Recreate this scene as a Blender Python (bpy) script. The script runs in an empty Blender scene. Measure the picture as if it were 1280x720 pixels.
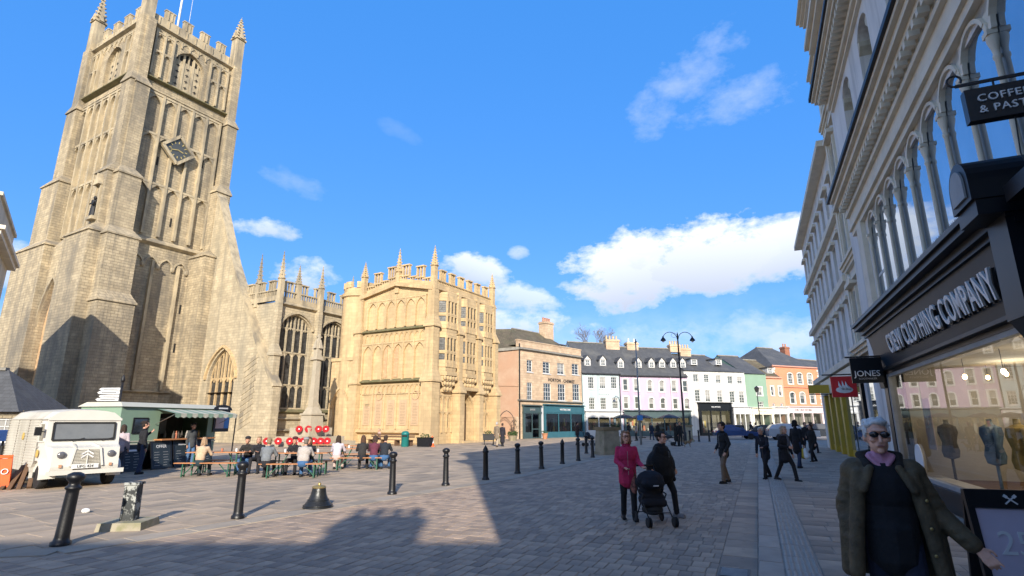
import bpy, bmesh, math, random
from mathutils import Matrix, Vector
R = math.radians
rnd = random.Random(7)
scene = bpy.context.scene
COL = scene.collection

# ------------------------------------------------------------------ camera
CAM_H, F_PX, PITCH = 1.8, 680.0, math.atan(167 / 680.0)
CP, SP = math.cos(PITCH), math.sin(PITCH)
cam_data = bpy.data.cameras.new('camera')
cam = bpy.data.objects.new('camera', cam_data)
COL.objects.link(cam)
cam_data.sensor_width = 36.0
cam_data.lens = 36.0 * F_PX / 1280.0
cam_data.clip_start = 0.05
cam_data.clip_end = 5000.0
cam.location = (0, 0, CAM_H)
cam.rotation_euler = (R(90) + PITCH, 0, 0)
scene.camera = cam
scene.render.resolution_x, scene.render.resolution_y = 1024, 576

def pdir(px, py):
    """world direction of a photograph pixel (1280x720)"""
    return Vector((px - 640.0, F_PX * CP - (360 - py) * SP, F_PX * SP + (360 - py) * CP))
def gpt(px, py, z=0.0):
    """ground point under a pixel"""
    d = pdir(px, py)
    t = (z - CAM_H) / d.z
    return Vector((d.x * t, d.y * t, z))
def dpt(px, py, Y):
    """point of a pixel at world depth Y"""
    d = pdir(px, py); t = Y / d.y
    return Vector((d.x * t, Y, CAM_H + d.z * t))

# ------------------------------------------------------------------ sun, sky, exposure
SUN_AZ, SUN_EL = R(174.0), R(23.0)      # azimuth clockwise from +Y, towards the sun
to_sun = Vector((math.sin(SUN_AZ) * math.cos(SUN_EL), math.cos(SUN_AZ) * math.cos(SUN_EL), math.sin(SUN_EL)))
sd = bpy.data.lights.new('sun', 'SUN')
sd.energy, sd.angle, sd.color = 3.8, R(0.53), (1.0, 0.915, 0.78)
sun = bpy.data.objects.new('sun', sd)
sun.rotation_euler = to_sun.to_track_quat('Z', 'Y').to_euler()
COL.objects.link(sun)
vs = scene.view_settings
vs.view_transform, vs.look, vs.gamma, vs.exposure, vs.use_curve_mapping = 'Standard', 'None', 1.0, 0.9, False
scene.cycles.use_denoising = True
scene.cycles.max_bounces = 6
scene.cycles.transparent_max_bounces = 16
scene.cycles.caustics_reflective = scene.cycles.caustics_refractive = False
scene.cycles.sample_clamp_indirect = 6.0

world = bpy.data.worlds.new('World'); scene.world = world; world.use_nodes = True
SKY = 0.15
def build_world():
    nt = world.node_tree; N, L = nt.nodes, nt.links
    N.clear()
    out = N.new('ShaderNodeOutputWorld'); bg = N.new('ShaderNodeBackground')
    bg.inputs['Strength'].default_value = SKY
    L.new(bg.outputs[0], out.inputs[0])
    sky = N.new('ShaderNodeTexSky'); sky.sky_type = 'NISHITA'; sky.sun_disc = False
    sky.sun_elevation, sky.sun_rotation = SUN_EL, SUN_AZ
    sky.air_density, sky.dust_density, sky.ozone_density, sky.altitude = 1.0, 0.5, 1.8, 200
    hs = N.new('ShaderNodeHueSaturation'); hs.inputs['Saturation'].default_value = 1.15
    hs.inputs['Hue'].default_value = 0.508
    L.new(sky.outputs[0], hs.inputs['Color'])
    tc = N.new('ShaderNodeTexCoord'); D = tc.outputs['Generated']
    def math_(op, a, b=None, c=None, clamp=False):
        m = N.new('ShaderNodeMath'); m.operation = op; m.use_clamp = clamp
        for i, v in enumerate((a, b, c)):
            if v is None: continue
            if isinstance(v, (int, float)): m.inputs[i].default_value = v
            else: L.new(v, m.inputs[i])
        return m.outputs[0]
    def noise(scale, detail, rough=0.55, off=0):
        mp = N.new('ShaderNodeMapping'); mp.inputs['Location'].default_value = (off, off * .7, 0)
        mp.inputs['Scale'].default_value = (1, 1, 1.7)
        L.new(D, mp.inputs[0])
        n = N.new('ShaderNodeTexNoise'); n.inputs['Scale'].default_value = scale
        n.inputs['Detail'].default_value = detail; n.inputs['Roughness'].default_value = rough
        L.new(mp.outputs[0], n.inputs['Vector']); return n.outputs['Fac']
    n1 = noise(11, 9, .6); n2 = noise(5, 6, .6, 3.3); n3 = noise(30, 7, .65, 1.7)
    nmix = math_('ADD', math_('MULTIPLY', n1, .6), math_('MULTIPLY', n3, .4))
    total = None; shade = None
    def cloud(px, py, hw, hh, dens, k, soft, tilt=0, nz=None):
        nonlocal total, shade
        c = pdir(px, py).normalized()
        ct, st = math.cos(R(tilt)), math.sin(R(tilt))
        t1 = pdir(px + hw * ct, py - hw * st).normalized() - c
        t2 = pdir(px + hh * st * -1, py - hh * ct).normalized() - c
        sub = N.new('ShaderNodeVectorMath'); sub.operation = 'SUBTRACT'
        L.new(D, sub.inputs[0]); sub.inputs[1].default_value = c
        ab = []
        for t in (t1, t2):
            d = N.new('ShaderNodeVectorMath'); d.operation = 'DOT_PRODUCT'
            L.new(sub.outputs[0], d.inputs[0]); d.inputs[1].default_value = t / t.length_squared
            ab.append(d.outputs['Value'])
        r2 = math_('ADD', math_('MULTIPLY', ab[0], ab[0]), math_('MULTIPLY', ab[1], ab[1]))
        m = math_('SUBTRACT', 1.0, r2)
        m = math_('ADD', m, math_('MULTIPLY', math_('SUBTRACT', nz or nmix, 0.5), k * 1.7))
        m = math_('DIVIDE', m, soft, clamp=True)
        m = math_('MULTIPLY', math_('SMOOTH_MIN', m, 1.0, .1), dens, clamp=True)
        s = math_('MULTIPLY', m, math_('MULTIPLY_ADD', ab[1], -.5, .28, clamp=True))
        total = m if total is None else math_('MAXIMUM', total, m)
        shade = s if shade is None else math_('MAXIMUM', shade, s)
    # the clouds in view
    cloud(790, 340, 100, 50, .98, 2.0, .55, 10)
    cloud(880, 322, 110, 52, .98, 2.0, .55, 4)
    cloud(975, 312, 100, 42, .95, 2.0, .6, 14)
    cloud(740, 355, 46, 22, .8, 3.0, .8, 0)
    cloud(598, 338, 44, 20, .85, 3.4, .9, -18)
    cloud(645, 372, 60, 20, .7, 3.6, 1.0, -12)
    cloud(335, 285, 42, 16, .7, 3.4, 1.0, 0)
    cloud(655, 405, 80, 22, .75, 3.4, 1.0, 0)
    cloud(376, 345, 46, 22, .7, 3.4, 1.0, 0)
    cloud(648, 316, 14, 9, .5, 2.8, 1.0, 0)
    cloud(5, 330, 50, 45, .75, 3.0, 1.1, 0)
    cloud(850, 108, 105, 30, .30, 4.6, 2.2, 42, nmix)
    cloud(915, 128, 85, 24, .30, 4.6, 2.2, 14, nmix)
    cloud(365, 225, 52, 14, .17, 4.2, 1.6, -18, n1)
    cloud(500, 165, 30, 10, .07, 4.2, 1.6, -30, n1)
    cloud(880, 415, 170, 24, .42, 3.6, 1.4, 4)
    cloud(1000, 425, 80, 22, .55, 3.4, 1.2, 20)
    # scattered low cloud all round the horizon
    sep = N.new('ShaderNodeSeparateXYZ'); L.new(D, sep.inputs[0])
    z = sep.outputs['Z']
    band = math_('SUBTRACT', 1.0, math_('ABSOLUTE', math_('DIVIDE', math_('SUBTRACT', z, .09), .13)), clamp=True)
    g = math_('MULTIPLY', math_('MULTIPLY', math_('SUBTRACT', n2, .47), 5.0, clamp=True), math_('MULTIPLY', band, .5), clamp=True)
    # unseen cumulus added behind the camera to make the fill light more neutral
    rest = math_('MULTIPLY', math_('ADD', math_('MULTIPLY', sep.outputs['Y'], -1.0), .45), 2.5, clamp=True)
    cum = math_('MULTIPLY', math_('SUBTRACT', math_('ADD', math_('MULTIPLY', n2, .7), math_('MULTIPLY', n1, .3)), .50), 9.0, clamp=True)
    hz = math_('SUBTRACT', 1.0, math_('ABSOLUTE', math_('DIVIDE', math_('SUBTRACT', z, .3), .4)), clamp=True)
    g = math_('MAXIMUM', g, math_('MULTIPLY', math_('MULTIPLY', cum, rest), math_('MULTIPLY', hz, 1.6, clamp=True)))
    total = math_('MAXIMUM', total, g)
    mixs = N.new('ShaderNodeMix'); mixs.data_type = 'RGBA'
    mixs.inputs['A'].default_value = (0.74 / SKY, 0.78 / SKY, 0.86 / SKY, 1)
    mixs.inputs['B'].default_value = (0.40 / SKY, 0.45 / SKY, 0.58 / SKY, 1)
    L.new(math_('MULTIPLY', shade, 1.25, clamp=True), mixs.inputs['Factor'])
    sc = N.new('ShaderNodeVectorMath'); sc.operation = 'SCALE'; sc.inputs['Scale'].default_value = 0.80
    L.new(mixs.outputs['Result'], sc.inputs[0])
    mix = N.new('ShaderNodeMix'); mix.data_type = 'RGBA'
    blue = N.new('ShaderNodeMix'); blue.data_type = 'RGBA'; 
    sdot = N.new('ShaderNodeVectorMath'); sdot.operation = 'DOT_PRODUCT'; L.new(D, sdot.inputs[0]); sdot.inputs[1].default_value = to_sun
    mr = N.new('ShaderNodeMapRange'); mr.interpolation_type = 'SMOOTHSTEP'       # deepest blue away from the sun
    for k_, v_ in (('From Min', .75), ('From Max', -.35), ('To Min', 0.), ('To Max', .74)): mr.inputs[k_].default_value = v_
    L.new(sdot.outputs['Value'], mr.inputs['Value']); L.new(mr.outputs['Result'], blue.inputs['Factor'])
    L.new(hs.outputs[0], blue.inputs['A']); blue.inputs['B'].default_value = (.024 / SKY, .178 / SKY, .54 / SKY, 1)
    L.new(total, mix.inputs['Factor']); L.new(blue.outputs['Result'], mix.inputs['A']); L.new(sc.outputs[0], mix.inputs['B'])
    L.new(mix.outputs['Result'], bg.inputs['Color'])
build_world()

# ------------------------------------------------------------------ materials
MATS = {}
def mat(name, col=(.5, .5, .5), rough=.7, var=.15, vs_=1.2, bump=.0, bs=30, brick=None, metal=0., spec=.5,
        island=0., stain=None, emit=None, coat=0., vert=False, dir2=None, mortar_col=None, sheen=0., spots=False):
    """procedural surface: base colour, mottling, optional coursed masonry, per-piece variation, fine relief"""
    if name in MATS: return MATS[name]
    m = bpy.data.materials.new(name); m.use_nodes = True
    nt = m.node_tree; N, L = nt.nodes, nt.links
    b = N['Principled BSDF']
    b.inputs['Roughness'].default_value = rough
    b.inputs['Metallic'].default_value = metal
    b.inputs['Specular IOR Level'].default_value = spec
    if coat: b.inputs['Coat Weight'].default_value = coat
    if sheen: b.inputs['Sheen Weight'].default_value = sheen
    tc = N.new('ShaderNodeTexCoord'); O = tc.outputs['Object']
    def mixc(fac, a, c, mode='MIX'):
        x = N.new('ShaderNodeMix'); x.data_type = 'RGBA'; x.blend_type = mode
        if isinstance(fac, float): x.inputs['Factor'].default_value = fac
        else: L.new(fac, x.inputs['Factor'])
        for k, v in (('A', a), ('B', c)):
            if isinstance(v, tuple): x.inputs[k].default_value = (*v, 1)
            else: L.new(v, x.inputs[k])
        return x.outputs['Result']
    def noise(scale, detail=5, vec=O, rough_=.6):
        n = N.new('ShaderNodeTexNoise'); n.inputs['Scale'].default_value = scale
        n.inputs['Detail'].default_value = detail; n.inputs['Roughness'].default_value = rough_
        L.new(vec, n.inputs['Vector']); return n.outputs['Fac']
    def ramp(f, lo, hi):
        r = N.new('ShaderNodeMapRange'); r.inputs['From Min'].default_value = lo; r.inputs['From Max'].default_value = hi
        L.new(f, r.inputs['Value']); return r.outputs['Result']
    cur = tuple(col); height = None
    if brick:
        w, h, mo = brick[:3]
        sp_ = N.new('ShaderNodeSeparateXYZ'); L.new(O, sp_.inputs[0])
        ad = N.new('ShaderNodeMath'); ad.operation = 'ADD'
        L.new(sp_.outputs[0], ad.inputs[0]); L.new(sp_.outputs[1], ad.inputs[1])
        cb = N.new('ShaderNodeCombineXYZ'); L.new(ad.outputs[0], cb.inputs[0]); L.new(sp_.outputs[2], cb.inputs[1])
        if len(brick) > 3:                       # laid flat
            L.new(sp_.outputs[0], cb.inputs[0]); L.new(sp_.outputs[1], cb.inputs[1])
        bt = N.new('ShaderNodeTexBrick'); L.new(cb.outputs[0], bt.inputs['Vector'])
        bt.inputs['Scale'].default_value = 1.0
        bt.inputs['Brick Width'].default_value = w; bt.inputs['Row Height'].default_value = h
        bt.inputs['Mortar Size'].default_value = mo; bt.inputs['Mortar Smooth'].default_value = .3
        k = var * .6
        bt.inputs['Color1'].default_value = (*[min(1, c * (1 + k)) for c in col], 1)
        bt.inputs['Color2'].default_value = (*[c * (1 - k) for c in col], 1)
        mc = mortar_col or tuple(c * .62 for c in col)
        bt.inputs['Mortar'].default_value = (*mc, 1)
        bt.offset = .5; bt.squash = 1.0
        cur = bt.outputs['Color']; height = bt.outputs['Fac']
    if var:
        f = ramp(noise(vs_, 6), .3, .7)
        cur = mixc(f, cur, mixc(1.0, cur, tuple(1 - var * 1.5 for _ in range(3)), 'MULTIPLY'))
    if stain:                                     # weathering with a shape of its own
        sc_, lo, hi, scol, amt = stain
        mp = N.new('ShaderNodeMapping'); mp.inputs['Scale'].default_value = (1, 1, .35 if vert else 1); L.new(O, mp.inputs[0])
        f = ramp(noise(sc_, 8, mp.outputs[0], .65), lo, hi)
        mm = N.new('ShaderNodeMath'); mm.operation = 'MULTIPLY'; mm.use_clamp = True
        L.new(f, mm.inputs[0]); mm.inputs[1].default_value = amt
        cur = mixc(mm.outputs[0], cur, tuple(scol))
        if vert:                                  # rain streaks
            mp2 = N.new('ShaderNodeMapping'); mp2.inputs['Scale'].default_value = (1.5, 1.5, .09); L.new(O, mp2.inputs[0])
            f2 = ramp(noise(1.0, 7, mp2.outputs[0], .7), .50, .70)
            m2 = N.new('ShaderNodeMath'); m2.operation = 'MULTIPLY'; m2.use_clamp = True; L.new(f2, m2.inputs[0]); m2.inputs[1].default_value = .8
            cur = mixc(m2.outputs[0], cur, tuple(c * .85 for c in scol))
    if spots:                                     # trodden gum and small stains
        f = ramp(noise(7.0, 2, O, .4), .70, .72)
        m3 = N.new('ShaderNodeMath'); m3.operation = 'MULTIPLY'; m3.use_clamp = True; L.new(f, m3.inputs[0]); m3.inputs[1].default_value = .55
        cur = mixc(m3.outputs[0], cur, tuple(c * .45 for c in col))
    if island:
        g = N.new('ShaderNodeNewGeometry'); oi = N.new('ShaderNodeObjectInfo')
        a = N.new('ShaderNodeMath'); a.operation = 'ADD'
        L.new(g.outputs['Random Per Island'], a.inputs[0]); L.new(oi.outputs['Random'], a.inputs[1])
        fr = N.new('ShaderNodeMath'); fr.operation = 'FRACT'; L.new(a.outputs[0], fr.inputs[0])
        lo = mixc(1.0, cur, tuple(1 - island for _ in range(3)), 'MULTIPLY')
        hi2 = mixc(1.0, cur, tuple(dir2) if dir2 else tuple(1 + island * .7 for _ in range(3)), 'MULTIPLY')
        cur = mixc(fr.outputs[0], lo, hi2)
    if isinstance(cur, tuple): b.inputs['Base Color'].default_value = (*cur, 1)
    else: L.new(cur, b.inputs['Base Color'])
    if bump:
        bp = N.new('ShaderNodeBump'); bp.inputs['Strength'].default_value = min(1, bump)
        bp.inputs['Distance'].default_value = .02 if not brick else .03
        nn = noise(bs, 4)
        if height is not None:
            iv = N.new('ShaderNodeMath'); iv.operation = 'MULTIPLY_ADD'
            L.new(height, iv.inputs[0]); iv.inputs[1].default_value = -1.0; L.new(nn, iv.inputs[2])
            L.new(iv.outputs[0], bp.inputs['Height'])
        else: L.new(nn, bp.inputs['Height'])
        L.new(bp.outputs[0], b.inputs['Normal'])
    if emit:
        b.inputs['Emission Color'].default_value = (*emit[0], 1); b.inputs['Emission Strength'].default_value = emit[1]
    MATS[name] = m; return m

def clear_glass(name, tint=(.9, .95, .95), rough=.01):
    """thin window pane: see-through straight on, mirror-like at a grazing angle"""
    if name in MATS: return MATS[name]
    m = bpy.data.materials.new(name); m.use_nodes = True
    nt = m.node_tree; N, L = nt.nodes, nt.links; N.clear()
    o = N.new('ShaderNodeOutputMaterial'); mx = N.new('ShaderNodeMixShader'); fr = N.new('ShaderNodeFresnel')
    fr.inputs['IOR'].default_value = 1.6
    tr = N.new('ShaderNodeBsdfTransparent'); tr.inputs[0].default_value = (*tint, 1)
    gl = N.new('ShaderNodeBsdfGlossy'); gl.inputs['Roughness'].default_value = rough
    L.new(fr.outputs[0], mx.inputs[0]); L.new(tr.outputs[0], mx.inputs[1]); L.new(gl.outputs[0], mx.inputs[2])
    L.new(mx.outputs[0], o.inputs[0])
    MATS[name] = m; return m

# masonry
mat('tower_stone', (.50, .405, .265), .92, .22, 1.3, .9, 7, brick=(.52, .25, .014), stain=(.38, .45, .66, (.165, .145, .115), .85), vert=True)
mat('tower_ashlar', (.50, .41, .27), .9, .18, 1.5, .5, 10, stain=(.7, .45, .65, (.17, .15, .12), .8), vert=True)
mat('aisle_stone', (.52, .43, .29), .9, .18, 1.2, .6, 10, brick=(.5, .25, .012), stain=(.55, .48, .7, (.27, .24, .18), .7), vert=True)
mat('porch_stone', (.60, .435, .235), .88, .14, 1.6, .5, 10, brick=(.6, .3, .007), stain=(.6, .47, .72, (.40, .29, .165), .75), vert=True, mortar_col=(.48, .34, .17))
mat('porch_dark', (.36, .27, .16), .9, .2, 3, .4, 15)
mat('mossy_ledge', (.20, .17, .09), .95, .3, 3, .6, 18, stain=(2, .45, .65, (.10, .11, .04), .7))
mat('rubble', (.33, .27, .18), .95, .25, 1.5, .8, 12, brick=(.4, .16, .02))
mat('lead_glass', (.075, .075, .075), .35, .5, 4, .3, 20, brick=(.16, .2, .012), spec=.35, mortar_col=(.04, .04, .04))
mat('dark_void', (.015, .014, .013), .9, 0)
mat('clock_face', (.07, .075, .075), .4, .2, 6)
mat('gilt', (.62, .47, .18), .4, .1, 4, metal=.4)
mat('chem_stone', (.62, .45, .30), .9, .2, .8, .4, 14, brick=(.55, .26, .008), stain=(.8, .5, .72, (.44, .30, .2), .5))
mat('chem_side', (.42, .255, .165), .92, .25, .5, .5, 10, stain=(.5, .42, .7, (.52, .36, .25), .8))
mat('grey_coping', (.30, .28, .24), .95, .3, 2, .4, 12)
mat('blue_render', (.47, .555, .565), .85, .08, .6, .1, 30, stain=(.6, .5, .8, (.34, .40, .40), .5), vert=True)
mat('pink_render', (.52, .395, .50), .85, .08, .6, .1, 30, stain=(.6, .5, .8, (.40, .29, .37), .5), vert=True)
mat('white_render', (.60, .59, .57), .85, .08, .6, .1, 30, stain=(.6, .5, .8, (.45, .43, .40), .5), vert=True)
mat('green_render', (.21, .315, .235), .85, .08, .6, .1, 30)
mat('salmon_render', (.62, .31, .21), .85, .07, .6, .1, 30)
mat('orange_brick', (.60, .205, .105), .88, .1, .8, .3, 20, brick=(.22, .075, .01), mortar_col=(.62, .33, .2))
mat('cream_render', (.60, .54, .42), .85, .12, .8, .15, 20, stain=(.9, .5, .75, (.4, .35, .26), .6), vert=True)
mat('grey_render', (.74, .71, .67), .85, .12, .6, .15, 20, stain=(.8, .55, .8, (.42, .4, .38), .5), vert=True)
mat('moulding', (.76, .68, .54), .8, .12, 1.5, .15, 20, stain=(1.2, .54, .78, (.42, .36, .27), .6))
mat('slate_roof', (.085, .088, .095), .75, .2, 1.0, .5, 20, brick=(.3, .17, .008, 1), stain=(.6, .5, .75, (.14, .135, .12), .6))
mat('stone_tile_roof', (.17, .135, .085), .9, .3, 1.0, .7, 14, brick=(.3, .2, .02, 1), stain=(.9, .48, .7, (.10, .10, .05), .7))
mat('brick_red', (.36, .15, .09), .9, .2, 2, .3, 20, brick=(.24, .08, .01))
mat('terracotta', (.50, .23, .12), .8, .2, 4)
mat('buff_pot', (.58, .44, .26), .8, .2, 4)
# paint, metal, glass
mat('white_paint', (.66, .65, .63), .5, .06, 3)
mat('trim_white', (.56, .55, .54), .6, .05, 2)
mat('window_glass', (.03, .04, .05), .04, .3, .7, spec=.9)
mat('sky_glass', (.42, .50, .58), .02, .2, .5, spec=1.0, metal=.75).node_tree.nodes['Principled BSDF'].inputs['IOR'].default_value = 2.5
mat('notice_blue', (.06, .25, .6), .5, .05, 3)
mat('lamp_glass', (.75, .72, .65), .3, .0)
mat('teal_paint', (.035, .125, .16), .45, .1, 2)
mat('dark_teal', (.05, .085, .09), .5, .12, 2)
mat('navy_paint', (.006, .008, .012), .4, .2, 2, spec=.25)
mat('fascia_panel', (.012, .028, .045), .45, .25, 1.0, spec=.18)
mat('black_paint', (.010, .010, .012), .42, .3, 4, .12, 40)
mat('black_iron', (.012, .012, .014), .5, .3, 5, .3, 60)
mat('worn_post', (.05, .055, .055), .7, .4, 6, .4, 40, stain=(7, .5, .56, (.42, .43, .40), .85))
mat('bell_bronze', (.045, .047, .048), .38, .3, 5, .2, 30, metal=.6)
mat('brass', (.50, .36, .14), .4, .2, 6, metal=.7)
mat('lead_sheet', (.32, .33, .33), .6, .2, 2, .3, 15)
mat('yellow_paint', (.50, .34, .03), .55, .12, 2)
mat('cream_sign', (.72, .68, .55), .6, .05, 2)
mat('red_sign', (.62, .015, .02), .4, .05, 2)
mat('letter_white', (.70, .70, .70), .5, .0)
mat('letter_black', (.02, .02, .02), .5, .0)
mat('letter_grey', (.30, .30, .30), .6, .0)
mat('timber', (.17, .095, .05), .75, .25, 3, .3, 25)
mat('oak', (.10, .06, .035), .8, .3, 4, .4, 20)
mat('bench_orange', (.47, .20, .075), .6, .15, 5)
mat('table_leg_green', (.012, .10, .055), .5, .1, 4)
mat('bin_green', (.01, .16, .15), .45, .1, 3)
mat('cone_orange', (.85, .13, .02), .5, .1, 5)
mat('barrier_orange', (.90, .12, .015), .5, .1, 3)
mat('planter_stone', (.40, .34, .24), .95, .25, 2, .5, 14, stain=(1.6, .5, .7, (.12, .13, .05), .6))
mat('memorial_stone', (.45, .385, .285), .9, .15, 2, .4, 14, stain=(1.4, .5, .75, (.3, .27, .2), .5))
mat('poppy', (.58, .012, .02), .8, .4, 20, .6, 60)
mat('ribbon', (.75, .72, .72), .7, .2, 9)
mat('leaf_green', (.06, .11, .025), .7, .4, 12, island=.4)
mat('twig', (.17, .13, .10), .9, .2, 5)
mat('plaque', (.56, .38, .235), .85, .12, 5, .25, 50)
mat('infill_panel', (.55, .36, .20), .9, .15, 3, .3, 20, brick=(.4, .14, .006))
# ground
mat('earth', (.16, .145, .125), .95, .2, .6, .2, 20)
mat('sett', (.43, .325, .245), .8, .18, 2.2, .4, 45, island=.26, spots=True, dir2=(1.25, 1.2, 1.12), stain=(.35, .45, .75, (.21, .185, .165), .45))
mat('sett_joint', (.36, .31, .26), .95, .3, 3, .4, 60)
mat('flag', (.46, .37, .275), .85, .2, 1.2, .35, 40, spots=True, island=.26, dir2=(1.18, 1.12, 1.05), stain=(.5, .48, .75, (.24, .215, .185), .6))
mat('pavement_slab', (.41, .325, .25), .82, .2, 1.4, .35, 40, island=.26, spots=True, dir2=(1.2, 1.18, 1.15), stain=(.6, .48, .75, (.15, .14, .135), .5))
mat('kerb_stone', (.46, .385, .32), .85, .15, 2.5, .35, 60, island=.12)
mat('edge_stone', (.40, .335, .26), .85, .15, 2.5, .35, 60, island=.16)
mat('tactile', (.42, .37, .32), .85, .15, 2, .3, 60, island=.12)
mat('plinth_stone', (.38, .34, .25), .95, .2, 3, .5, 25, stain=(2.5, .5, .65, (.16, .17, .06), .7))
clear_glass('shop_glass'); clear_glass('car_glass', (.25, .3, .32)); clear_glass('wind_glass', (.55, .6, .6))

# ------------------------------------------------------------------ mesh builder
class MB:
    def __init__(s, M=None): s.v, s.f, s.M = [], [], M
    def add(s, vs_, fs):
        o = len(s.v)
        s.v += [tuple(s.M @ Vector(p)) for p in vs_] if s.M is not None else [tuple(p) for p in vs_]
        s.f += [tuple(i + o for i in f) for f in fs]; return s
    def box(s, x0, x1, y0, y1, z0, z1):
        return s.frus((x0, x1, y0, y1, z0), (x0, x1, y0, y1, z1))
    def frus(s, a, b):
        x0, x1, y0, y1, z0 = a; X0, X1, Y0, Y1, z1 = b
        return s.add([(x0, y0, z0), (x1, y0, z0), (x1, y1, z0), (x0, y1, z0), (X0, Y0, z1), (X1, Y0, z1), (X1, Y1, z1), (X0, Y1, z1)],
                     [(0, 3, 2, 1), (4, 5, 6, 7), (0, 1, 5, 4), (1, 2, 6, 5), (2, 3, 7, 6), (3, 0, 4, 7)])
    def bar(s, p, q, w, h=None, up=(0, 0, 1)):
        """rectangular bar from p to q"""
        p, q = Vector(p), Vector(q); d = (q - p).normalized(); h = h or w
        u = Vector(up)
        if abs(d.dot(u)) > .95: u = Vector((0, 1, 0)) if abs(d.y) < .9 else Vector((1, 0, 0))
        a = d.cross(u).normalized() * (w / 2); b = a.cross(d).normalized() * (h / 2)
        P = [p - a - b, p + a - b, p + a + b, p - a + b, q - a - b, q + a - b, q + a + b, q - a + b]
        return s.add(P, [(0, 1, 2, 3), (7, 6, 5, 4), (0, 4, 5, 1), (1, 5, 6, 2), (2, 6, 7, 3), (3, 7, 4, 0)])
    def tube(s, pts, rad, n=8, cap=True):
        pts = [Vector(p) for p in pts]
        if not hasattr(rad, '__len__'): rad = [rad] * len(pts)
        rings = []; ref = None
        for i, p in enumerate(pts):
            d = (pts[min(i + 1, len(pts) - 1)] - pts[max(i - 1, 0)])
            d = d.normalized() if d.length > 1e-9 else Vector((0, 0, 1))
            if ref is None: ref = Vector((0, 0, 1)) if abs(d.z) < .9 else Vector((1, 0, 0))
            a = d.cross(ref).normalized(); b = d.cross(a).normalized(); ref = a.cross(d) * 1.0
            rings.append([p + (a * math.cos(2 * math.pi * k / n) + b * math.sin(2 * math.pi * k / n)) * rad[i] for k in range(n)])
        vs_ = [v for r in rings for v in r]
        fs = [(i * n + k, i * n + (k + 1) % n, (i + 1) * n + (k + 1) % n, (i + 1) * n + k) for i in range(len(pts) - 1) for k in range(n)]
        if cap: fs += [tuple(range(n - 1, -1, -1)), tuple(range((len(pts) - 1) * n, len(pts) * n))]
        return s.add(vs_, fs)
    def cap(s, p, q, r0, r1=None, n=10):
        """closed tapered capsule"""
        p, q = Vector(p), Vector(q); r1 = r0 if r1 is None else r1
        d = (q - p)
        d = d.normalized() if d.length > 1e-6 else Vector((0, 0, 1))
        pts, rr = [], []
        for a in (88, 50, 20): pts.append(p - d * r0 * math.sin(R(a))); rr.append(r0 * math.cos(R(a)))
        for a in (20, 50, 88): pts.append(q + d * r1 * math.sin(R(a))); rr.append(r1 * math.cos(R(a)))
        return s.tube(pts, rr, n)
    def ell(s, c, r, n=12, m=8, rot=None):
        c = Vector(c)
        vs_, fs = [], []
        for j in range(1, m):
            t = math.pi * j / m
            for k in range(n):
                a = 2 * math.pi * k / n
                p = Vector((r[0] * math.sin(t) * math.cos(a), r[1] * math.sin(t) * math.sin(a), r[2] * math.cos(t)))
                vs_.append(c + (rot @ p if rot else p))
        top = Vector((0, 0, r[2])); top = rot @ top if rot else top
        vs_ += [c + top, c - top]
        T, B = len(vs_) - 2, len(vs_) - 1
        for j in range(m - 2):
            for k in range(n):
                fs.append((j * n + k, (j + 1) * n + k, (j + 1) * n + (k + 1) % n, j * n + (k + 1) % n))
        for k in range(n):
            fs.append((T, k, (k + 1) % n)); fs.append((B, (m - 2) * n + (k + 1) % n, (m - 2) * n + k))
        return s.add(vs_, fs)
    def lathe(s, prof, n=16, c=(0, 0, 0)):
        vs_ = [(c[0] + r * math.cos(2 * math.pi * k / n), c[1] + r * math.sin(2 * math.pi * k / n), c[2] + z) for r, z in prof for k in range(n)]
        fs = [(i * n + k, i * n + (k + 1) % n, (i + 1) * n + (k + 1) % n, (i + 1) * n + k) for i in range(len(prof) - 1) for k in range(n)]
        fs += [tuple(range(n - 1, -1, -1)), tuple(range((len(prof) - 1) * n, len(prof) * n))]
        return s.add(vs_, fs)
    def prism(s, poly, y0, y1):
        """polygon in x,z (counter-clockwise seen from -y) extruded from y0 to y1"""
        n = len(poly)
        vs_ = [(x, y0, z) for x, z in poly] + [(x, y1, z) for x, z in poly]
        fs = [tuple(range(n)), tuple(range(2 * n - 1, n - 1, -1))]
        fs += [(i, i + n, (i + 1) % n + n, (i + 1) % n) for i in range(n)]
        return s.add(vs_, fs)
    def flat(s, poly, z0, z1):
        """polygon in x,y (counter-clockwise from above) extruded upwards"""
        n = len(poly)
        vs_ = [(x, y, z0) for x, y in poly] + [(x, y, z1) for x, y in poly]
        fs = [tuple(range(n - 1, -1, -1)), tuple(range(n, 2 * n))]
        fs += [(i, (i + 1) % n, (i + 1) % n + n, i + n) for i in range(n)]
        return s.add(vs_, fs)
    def quad(s, *p): return s.add(p, [tuple(range(len(p)))])
    def mesh(s, name, m=None, smooth=False):
        me = bpy.data.meshes.new(name)
        me.from_pydata(s.v, [], s.f); me.update()
        if m: me.materials.append(MATS[m])
        if smooth is True: me.polygons.foreach_set('use_smooth', [True] * len(me.polygons))
        elif smooth: me.shade_smooth() if False else smooth_angle(me, smooth)
        return me
    def build(s, name, m, parent=None, smooth=False, loc=None, rot=None):
        o = bpy.data.objects.new(name, s.mesh(name, m, smooth)); COL.objects.link(o)
        if parent: o.parent = parent
        if loc is not None: o.location = loc
        if rot is not None: o.rotation_euler = rot
        return o
def smooth_angle(me, deg):
    bm = bmesh.new(); bm.from_mesh(me); lim = R(deg)
    for f in bm.faces: f.smooth = True
    for e in bm.edges:
        e.smooth = len(e.link_faces) == 2 and e.calc_face_angle(0) < lim
    bm.to_mesh(me); bm.free()

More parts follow.
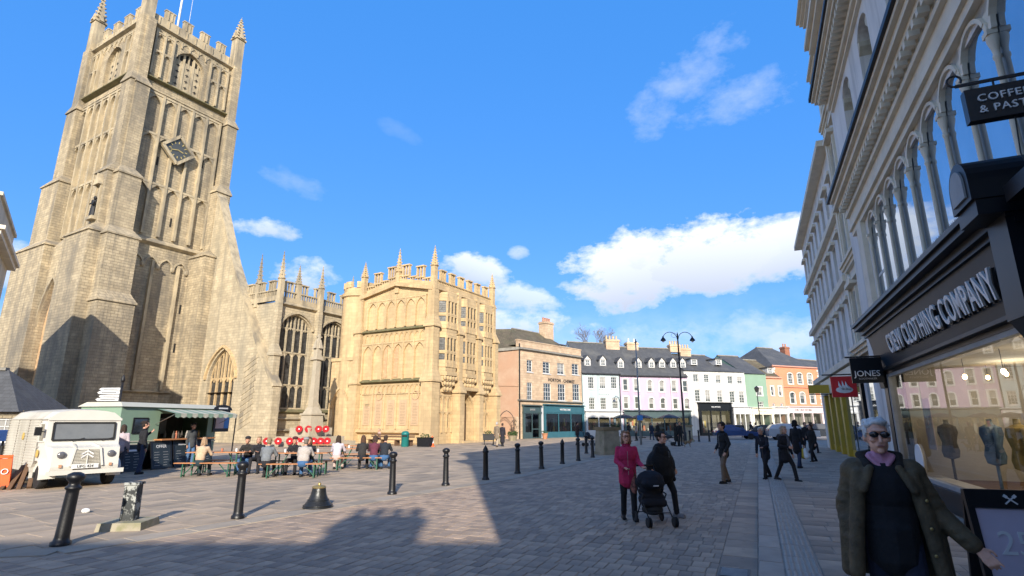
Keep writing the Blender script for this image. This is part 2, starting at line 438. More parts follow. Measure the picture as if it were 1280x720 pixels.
def link(name, me, parent=None, loc=(0, 0, 0), rot=(0, 0, 0), scale=(1, 1, 1)):
    o = bpy.data.objects.new(name, me); COL.objects.link(o); o.parent = parent
    o.location, o.rotation_euler, o.scale = loc, rot, scale; return o
def tag(o, label, cat, group=None):
    o['label'], o['category'] = label, cat
    if group: o['group'] = group
    return o
def thing(name, label, cat, loc=(0, 0, 0), rz=0., group=None):
    o = bpy.data.objects.new(name, None); COL.objects.link(o); o.empty_display_size = .2
    o.location, o.rotation_euler = loc, (0, 0, rz); return tag(o, label, cat, group)
def struct(o): o['kind'] = 'structure'; return o
def stuff(o): o['kind'] = 'stuff'; return o
def copy_tree(o, parent=None):
    c = o.copy(); COL.objects.link(c); c.parent = parent
    for ch in [k for k in bpy.data.objects if k.parent == o]: copy_tree(ch, c)
    return c
def text(name, body, size, m, parent, loc, rot=(R(90), 0, 0), extrude=.01, align='CENTER', sx=1.0, space=1.0, bold=0.):
    cu = bpy.data.curves.new('t', 'FONT'); cu.body = body; cu.size = size; cu.extrude = extrude
    cu.align_x = align; cu.space_character = space; cu.resolution_u = 3; cu.offset = bold
    ob = bpy.data.objects.new('t', cu); COL.objects.link(ob)
    dg = bpy.context.evaluated_depsgraph_get()
    me = bpy.data.meshes.new_from_object(ob.evaluated_get(dg)); me.materials.clear(); me.materials.append(MATS[m])
    bpy.data.objects.remove(ob); bpy.data.curves.remove(cu)
    me.name = name
    return link(name, me, parent, loc, rot, (sx, 1, 1))
def frame(o, right, into):
    """matrix with x=right, y=into, z=up"""
    r, i, u = Vector(right), Vector(into), Vector((0, 0, 1))
    return Matrix(((r.x, i.x, u.x, o[0]), (r.y, i.y, u.y, o[1]), (r.z, i.z, u.z, o[2]), (0, 0, 0, 1)))
def arch_pts(x0, x1, zs, rise, n=8, k=.25):
    """points of a pointed arch from the left springing to the right one"""
    w = (x1 - x0) / 2; L_ = []
    for i in range(n + 1):
        u = 1 - math.cos(i / n * math.pi / 2)
        L_.append((x0 + w * u, zs + rise * ((1 - k) * math.sqrt(max(0, 1 - (1 - u) ** 2)) + k * u)))
    return L_ + [(x0 + x1 - x, z) for x, z in reversed(L_[:-1])]
def wall_open(mb, W0, W1, Z0, Z1, ops, depth=.3, y=0.0, n=8, k=.25):
    """a wall face at y with openings (x0,x1,z0,z1[,rise]) and their reveals"""
    xs = sorted({W0, W1, *[o[0] for o in ops], *[o[1] for o in ops]})
    zs = sorted({Z0, Z1, *[o[2] for o in ops], *[o[3] for o in ops]})
    for i in range(len(xs) - 1):
        run = None
        for j in range(len(zs)):
            solid = j < len(zs) - 1 and not any(o[0] <= (xs[i] + xs[i + 1]) / 2 <= o[1] and o[2] <= (zs[j] + zs[j + 1]) / 2 <= o[3] for o in ops)
            if solid and run is None: run = zs[j]
            if not solid and run is not None:
                mb.quad((xs[i], y, run), (xs[i + 1], y, run), (xs[i + 1], y, zs[j]), (xs[i], y, zs[j])); run = None
    for o in ops:
        x0, x1, z0, z1 = o[:4]; rise = o[4] if len(o) > 4 else 0
        zr = z1 - rise
        mb.quad((x0, y, z0), (x0, y + depth, z0), (x0, y + depth, zr), (x0, y, zr))
        mb.quad((x1, y, z0), (x1, y, zr), (x1, y + depth, zr), (x1, y + depth, z0))
        mb.quad((x0, y, z0), (x1, y, z0), (x1, y + depth, z0), (x0, y + depth, z0))
        if not rise:
            mb.quad((x0, y, z1), (x0, y + depth, z1), (x1, y + depth, z1), (x1, y, z1))
        else:
            P = arch_pts(x0, x1, zr, rise, n, k)
            for a, b in zip(P[:-1], P[1:]):
                mb.quad((a[0], y, a[1]), (b[0], y, b[1]), (b[0], y, z1), (a[0], y, z1))
                mb.quad((a[0], y, a[1]), (a[0], y + depth, a[1]), (b[0], y + depth, b[1]), (b[0], y, b[1]))
# ------------------------------------------------------------------ frames of the place
ST = R(23.7)                                   # street on the right: along U, across V
U, V = Vector((math.sin(ST), math.cos(ST), 0)), Vector((math.cos(ST), -math.sin(ST), 0))
def sp(along, lat, z=0.): return U * along + V * lat + Vector((0, 0, z))
def to_s(p): return (p.x * U.x + p.y * U.y, p.x * V.x + p.y * V.y)
CH = R(29.7)                                   # church: local x = its east, local y = its north
CH_ROT = R(90) - CH
E_, N_ = Vector((math.sin(CH), math.cos(CH), 0)), Vector((-math.cos(CH), math.sin(CH), 0))
def cp(e, n, z=0.): return E_ * e + N_ * n + Vector((0, 0, z))

BOLL_PX = [(75, 682), (297, 648), (490, 618), (557, 607), (607, 600), (647, 592), (677, 586), (703, 580), (723, 576), (741, 572)]
BOLL = [gpt(*p) for p in BOLL_PX]
# edge between square and road: beside the bollards, towards the road, then on to the far shops
EDGE = [Vector((-40, 2.0, 0)), Vector((-16, 6.4, 0))]
for b in BOLL: EDGE.append(b + Vector((.30, -.42, 0)))
EDGE += [Vector((9.5, 38, 0)), Vector((19, 58, 0)), Vector((34, 90, 0))]
def edge_x(y):
    for a, b in zip(EDGE[:-1], EDGE[1:]):
        if a.y <= y <= b.y: return a.x + (b.x - a.x) * (y - a.y) / (b.y - a.y)
    return EDGE[0].x if y < EDGE[0].y else EDGE[-1].x
def visible(p, m=30):
    d = Vector((p[0], p[1], -CAM_H))
    f = d.y * CP + d.z * SP
    if f < .3: return None
    x = 640 + F_PX * d.x / f; y = 360 - F_PX * (d.z * CP - d.y * SP) / f
    return (x, y) if -m < x < 1280 + m and y < 720 + m else None

ground = MB().quad((-1500, -600, -.06), (1500, -600, -.06), (1500, 3000, -.06), (-1500, 3000, -.06)).build('ground', 'earth')
struct(ground)
def sheet(name, poly, z, m):
    return struct(MB().quad(*[(p[0], p[1], z) for p in poly]).build(name, m))
road = sheet('road', [sp(-30, -45), sp(-30, .12), sp(110, .12), sp(110, -45)], -.007, 'sett_joint')
far_edge = [(x.x, x.y) for x in EDGE]
square = sheet('square', far_edge + [(34, 120), (-90, 120), (-90, 2.0)], -.0035, 'sett_joint')
pavement = sheet('pavement', [sp(-30, .12), sp(-30, 12), sp(110, 12), sp(110, .12)], .029, 'sett_joint')

def piece(mb, cx, cy, ux, uy, w, h, z, bev, th):
    """one paving piece: top face with chamfered edges, centre cx,cy, width w along ux, h along uy"""
    P = []
    for (s, b, zz) in ((1, 0, z - th), (1, bev, z)):
        for sx, sy in ((-1, -1), (1, -1), (1, 1), (-1, 1)):
            P.append((cx + ux.x * sx * (w / 2 - b) + uy.x * sy * (h / 2 - b), cy + ux.y * sx * (w / 2 - b) + uy.y * sy * (h / 2 - b), zz + (rnd.uniform(-.0015, .0015) if b else 0)))
    mb.add(P, [(4, 5, 6, 7), (0, 1, 5, 4), (1, 2, 6, 5), (2, 3, 7, 6), (3, 0, 4, 7)])
def lay(cells, name, parent, m, bev, th, limit=300, fill=None):
    """cells: (cx,cy,ux,uy,w,h,z). The nearest in view become parts of their own, the rest one joined part"""
    vis = sorted([(c[0] ** 2 + c[1] ** 2, i) for i, c in enumerate(cells) if visible((c[0], c[1]), 5)])
    own = {i for _, i in vis[:limit]}
    rest = MB(); cache = {}
    for i, c in enumerate(cells):
        cx, cy, ux, uy, w, h, z = c
        if i in own:
            key = (round(w, 2), round(h, 2), rnd.randrange(3))
            if key not in cache:
                b = MB(); piece(b, 0, 0, Vector((1, 0, 0)), Vector((0, 1, 0)), key[0] - .006, key[1] - .006, 0, bev, th)
                cache[key] = b.mesh(name, m)
            link(name, cache[key], parent, (cx, cy, z + rnd.uniform(-.002, .003)), (0, 0, math.atan2(ux.y, ux.x) + rnd.uniform(-.012, .012)))
        else:
            if not visible((cx, cy), 400) : continue
            piece(rest, cx, cy, ux, uy, w - .006, h - .006, z + rnd.uniform(-.002, .003), bev, th)
    if rest.v: stuff(rest.build(fill or name + '_field', m, parent))

# road: setts in courses across the street
cells = []; a = 2.0; row = 0
while a < 52:
    hgt = rnd.choice((.26, .28, .3)); row += 1
    l = -.635; first = True
    while True:
        w = rnd.choice((.15, .17, .18, .2, .22))
        if first: w *= rnd.uniform(.5, 1); first = False
        p = sp(a + hgt / 2, l - w / 2)
        if p.x < edge_x(p.y) or l < -26: break
        cells.append((p.x, p.y, V, U, w, hgt, 0.0)); l -= w
    a += hgt
lay(cells, 'sett', road, 'sett', .005, .009)
# channel stones beside the kerb
cells = []; a = 2.0
while a < 70:
    w = rnd.choice((.45, .55, .6)); p = sp(a + w / 2, -.405)
    cells.append((p.x, p.y, U, V, w, .46, .001)); a += w
lay(cells, 'channel_stone', road, 'sett', .005, .009)
# kerb
cells = []; a = 2.0
while a < 70:
    w = .915; p = sp(a + w / 2, -.02)
    cells.append((p.x, p.y, U, V, w, .31, .035)); a += w
lay(cells, 'kerb_stone', pavement, 'kerb_stone', .012, .055)
# ribbed tactile slabs
me_tac = None; b = MB(); piece(b, 0, 0, Vector((1, 0, 0)), Vector((0, 1, 0)), .392, .392, 0, .004, .03)
for k in range(6):
    y = -.165 + k * .066; b.frus((-.19, .19, y - .017, y + .017, -.001), (-.185, .185, y - .009, y + .009, .011))
me_tac = b.mesh('tactile_slab', 'tactile')
for k in range(120):
    p = sp(4.2 + k * .4, .337)
    link('tactile_slab', me_tac, pavement, (p.x, p.y, .036 + rnd.uniform(-.002, .002)), (0, 0, math.atan2(U.y, U.x) + rnd.uniform(-.006, .006)))
# pavement slabs
cells = []; a = 1.5
while a < 52:
    hgt = rnd.choice((.4, .45, .5)); l = .538; first = True
    while l < 4.5:
        w = rnd.choice((.45, .6, .6, .75)) * (rnd.uniform(.4, 1) if first else 1); first = False
        p = sp(a + hgt / 2, l + w / 2); cells.append((p.x, p.y, V, U, w, hgt, .035)); l += w
    a += hgt
lay(cells, 'paving_slab', pavement, 'pavement_slab', .006, .04)
# square: large flags in courses
cells = []; n = -8.0
while n < 44:
    hgt = rnd.choice((.6, .6, .75, .45)); e = -6 + rnd.uniform(0, .8)
    while e < 62:
        w = rnd.choice((.6, .75, .9, 1.05)); p = cp(e + w / 2, n + hgt / 2)
        if p.x < edge_x(p.y) - .15 and p.y > 2 and not (e > 36 and n > 29): cells.append((p.x, p.y, E_, N_, w, hgt, .004))
        e += w
    n += hgt
lay(cells, 'flagstone', square, 'flag', .005, .018)
# pale edging stones along the bollards
cells = []
for a_, b_ in zip(EDGE[:-3], EDGE[1:-2]):
    d = b_ - a_; L_ = d.length; nn = max(1, int(L_ / .75)); d.normalize()
    for k in range(nn):
        p = a_ + d * (k + .5) * L_ / nn
        cells.append((p.x, p.y, d, Vector((-d.y, d.x, 0)), L_ / nn, .5, .012))
lay(cells, 'edging_stone', square, 'edge_stone', .008, .03)
# ------------------------------------------------------------------ church
def pinnacle(mb, x, y, z0, zs, zt, w, crock=5):
    """square shaft with gablets, crocketed spirelet and finial"""
    h = w / 2
    mb.box(x - h, x + h, y - h, y + h, z0, zs)
    mb.box(x - h * 1.25, x + h * 1.25, y - h * 1.25, y + h * 1.25, zs - .12 * w, zs + .1 * w)
    for sx, sy in ((1, 0), (-1, 0), (0, 1), (0, -1)):
        mb.frus((x + sx * h - h * .5, x + sx * h + h * .5, y + sy * h - h * .5, y + sy * h + h * .5, zs), (x + sx * h - .02, x + sx * h + .02, y + sy * h - .02, y + sy * h + .02, zs + w * 1.1))
    mb.frus((x - h * .85, x + h * .85, y - h * .85, y + h * .85, zs), (x - .05 * w, x + .05 * w, y - .05 * w, y + .05 * w, zt - .1 * w))
    for k in range(1, crock + 1):
        f = k / (crock + 1.0); r = h * .85 * (1 - f); z = zs + (zt - zs) * f; s_ = w * .13 * (1.2 - f * .5)
        for sx, sy in ((1, 1), (-1, 1), (1, -1), (-1, -1)):
            mb.ell((x + sx * (r + s_ * .6), y + sy * (r + s_ * .6), z), (s_, s_, s_ * 1.1), 5, 4)
    mb.ell((x, y, zt - .1 * w), (w * .17, w * .17, w * .12), 6, 4)
    mb.frus((x - .04 * w, x + .04 * w, y - .04 * w, y + .04 * w, zt - .1 * w), (x - .01, x + .01, y - .01, y + .01, zt + w * .35))
def rib_panel(mb, x0, x1, z0, z1, n, w=.12, d=.14, arch=True, y=0., trans=(), sub=False):
    """blind tracery: upright ribs with arched heads, standing proud of a wall (local frame)"""
    dx = (x1 - x0) / n
    for i in range(n + 1): mb.box(x0 + i * dx - w / 2, x0 + i * dx + w / 2, y - d, y + .05, z0, z1)
    mb.box(x0 - w / 2, x1 + w / 2, y - d * .9, y + .05, z1 - w, z1 - .003)
    for t in trans: mb.box(x0, x1, y - d * .85, y + .05, t - w / 2, t + w / 2)
    if arch:
        for t in (*trans, z1 - w):
            for i in range(n):
                a, b = x0 + i * dx + w / 2, x0 + (i + 1) * dx - w / 2; h = (b - a) * .8
                P = arch_pts(a, b, t - h, h * .9, 4, .35)
                for p, q in zip(P[:-1], P[1:]):
                    mb.add([(p[0], y - d * .7, p[1]), (q[0], y - d * .7, q[1]), (q[0], y - d * .7, t), (p[0], y - d * .7, t)], [(0, 1, 2, 3)])
                    mb.quad((p[0], y - d * .7, p[1]), (p[0], y + .03, p[1]), (q[0], y + .03, q[1]), (q[0], y - d * .7, q[1]))
def moulding(mb, x0, x1, z, h=.3, p=.25, y=0.):
    """string course with sloped top"""
    mb.add([(x0, y + .03, z), (x1, y + .03, z), (x1, y - p, z + h * .35), (x0, y - p, z + h * .35), (x0, y - p, z + h * .55), (x1, y - p, z + h * .55), (x1, y + .03, z + h), (x0, y + .03, z + h)],
           [(0, 1, 2, 3), (3, 2, 5, 4), (4, 5, 6, 7), (0, 3, 4, 7), (1, 6, 5, 2)])
def gothic_window(parent, M, x0, x1, z0, z1, rise, lights, trans, m_stone, m_glass='lead_glass', depth=.35, k=.25, bar=.11, foil=True):
    """tracery frame with one pane for every light and tier"""
    fr = MB(M); w = (x1 - x0) / lights; zr = z1 - rise
    P = arch_pts(x0, x1, zr, rise, 8, k)
    def top(x):
        for a, b in zip(P[:-1], P[1:]):
            if a[0] <= x <= b[0] + 1e-6: return a[1] + (b[1] - a[1]) * (x - a[0]) / max(1e-6, b[0] - a[0])
        return zr
    yb = depth - .06
    for i in range(1, lights): fr.box(x0 + i * w - bar / 2, x0 + i * w + bar / 2, yb - .16, yb + .02, z0, top(x0 + i * w))
    for i in range(lights):                                      # supertracery
        if foil: fr.box(x0 + (i + .5) * w - bar * .3, x0 + (i + .5) * w + bar * .3, yb - .12, yb + .02, zr - .1 * rise, max(zr, top(x0 + (i + .5) * w)))
    tiers = [z0, *trans, None]
    for t in trans: fr.box(x0, x1, yb - .16, yb + .02, t - bar / 2, t + bar / 2)
    heads = [t - bar / 2 for t in trans] + [zr + .05 * rise]
    for t in heads:
        for i in range(lights):
            a, b = x0 + i * w + bar / 2, x0 + (i + 1) * w - bar / 2; h = (b - a) * .75
            Q = arch_pts(a, b, t - h, h, 4, .4)
            for p, q in zip(Q[:-1], Q[1:]):
                fr.quad((p[0], yb - .1, p[1]), (q[0], yb - .1, q[1]), (q[0], yb - .1, t), (p[0], yb - .1, t))
    for a, b in zip(P[:-1], P[1:]):                              # frame round the arch
        fr.bar((a[0], yb - .05, a[1]), (b[0], yb - .05, b[1]), .16, .16, (0, 1, 0))
    fr.box(x0, x0 + .1, yb - .13, yb, z0, zr); fr.box(x1 - .1, x1, yb - .13, yb, z0, zr); fr.box(x0, x1, yb - .15, yb + .01, z0, z0 + .12)
    o = fr.build('window', m_stone, parent)
    zz = [z0, *trans]
    for i in range(lights):
        for j, a in enumerate(zz):
            g = MB(M); l, r_ = x0 + i * w + .01, x0 + (i + 1) * w - .01
            if j < len(zz) - 1: poly = [(l, a), (r_, a), (r_, zz[j + 1] - .01), (l, zz[j + 1] - .01)]
            else:
                mids = [p for p in P if l < p[0] < r_]
                poly = [(l, a), (r_, a), (r_, top(r_))] + [p for p in reversed(mids)] + [(l, top(l))]
            g.quad(*[(x, yb, z) for x, z in poly]); g.build('pane', m_glass, o)
    return o

def battlement(parent, M, x0, x1, z0, zl, zh, n, m, th=.35, pierced=False, gable=None):
    """low parapet wall with n merlons, each a piece of its own"""
    base = MB(M)
    gz = gable or (lambda x: 0)
    step = (x1 - x0) / (2 * n + 1)
    for i in range(2 * n + 1):
        a, b = x0 + i * step, x0 + (i + 1) * step; za, zb = gz(a), gz(b)
        if pierced:
            base.add([(a, 0, z0 + za), (b, 0, z0 + zb), (b, th, z0 + zb), (a, th, z0 + za), (a, 0, z0 + .45 + za), (b, 0, z0 + .45 + zb), (b, th, z0 + .45 + zb), (a, th, z0 + .45 + za)],
                     [(0, 1, 5, 4), (1, 2, 6, 5), (2, 3, 7, 6), (3, 0, 4, 7), (4, 5, 6, 7)])
            base.box(a, b, 0, th, zl + (za + zb) / 2 - .12, zl + (za + zb) / 2 - .002)
            for q in range(3):
                xm = a + (b - a) * (q + .5) / 3 - .04; base.box(xm, xm + .08, .05, th - .05, z0 + .4 + za, zl + (za + zb) / 2 - .1)
        else:
            base.box(a, b, 0, th, z0, zl)
            xm = (a + b) / 2; base.box(xm - .05, xm + .05, -.07, .02, z0 + .1, zl - .1)
    o = base.build('parapet', m, parent)
    for i in range(n):
        a = x0 + (2 * i + 1) * step; b = a + step; zg = (gz(a) + gz(b)) / 2
        mb = MB(M)
        if pierced:
            for xx in (a, b - .12): mb.box(xx, xx + .12, .02, th - .02, zl + zg, zh - .12 + zg)
            mb.box((a + b) / 2 - .05, (a + b) / 2 + .05, .05, th - .05, zl + zg, zh - .12 + zg)
        else: mb.box(a, b, .0, th, zl, zh - .12)
        mb.box(a - .05, b + .05, -.05, th + .05, zh - .12 + zg, zh + zg)
        if not pierced:
            for q in (.3, .7): mb.box(a + (b - a) * q - .05, a + (b - a) * q + .05, -.06, .02, zl, zh - .13)
        mb.build('merlon', m, o)
    return o
def stepped(parent, st, m='tower_stone', name='buttress'):
    """buttress: stages (x0,x1,y0,y1,ztop) with sloped set-offs between"""
    mb = MB(); z = 0.
    for i, (x0, x1, y0, y1, zt) in enumerate(st):
        mb.box(x0, x1, y0, y1, z, zt)
        if i < len(st) - 1:
            n = st[i + 1]; h = .9
            p = .12; mb.frus((x0 - p, x1 + p, y0 - p, y1 + p, zt), (x0 - p, x1 + p, y0 - p, y1 + p, zt + .12))
            mb.frus((x0 - p, x1 + p, y0 - p, y1 + p, zt + .12), (*n[:4], zt + .12 + h)); z = zt + .12 + h
    return mb.build(name, m, parent)

def build_tower():
    t = thing('church_tower', 'tall weathered limestone church tower with a diamond clock and corner pinnacles', 'tower', rz=CH_ROT)
    X0, X1, Y0, Y1 = 22., 31.5, 54., 65.
    MS = frame((X0, Y0, 0), (1, 0, 0), (0, 1, 0)); MW = frame((X0, Y1, 0), (0, -1, 0), (1, 0, 0))
    w = MB(MS); wall_open(w, 0, X1 - X0, 0, 40.3, [(3.1, 6.1, 34.9, 39.4, 1.5)], .55)
    w.M = MW; wall_open(w, 0, Y1 - Y0, 0, 40.3, [(4.0, 7.2, 3.5, 15.0, 3.4), (3.9, 6.9, 34.9, 39.4, 1.5), (4.4, 6.9, 0, 3.0, .8)], .9)
    w.M = None
    w.quad((X1, Y0, 0), (X1, Y1, 0), (X1, Y1, 40.3), (X1, Y0, 40.3)); w.quad((X0, Y1, 0), (X0, Y1, 40.3), (X1, Y1, 40.3), (X1, Y1, 0))
    w.quad((X0, Y0, 40.3), (X1, Y0, 40.3), (X1, Y1, 40.3), (X0, Y1, 40.3))
    w.build('wall', 'tower_stone', t)
    # buttresses
    stepped(t, [(20.0, 23.0, 52.4, 57.0, 17.6), (20.8, 23.0, 53.2, 55.4, 23.6), (21.3, 22.8, 53.3, 55.0, 33.2), (21.4, 22.5, 53.5, 54.7, 40.6)])
    stepped(t, [(20.9, 23.7, 50.8, 54.0, 11.5), (20.9, 23.4, 51.3, 54.0, 17.4), (21.3, 23.2, 52.3, 54.0, 23.4), (21.7, 22.9, 53.1, 54.0, 33.0), (21.8, 22.6, 53.4, 54.0, 40.5)])
    stepped(t, [(20.0, 23.0, 60.6, 67.2, 17.6), (20.7, 23.0, 62.6, 66.4, 24.6), (21.2, 22.6, 63.6, 65.8, 33.0), (21.4, 22.5, 64.2, 65.6, 40.6)])
    stepped(t, [(29.4, 31.6, 51.3, 54.0, 17.6), (30.4, 31.9, 52.6, 54.0, 25.), (30.8, 31.9, 53.0, 54.0, 33.0), (30.9, 31.8, 53.4, 54.6, 40.6)])
    # spur carried down to the aisle, with the west window of the aisle in it
    s = MB(frame((30.5, 54, 0), (0, -1, 0), (1, 0, 0)))
    prof = [(1.8, 24.2), (5.5, 16.7), (11.0, 7.8), (13.4, 4.6)]
    wall_open(s, 0, 13.4, 0, 4.4, [(3.9, 7.9, 2.6, 4.4)], .5)
    op = arch_pts(3.9, 7.9, 5.6, 2.7, 8, .3)
    # face above 4.4 built as strips beside and over the window arch
    def topz(x):
        pts = [(0, 26.0)] + prof
        for a, b in zip(pts[:-1], pts[1:]):
            if a[0] <= x <= b[0]: return a[1] + (b[1] - a[1]) * (x - a[0]) / (b[0] - a[0])
        return 4.6
    xs = sorted({0, 1.8, 5.5, 11.0, 13.4, *[p[0] for p in op]})
    def archz(x):
        for a, b in zip(op[:-1], op[1:]):
            if a[0] - 1e-6 <= x <= b[0] + 1e-6: return a[1] + (b[1] - a[1]) * (x - a[0]) / max(1e-6, b[0] - a[0])
        return None
    for a, b in zip(xs[:-1], xs[1:]):
        mid = archz((a + b) / 2)
        za, zb = (archz(a), archz(b)) if mid is not None else (4.4, 4.4)
        s.quad((a, 0, za), (b, 0, zb), (b, 0, topz(b)), (a, 0, topz(a)))
        if mid is not None: s.quad((a, 0, za), (a, .5, za), (b, .5, zb), (b, 0, zb))
        s.quad((a, 0, topz(a)), (b, 0, topz(b)), (b, .75, topz(b)), (a, .75, topz(a)))
    for xx, sg in ((3.9, 1), (7.9, -1)): s.quad((xx, 0, 4.4), (xx, .5, 4.4), (xx, .5, 5.6), (xx, 0, 5.6))
    s.quad((13.4, 0, 0), (13.4, .75, 0), (13.4, .75, 4.6), (13.4, 0, 4.6)); s.quad((13.4, .75, 0), (0, .75, 0), (0, .75, 4.6), (13.4, .75, 4.6))
    sp_ = s.build('spur_wall', 'aisle_stone', t)
    c = MB(s.M)
    pts = [(0, 26.0)] + prof
    for a, b in zip(pts[:-1], pts[1:]): c.bar((a[0], .37, a[1] + .08), (b[0], .37, b[1] + .08), .95, .2, (0, 0, 1))
    c.build('coping', 'tower_ashlar', sp_)
    c = MB(s.M)
    for k in range(13):                                          # slanting courses of the raking stonework
        x = 9.2 + (k % 2) * .1; z = 1.2 + k * .5
        if z + .9 < topz(x + 1.6) - .3: c.bar((x, -.02, z), (x + 1.6, -.02, z + .75), .05, .34, (0, 0, 1))
    c.build('raking_courses', 'tower_ashlar', sp_)
    gothic_window(sp_, s.M, 3.9, 7.9, 2.6, 8.3, 2.7, 4, [], 'porch_stone', depth=.5, k=.3, bar=.2)
    hm = MB(s.M)
    P = arch_pts(3.6, 8.2, 5.6, 3.0, 8, .3)
    for a, b in zip(P[:-1], P[1:]): hm.bar((a[0], -.06, a[1]), (b[0], -.06, b[1]), .2, .3, (0, 1, 0))
    hm.build('hood_mould', 'porch_stone', sp_)
    # west window and door (recessed)
    gothic_window(t, MW, 4.0, 7.2, 3.5, 15.0, 3.4, 4, [8.0], 'tower_ashlar', 'infill_panel', depth=.9, k=.3, bar=.16)
    MB(MW).quad((4.4, .8, 0), (6.9, .8, 0), (6.9, .8, 3.0), (4.4, .8, 3.0)).build('door', 'oak', t)
    # lower west front between the buttresses with its great arched recess
    MF = frame((20.65, 60.7, 0), (0, -1, 0), (1, 0, 0))
    f = MB(MF); wall_open(f, 0, 3.9, 0, 17.4, [(.15, 3.5, 0, 14.2, 4.2)], .45, k=.3); f.quad((0, 0, 17.4), (3.9, 0, 17.4), (3.9, 1.4, 19.6), (0, 1.4, 19.6)); wf = f.build('west_front', 'tower_stone', t)
    MB(MF).quad((.1, .45, 4.2), (3.55, .45, 4.2), (3.55, .45, 14.2), (.1, .45, 14.2)).build('arch_infill', 'infill_panel', wf)
    MB(MF).quad((.1, .45, 0), (3.55, .45, 0), (3.55, .45, 4.2), (.1, .45, 4.2)).build('door', 'oak', wf)
    f = MB(MF); P = arch_pts(.0, 3.65, 10.0, 4.4, 8, .3)
    for p, q in zip(P[:-1], P[1:]): f.bar((p[0], -.05, p[1]), (q[0], -.05, q[1]), .2, .28, (0, 1, 0))
    f.build('hood_mould', 'tower_ashlar', wf)
    # belfry openings
    for M, x0, x1 in ((MS, 3.1, 6.1), (MW, 3.9, 6.9)):
        o = gothic_window(t, M, x0, x1, 34.9, 39.4, 1.5, 3, [], 'tower_ashlar', 'dark_void', depth=.55, k=.3, bar=.22)
        lv = MB(M)
        for i in range(3):
            xc = x0 + (i + .5) * (x1 - x0) / 3
            lv.box(xc - .36, xc + .36, .40, .47, 35.0, 38.3)
            for j in range(4):
                h_ = MB(M); z_ = 35.5 + j * .72; h_.box(xc - .17, xc + .17, .385, .395, z_ - .05, z_ + .05); h_.box(xc - .05, xc + .05, .38, .384, z_ - .17, z_ + .17); h_.build('hole_shade', 'dark_void', o)  # dark crosses laid on the slab, painting the shade inside its holes
        lv.build('stone_screen', 'tower_ashlar', o)
    # blind tracery
    for M, W in ((MS, 9.5), (MW, 11.)):
        b = MB(M)
        rib_panel(b, 1.1, W - 1.1, 18.9, 33.2, 5 if W < 10 else 6, .22, .36, True, 0, (24.0, 28.9))
        rib_panel(b, .95, 2.7, 34.9, 39.7, 2, .16, .26, True, 0, (37.6,)); rib_panel(b, W - 2.9, W - .95, 34.9, 39.7, 2, .16, .26, True, 0, (37.6,))
        rib_panel(b, .95, W - .95, 39.35, 40.15, 9, .1, .1)
        if W < 10:
            for x in (4.0, 6.4):
                b.box(x - .11, x + .11, -.3, .05, 4.6, 16.6)
            for i in range(5):
                xa = 1.9 + i * 1.35; P = arch_pts(xa, xa + 1.25, 16.2, .75, 5, .3)
                for p, q in zip(P[:-1], P[1:]): b.bar((p[0], -.08, p[1]), (q[0], -.08, q[1]), .16, .2, (0, 1, 0))
                b.ell((xa + 1.28, -.1, 16.1), (.22, .16, .3), 6, 5)
        b.build('blind_tracery', 'tower_ashlar', t)
        for z, h, p in ((18.0, .75, .4), (33.2, .4, .3), (34.3, .5, .45), (40.15, .5, .4), (4.3, .3, .25)):
            if z > 30 or W < 10:
                mo = MB(M); moulding(mo, .0 if z > 30 else 1.6, W, z, h, p); mo.build('string_course', 'mossy_ledge' if z == 34.3 else 'tower_ashlar', t)
        battlement(t, M, .6, W - .6, 40.6, 41.6, 42.7, 4, 'tower_ashlar')
    # loops in the wall
    for x, z in ((2.6, 20.6), (5.1, 20.3), (3.0, 26.0), (7.3, 27.5), (7.2, 12.0), (7.2, 8.2)):
        MB(MS).box(x - .09, x + .09, -.012, .03, z, z + .9).build('slit_window', 'dark_void', t)
    # clock
    MK = MS @ Matrix.Translation((0, -.22, 0)); ck = MB(MK); cx, cz, r = 4.45, 28.1, 1.5
    ck.prism([(cx - r, cz), (cx, cz - r), (cx + r, cz), (cx, cz + r)], -.34, .2)
    co = ck.build('clock', 'clock_face', t)
    f = MB(MK); q = [(cx - r, cz), (cx, cz - r), (cx + r, cz), (cx, cz + r)]
    for i in range(4): f.bar((q[i][0], -.34, q[i][1]), (q[(i + 1) % 4][0], -.34, q[(i + 1) % 4][1]), .28, .3, (0, 1, 0))
    f.build('clock_frame', 'tower_ashlar', co)
    f = MB(MK)
    for k in range(12):
        a = R(30 * k); f.bar((cx + .66 * math.sin(a), -.36, cz + .66 * math.cos(a)), (cx + .88 * math.sin(a), -.36, cz + .88 * math.cos(a)), .08, .03, (0, 1, 0))
    f.build('numerals', 'gilt', co)
    f = MB(MK); f.bar((cx, -.38, cz), (cx + .5, -.38, cz - .12), .09, .03, (0, 1, 0)); f.bar((cx, -.395, cz), (cx - .7, -.395, cz - .2), .07, .03, (0, 1, 0))
    f.build('clock_hands', 'gilt', co)
    # corner pinnacles
    for x, y, zt in ((21.95, 54.1, 48.2), (31.35, 54.1, 47.2), (21.95, 64.9, 47.8), (31.3, 64.8, 47.2)):
        p = MB(); pinnacle(p, x, y, 40.5, 44.4, zt, .95, 6); p.build('pinnacle', 'tower_ashlar', t)
    # statue in its niche on the south-west buttress
    n = MB(frame((20.78, 55.1, 0), (0, -1, 0), (1, 0, 0)))
    n.box(.55, .72, -.12, .1, 19.2, 22.2); n.box(1.35, 1.52, -.12, .1, 19.2, 22.2); n.box(.5, 1.57, -.4, .05, 18.9, 19.2)
    n.prism([(.5, 22.2), (1.57, 22.2), (1.03, 23.3)], -.35, .05)
    no = n.build('niche', 'tower_ashlar', t)
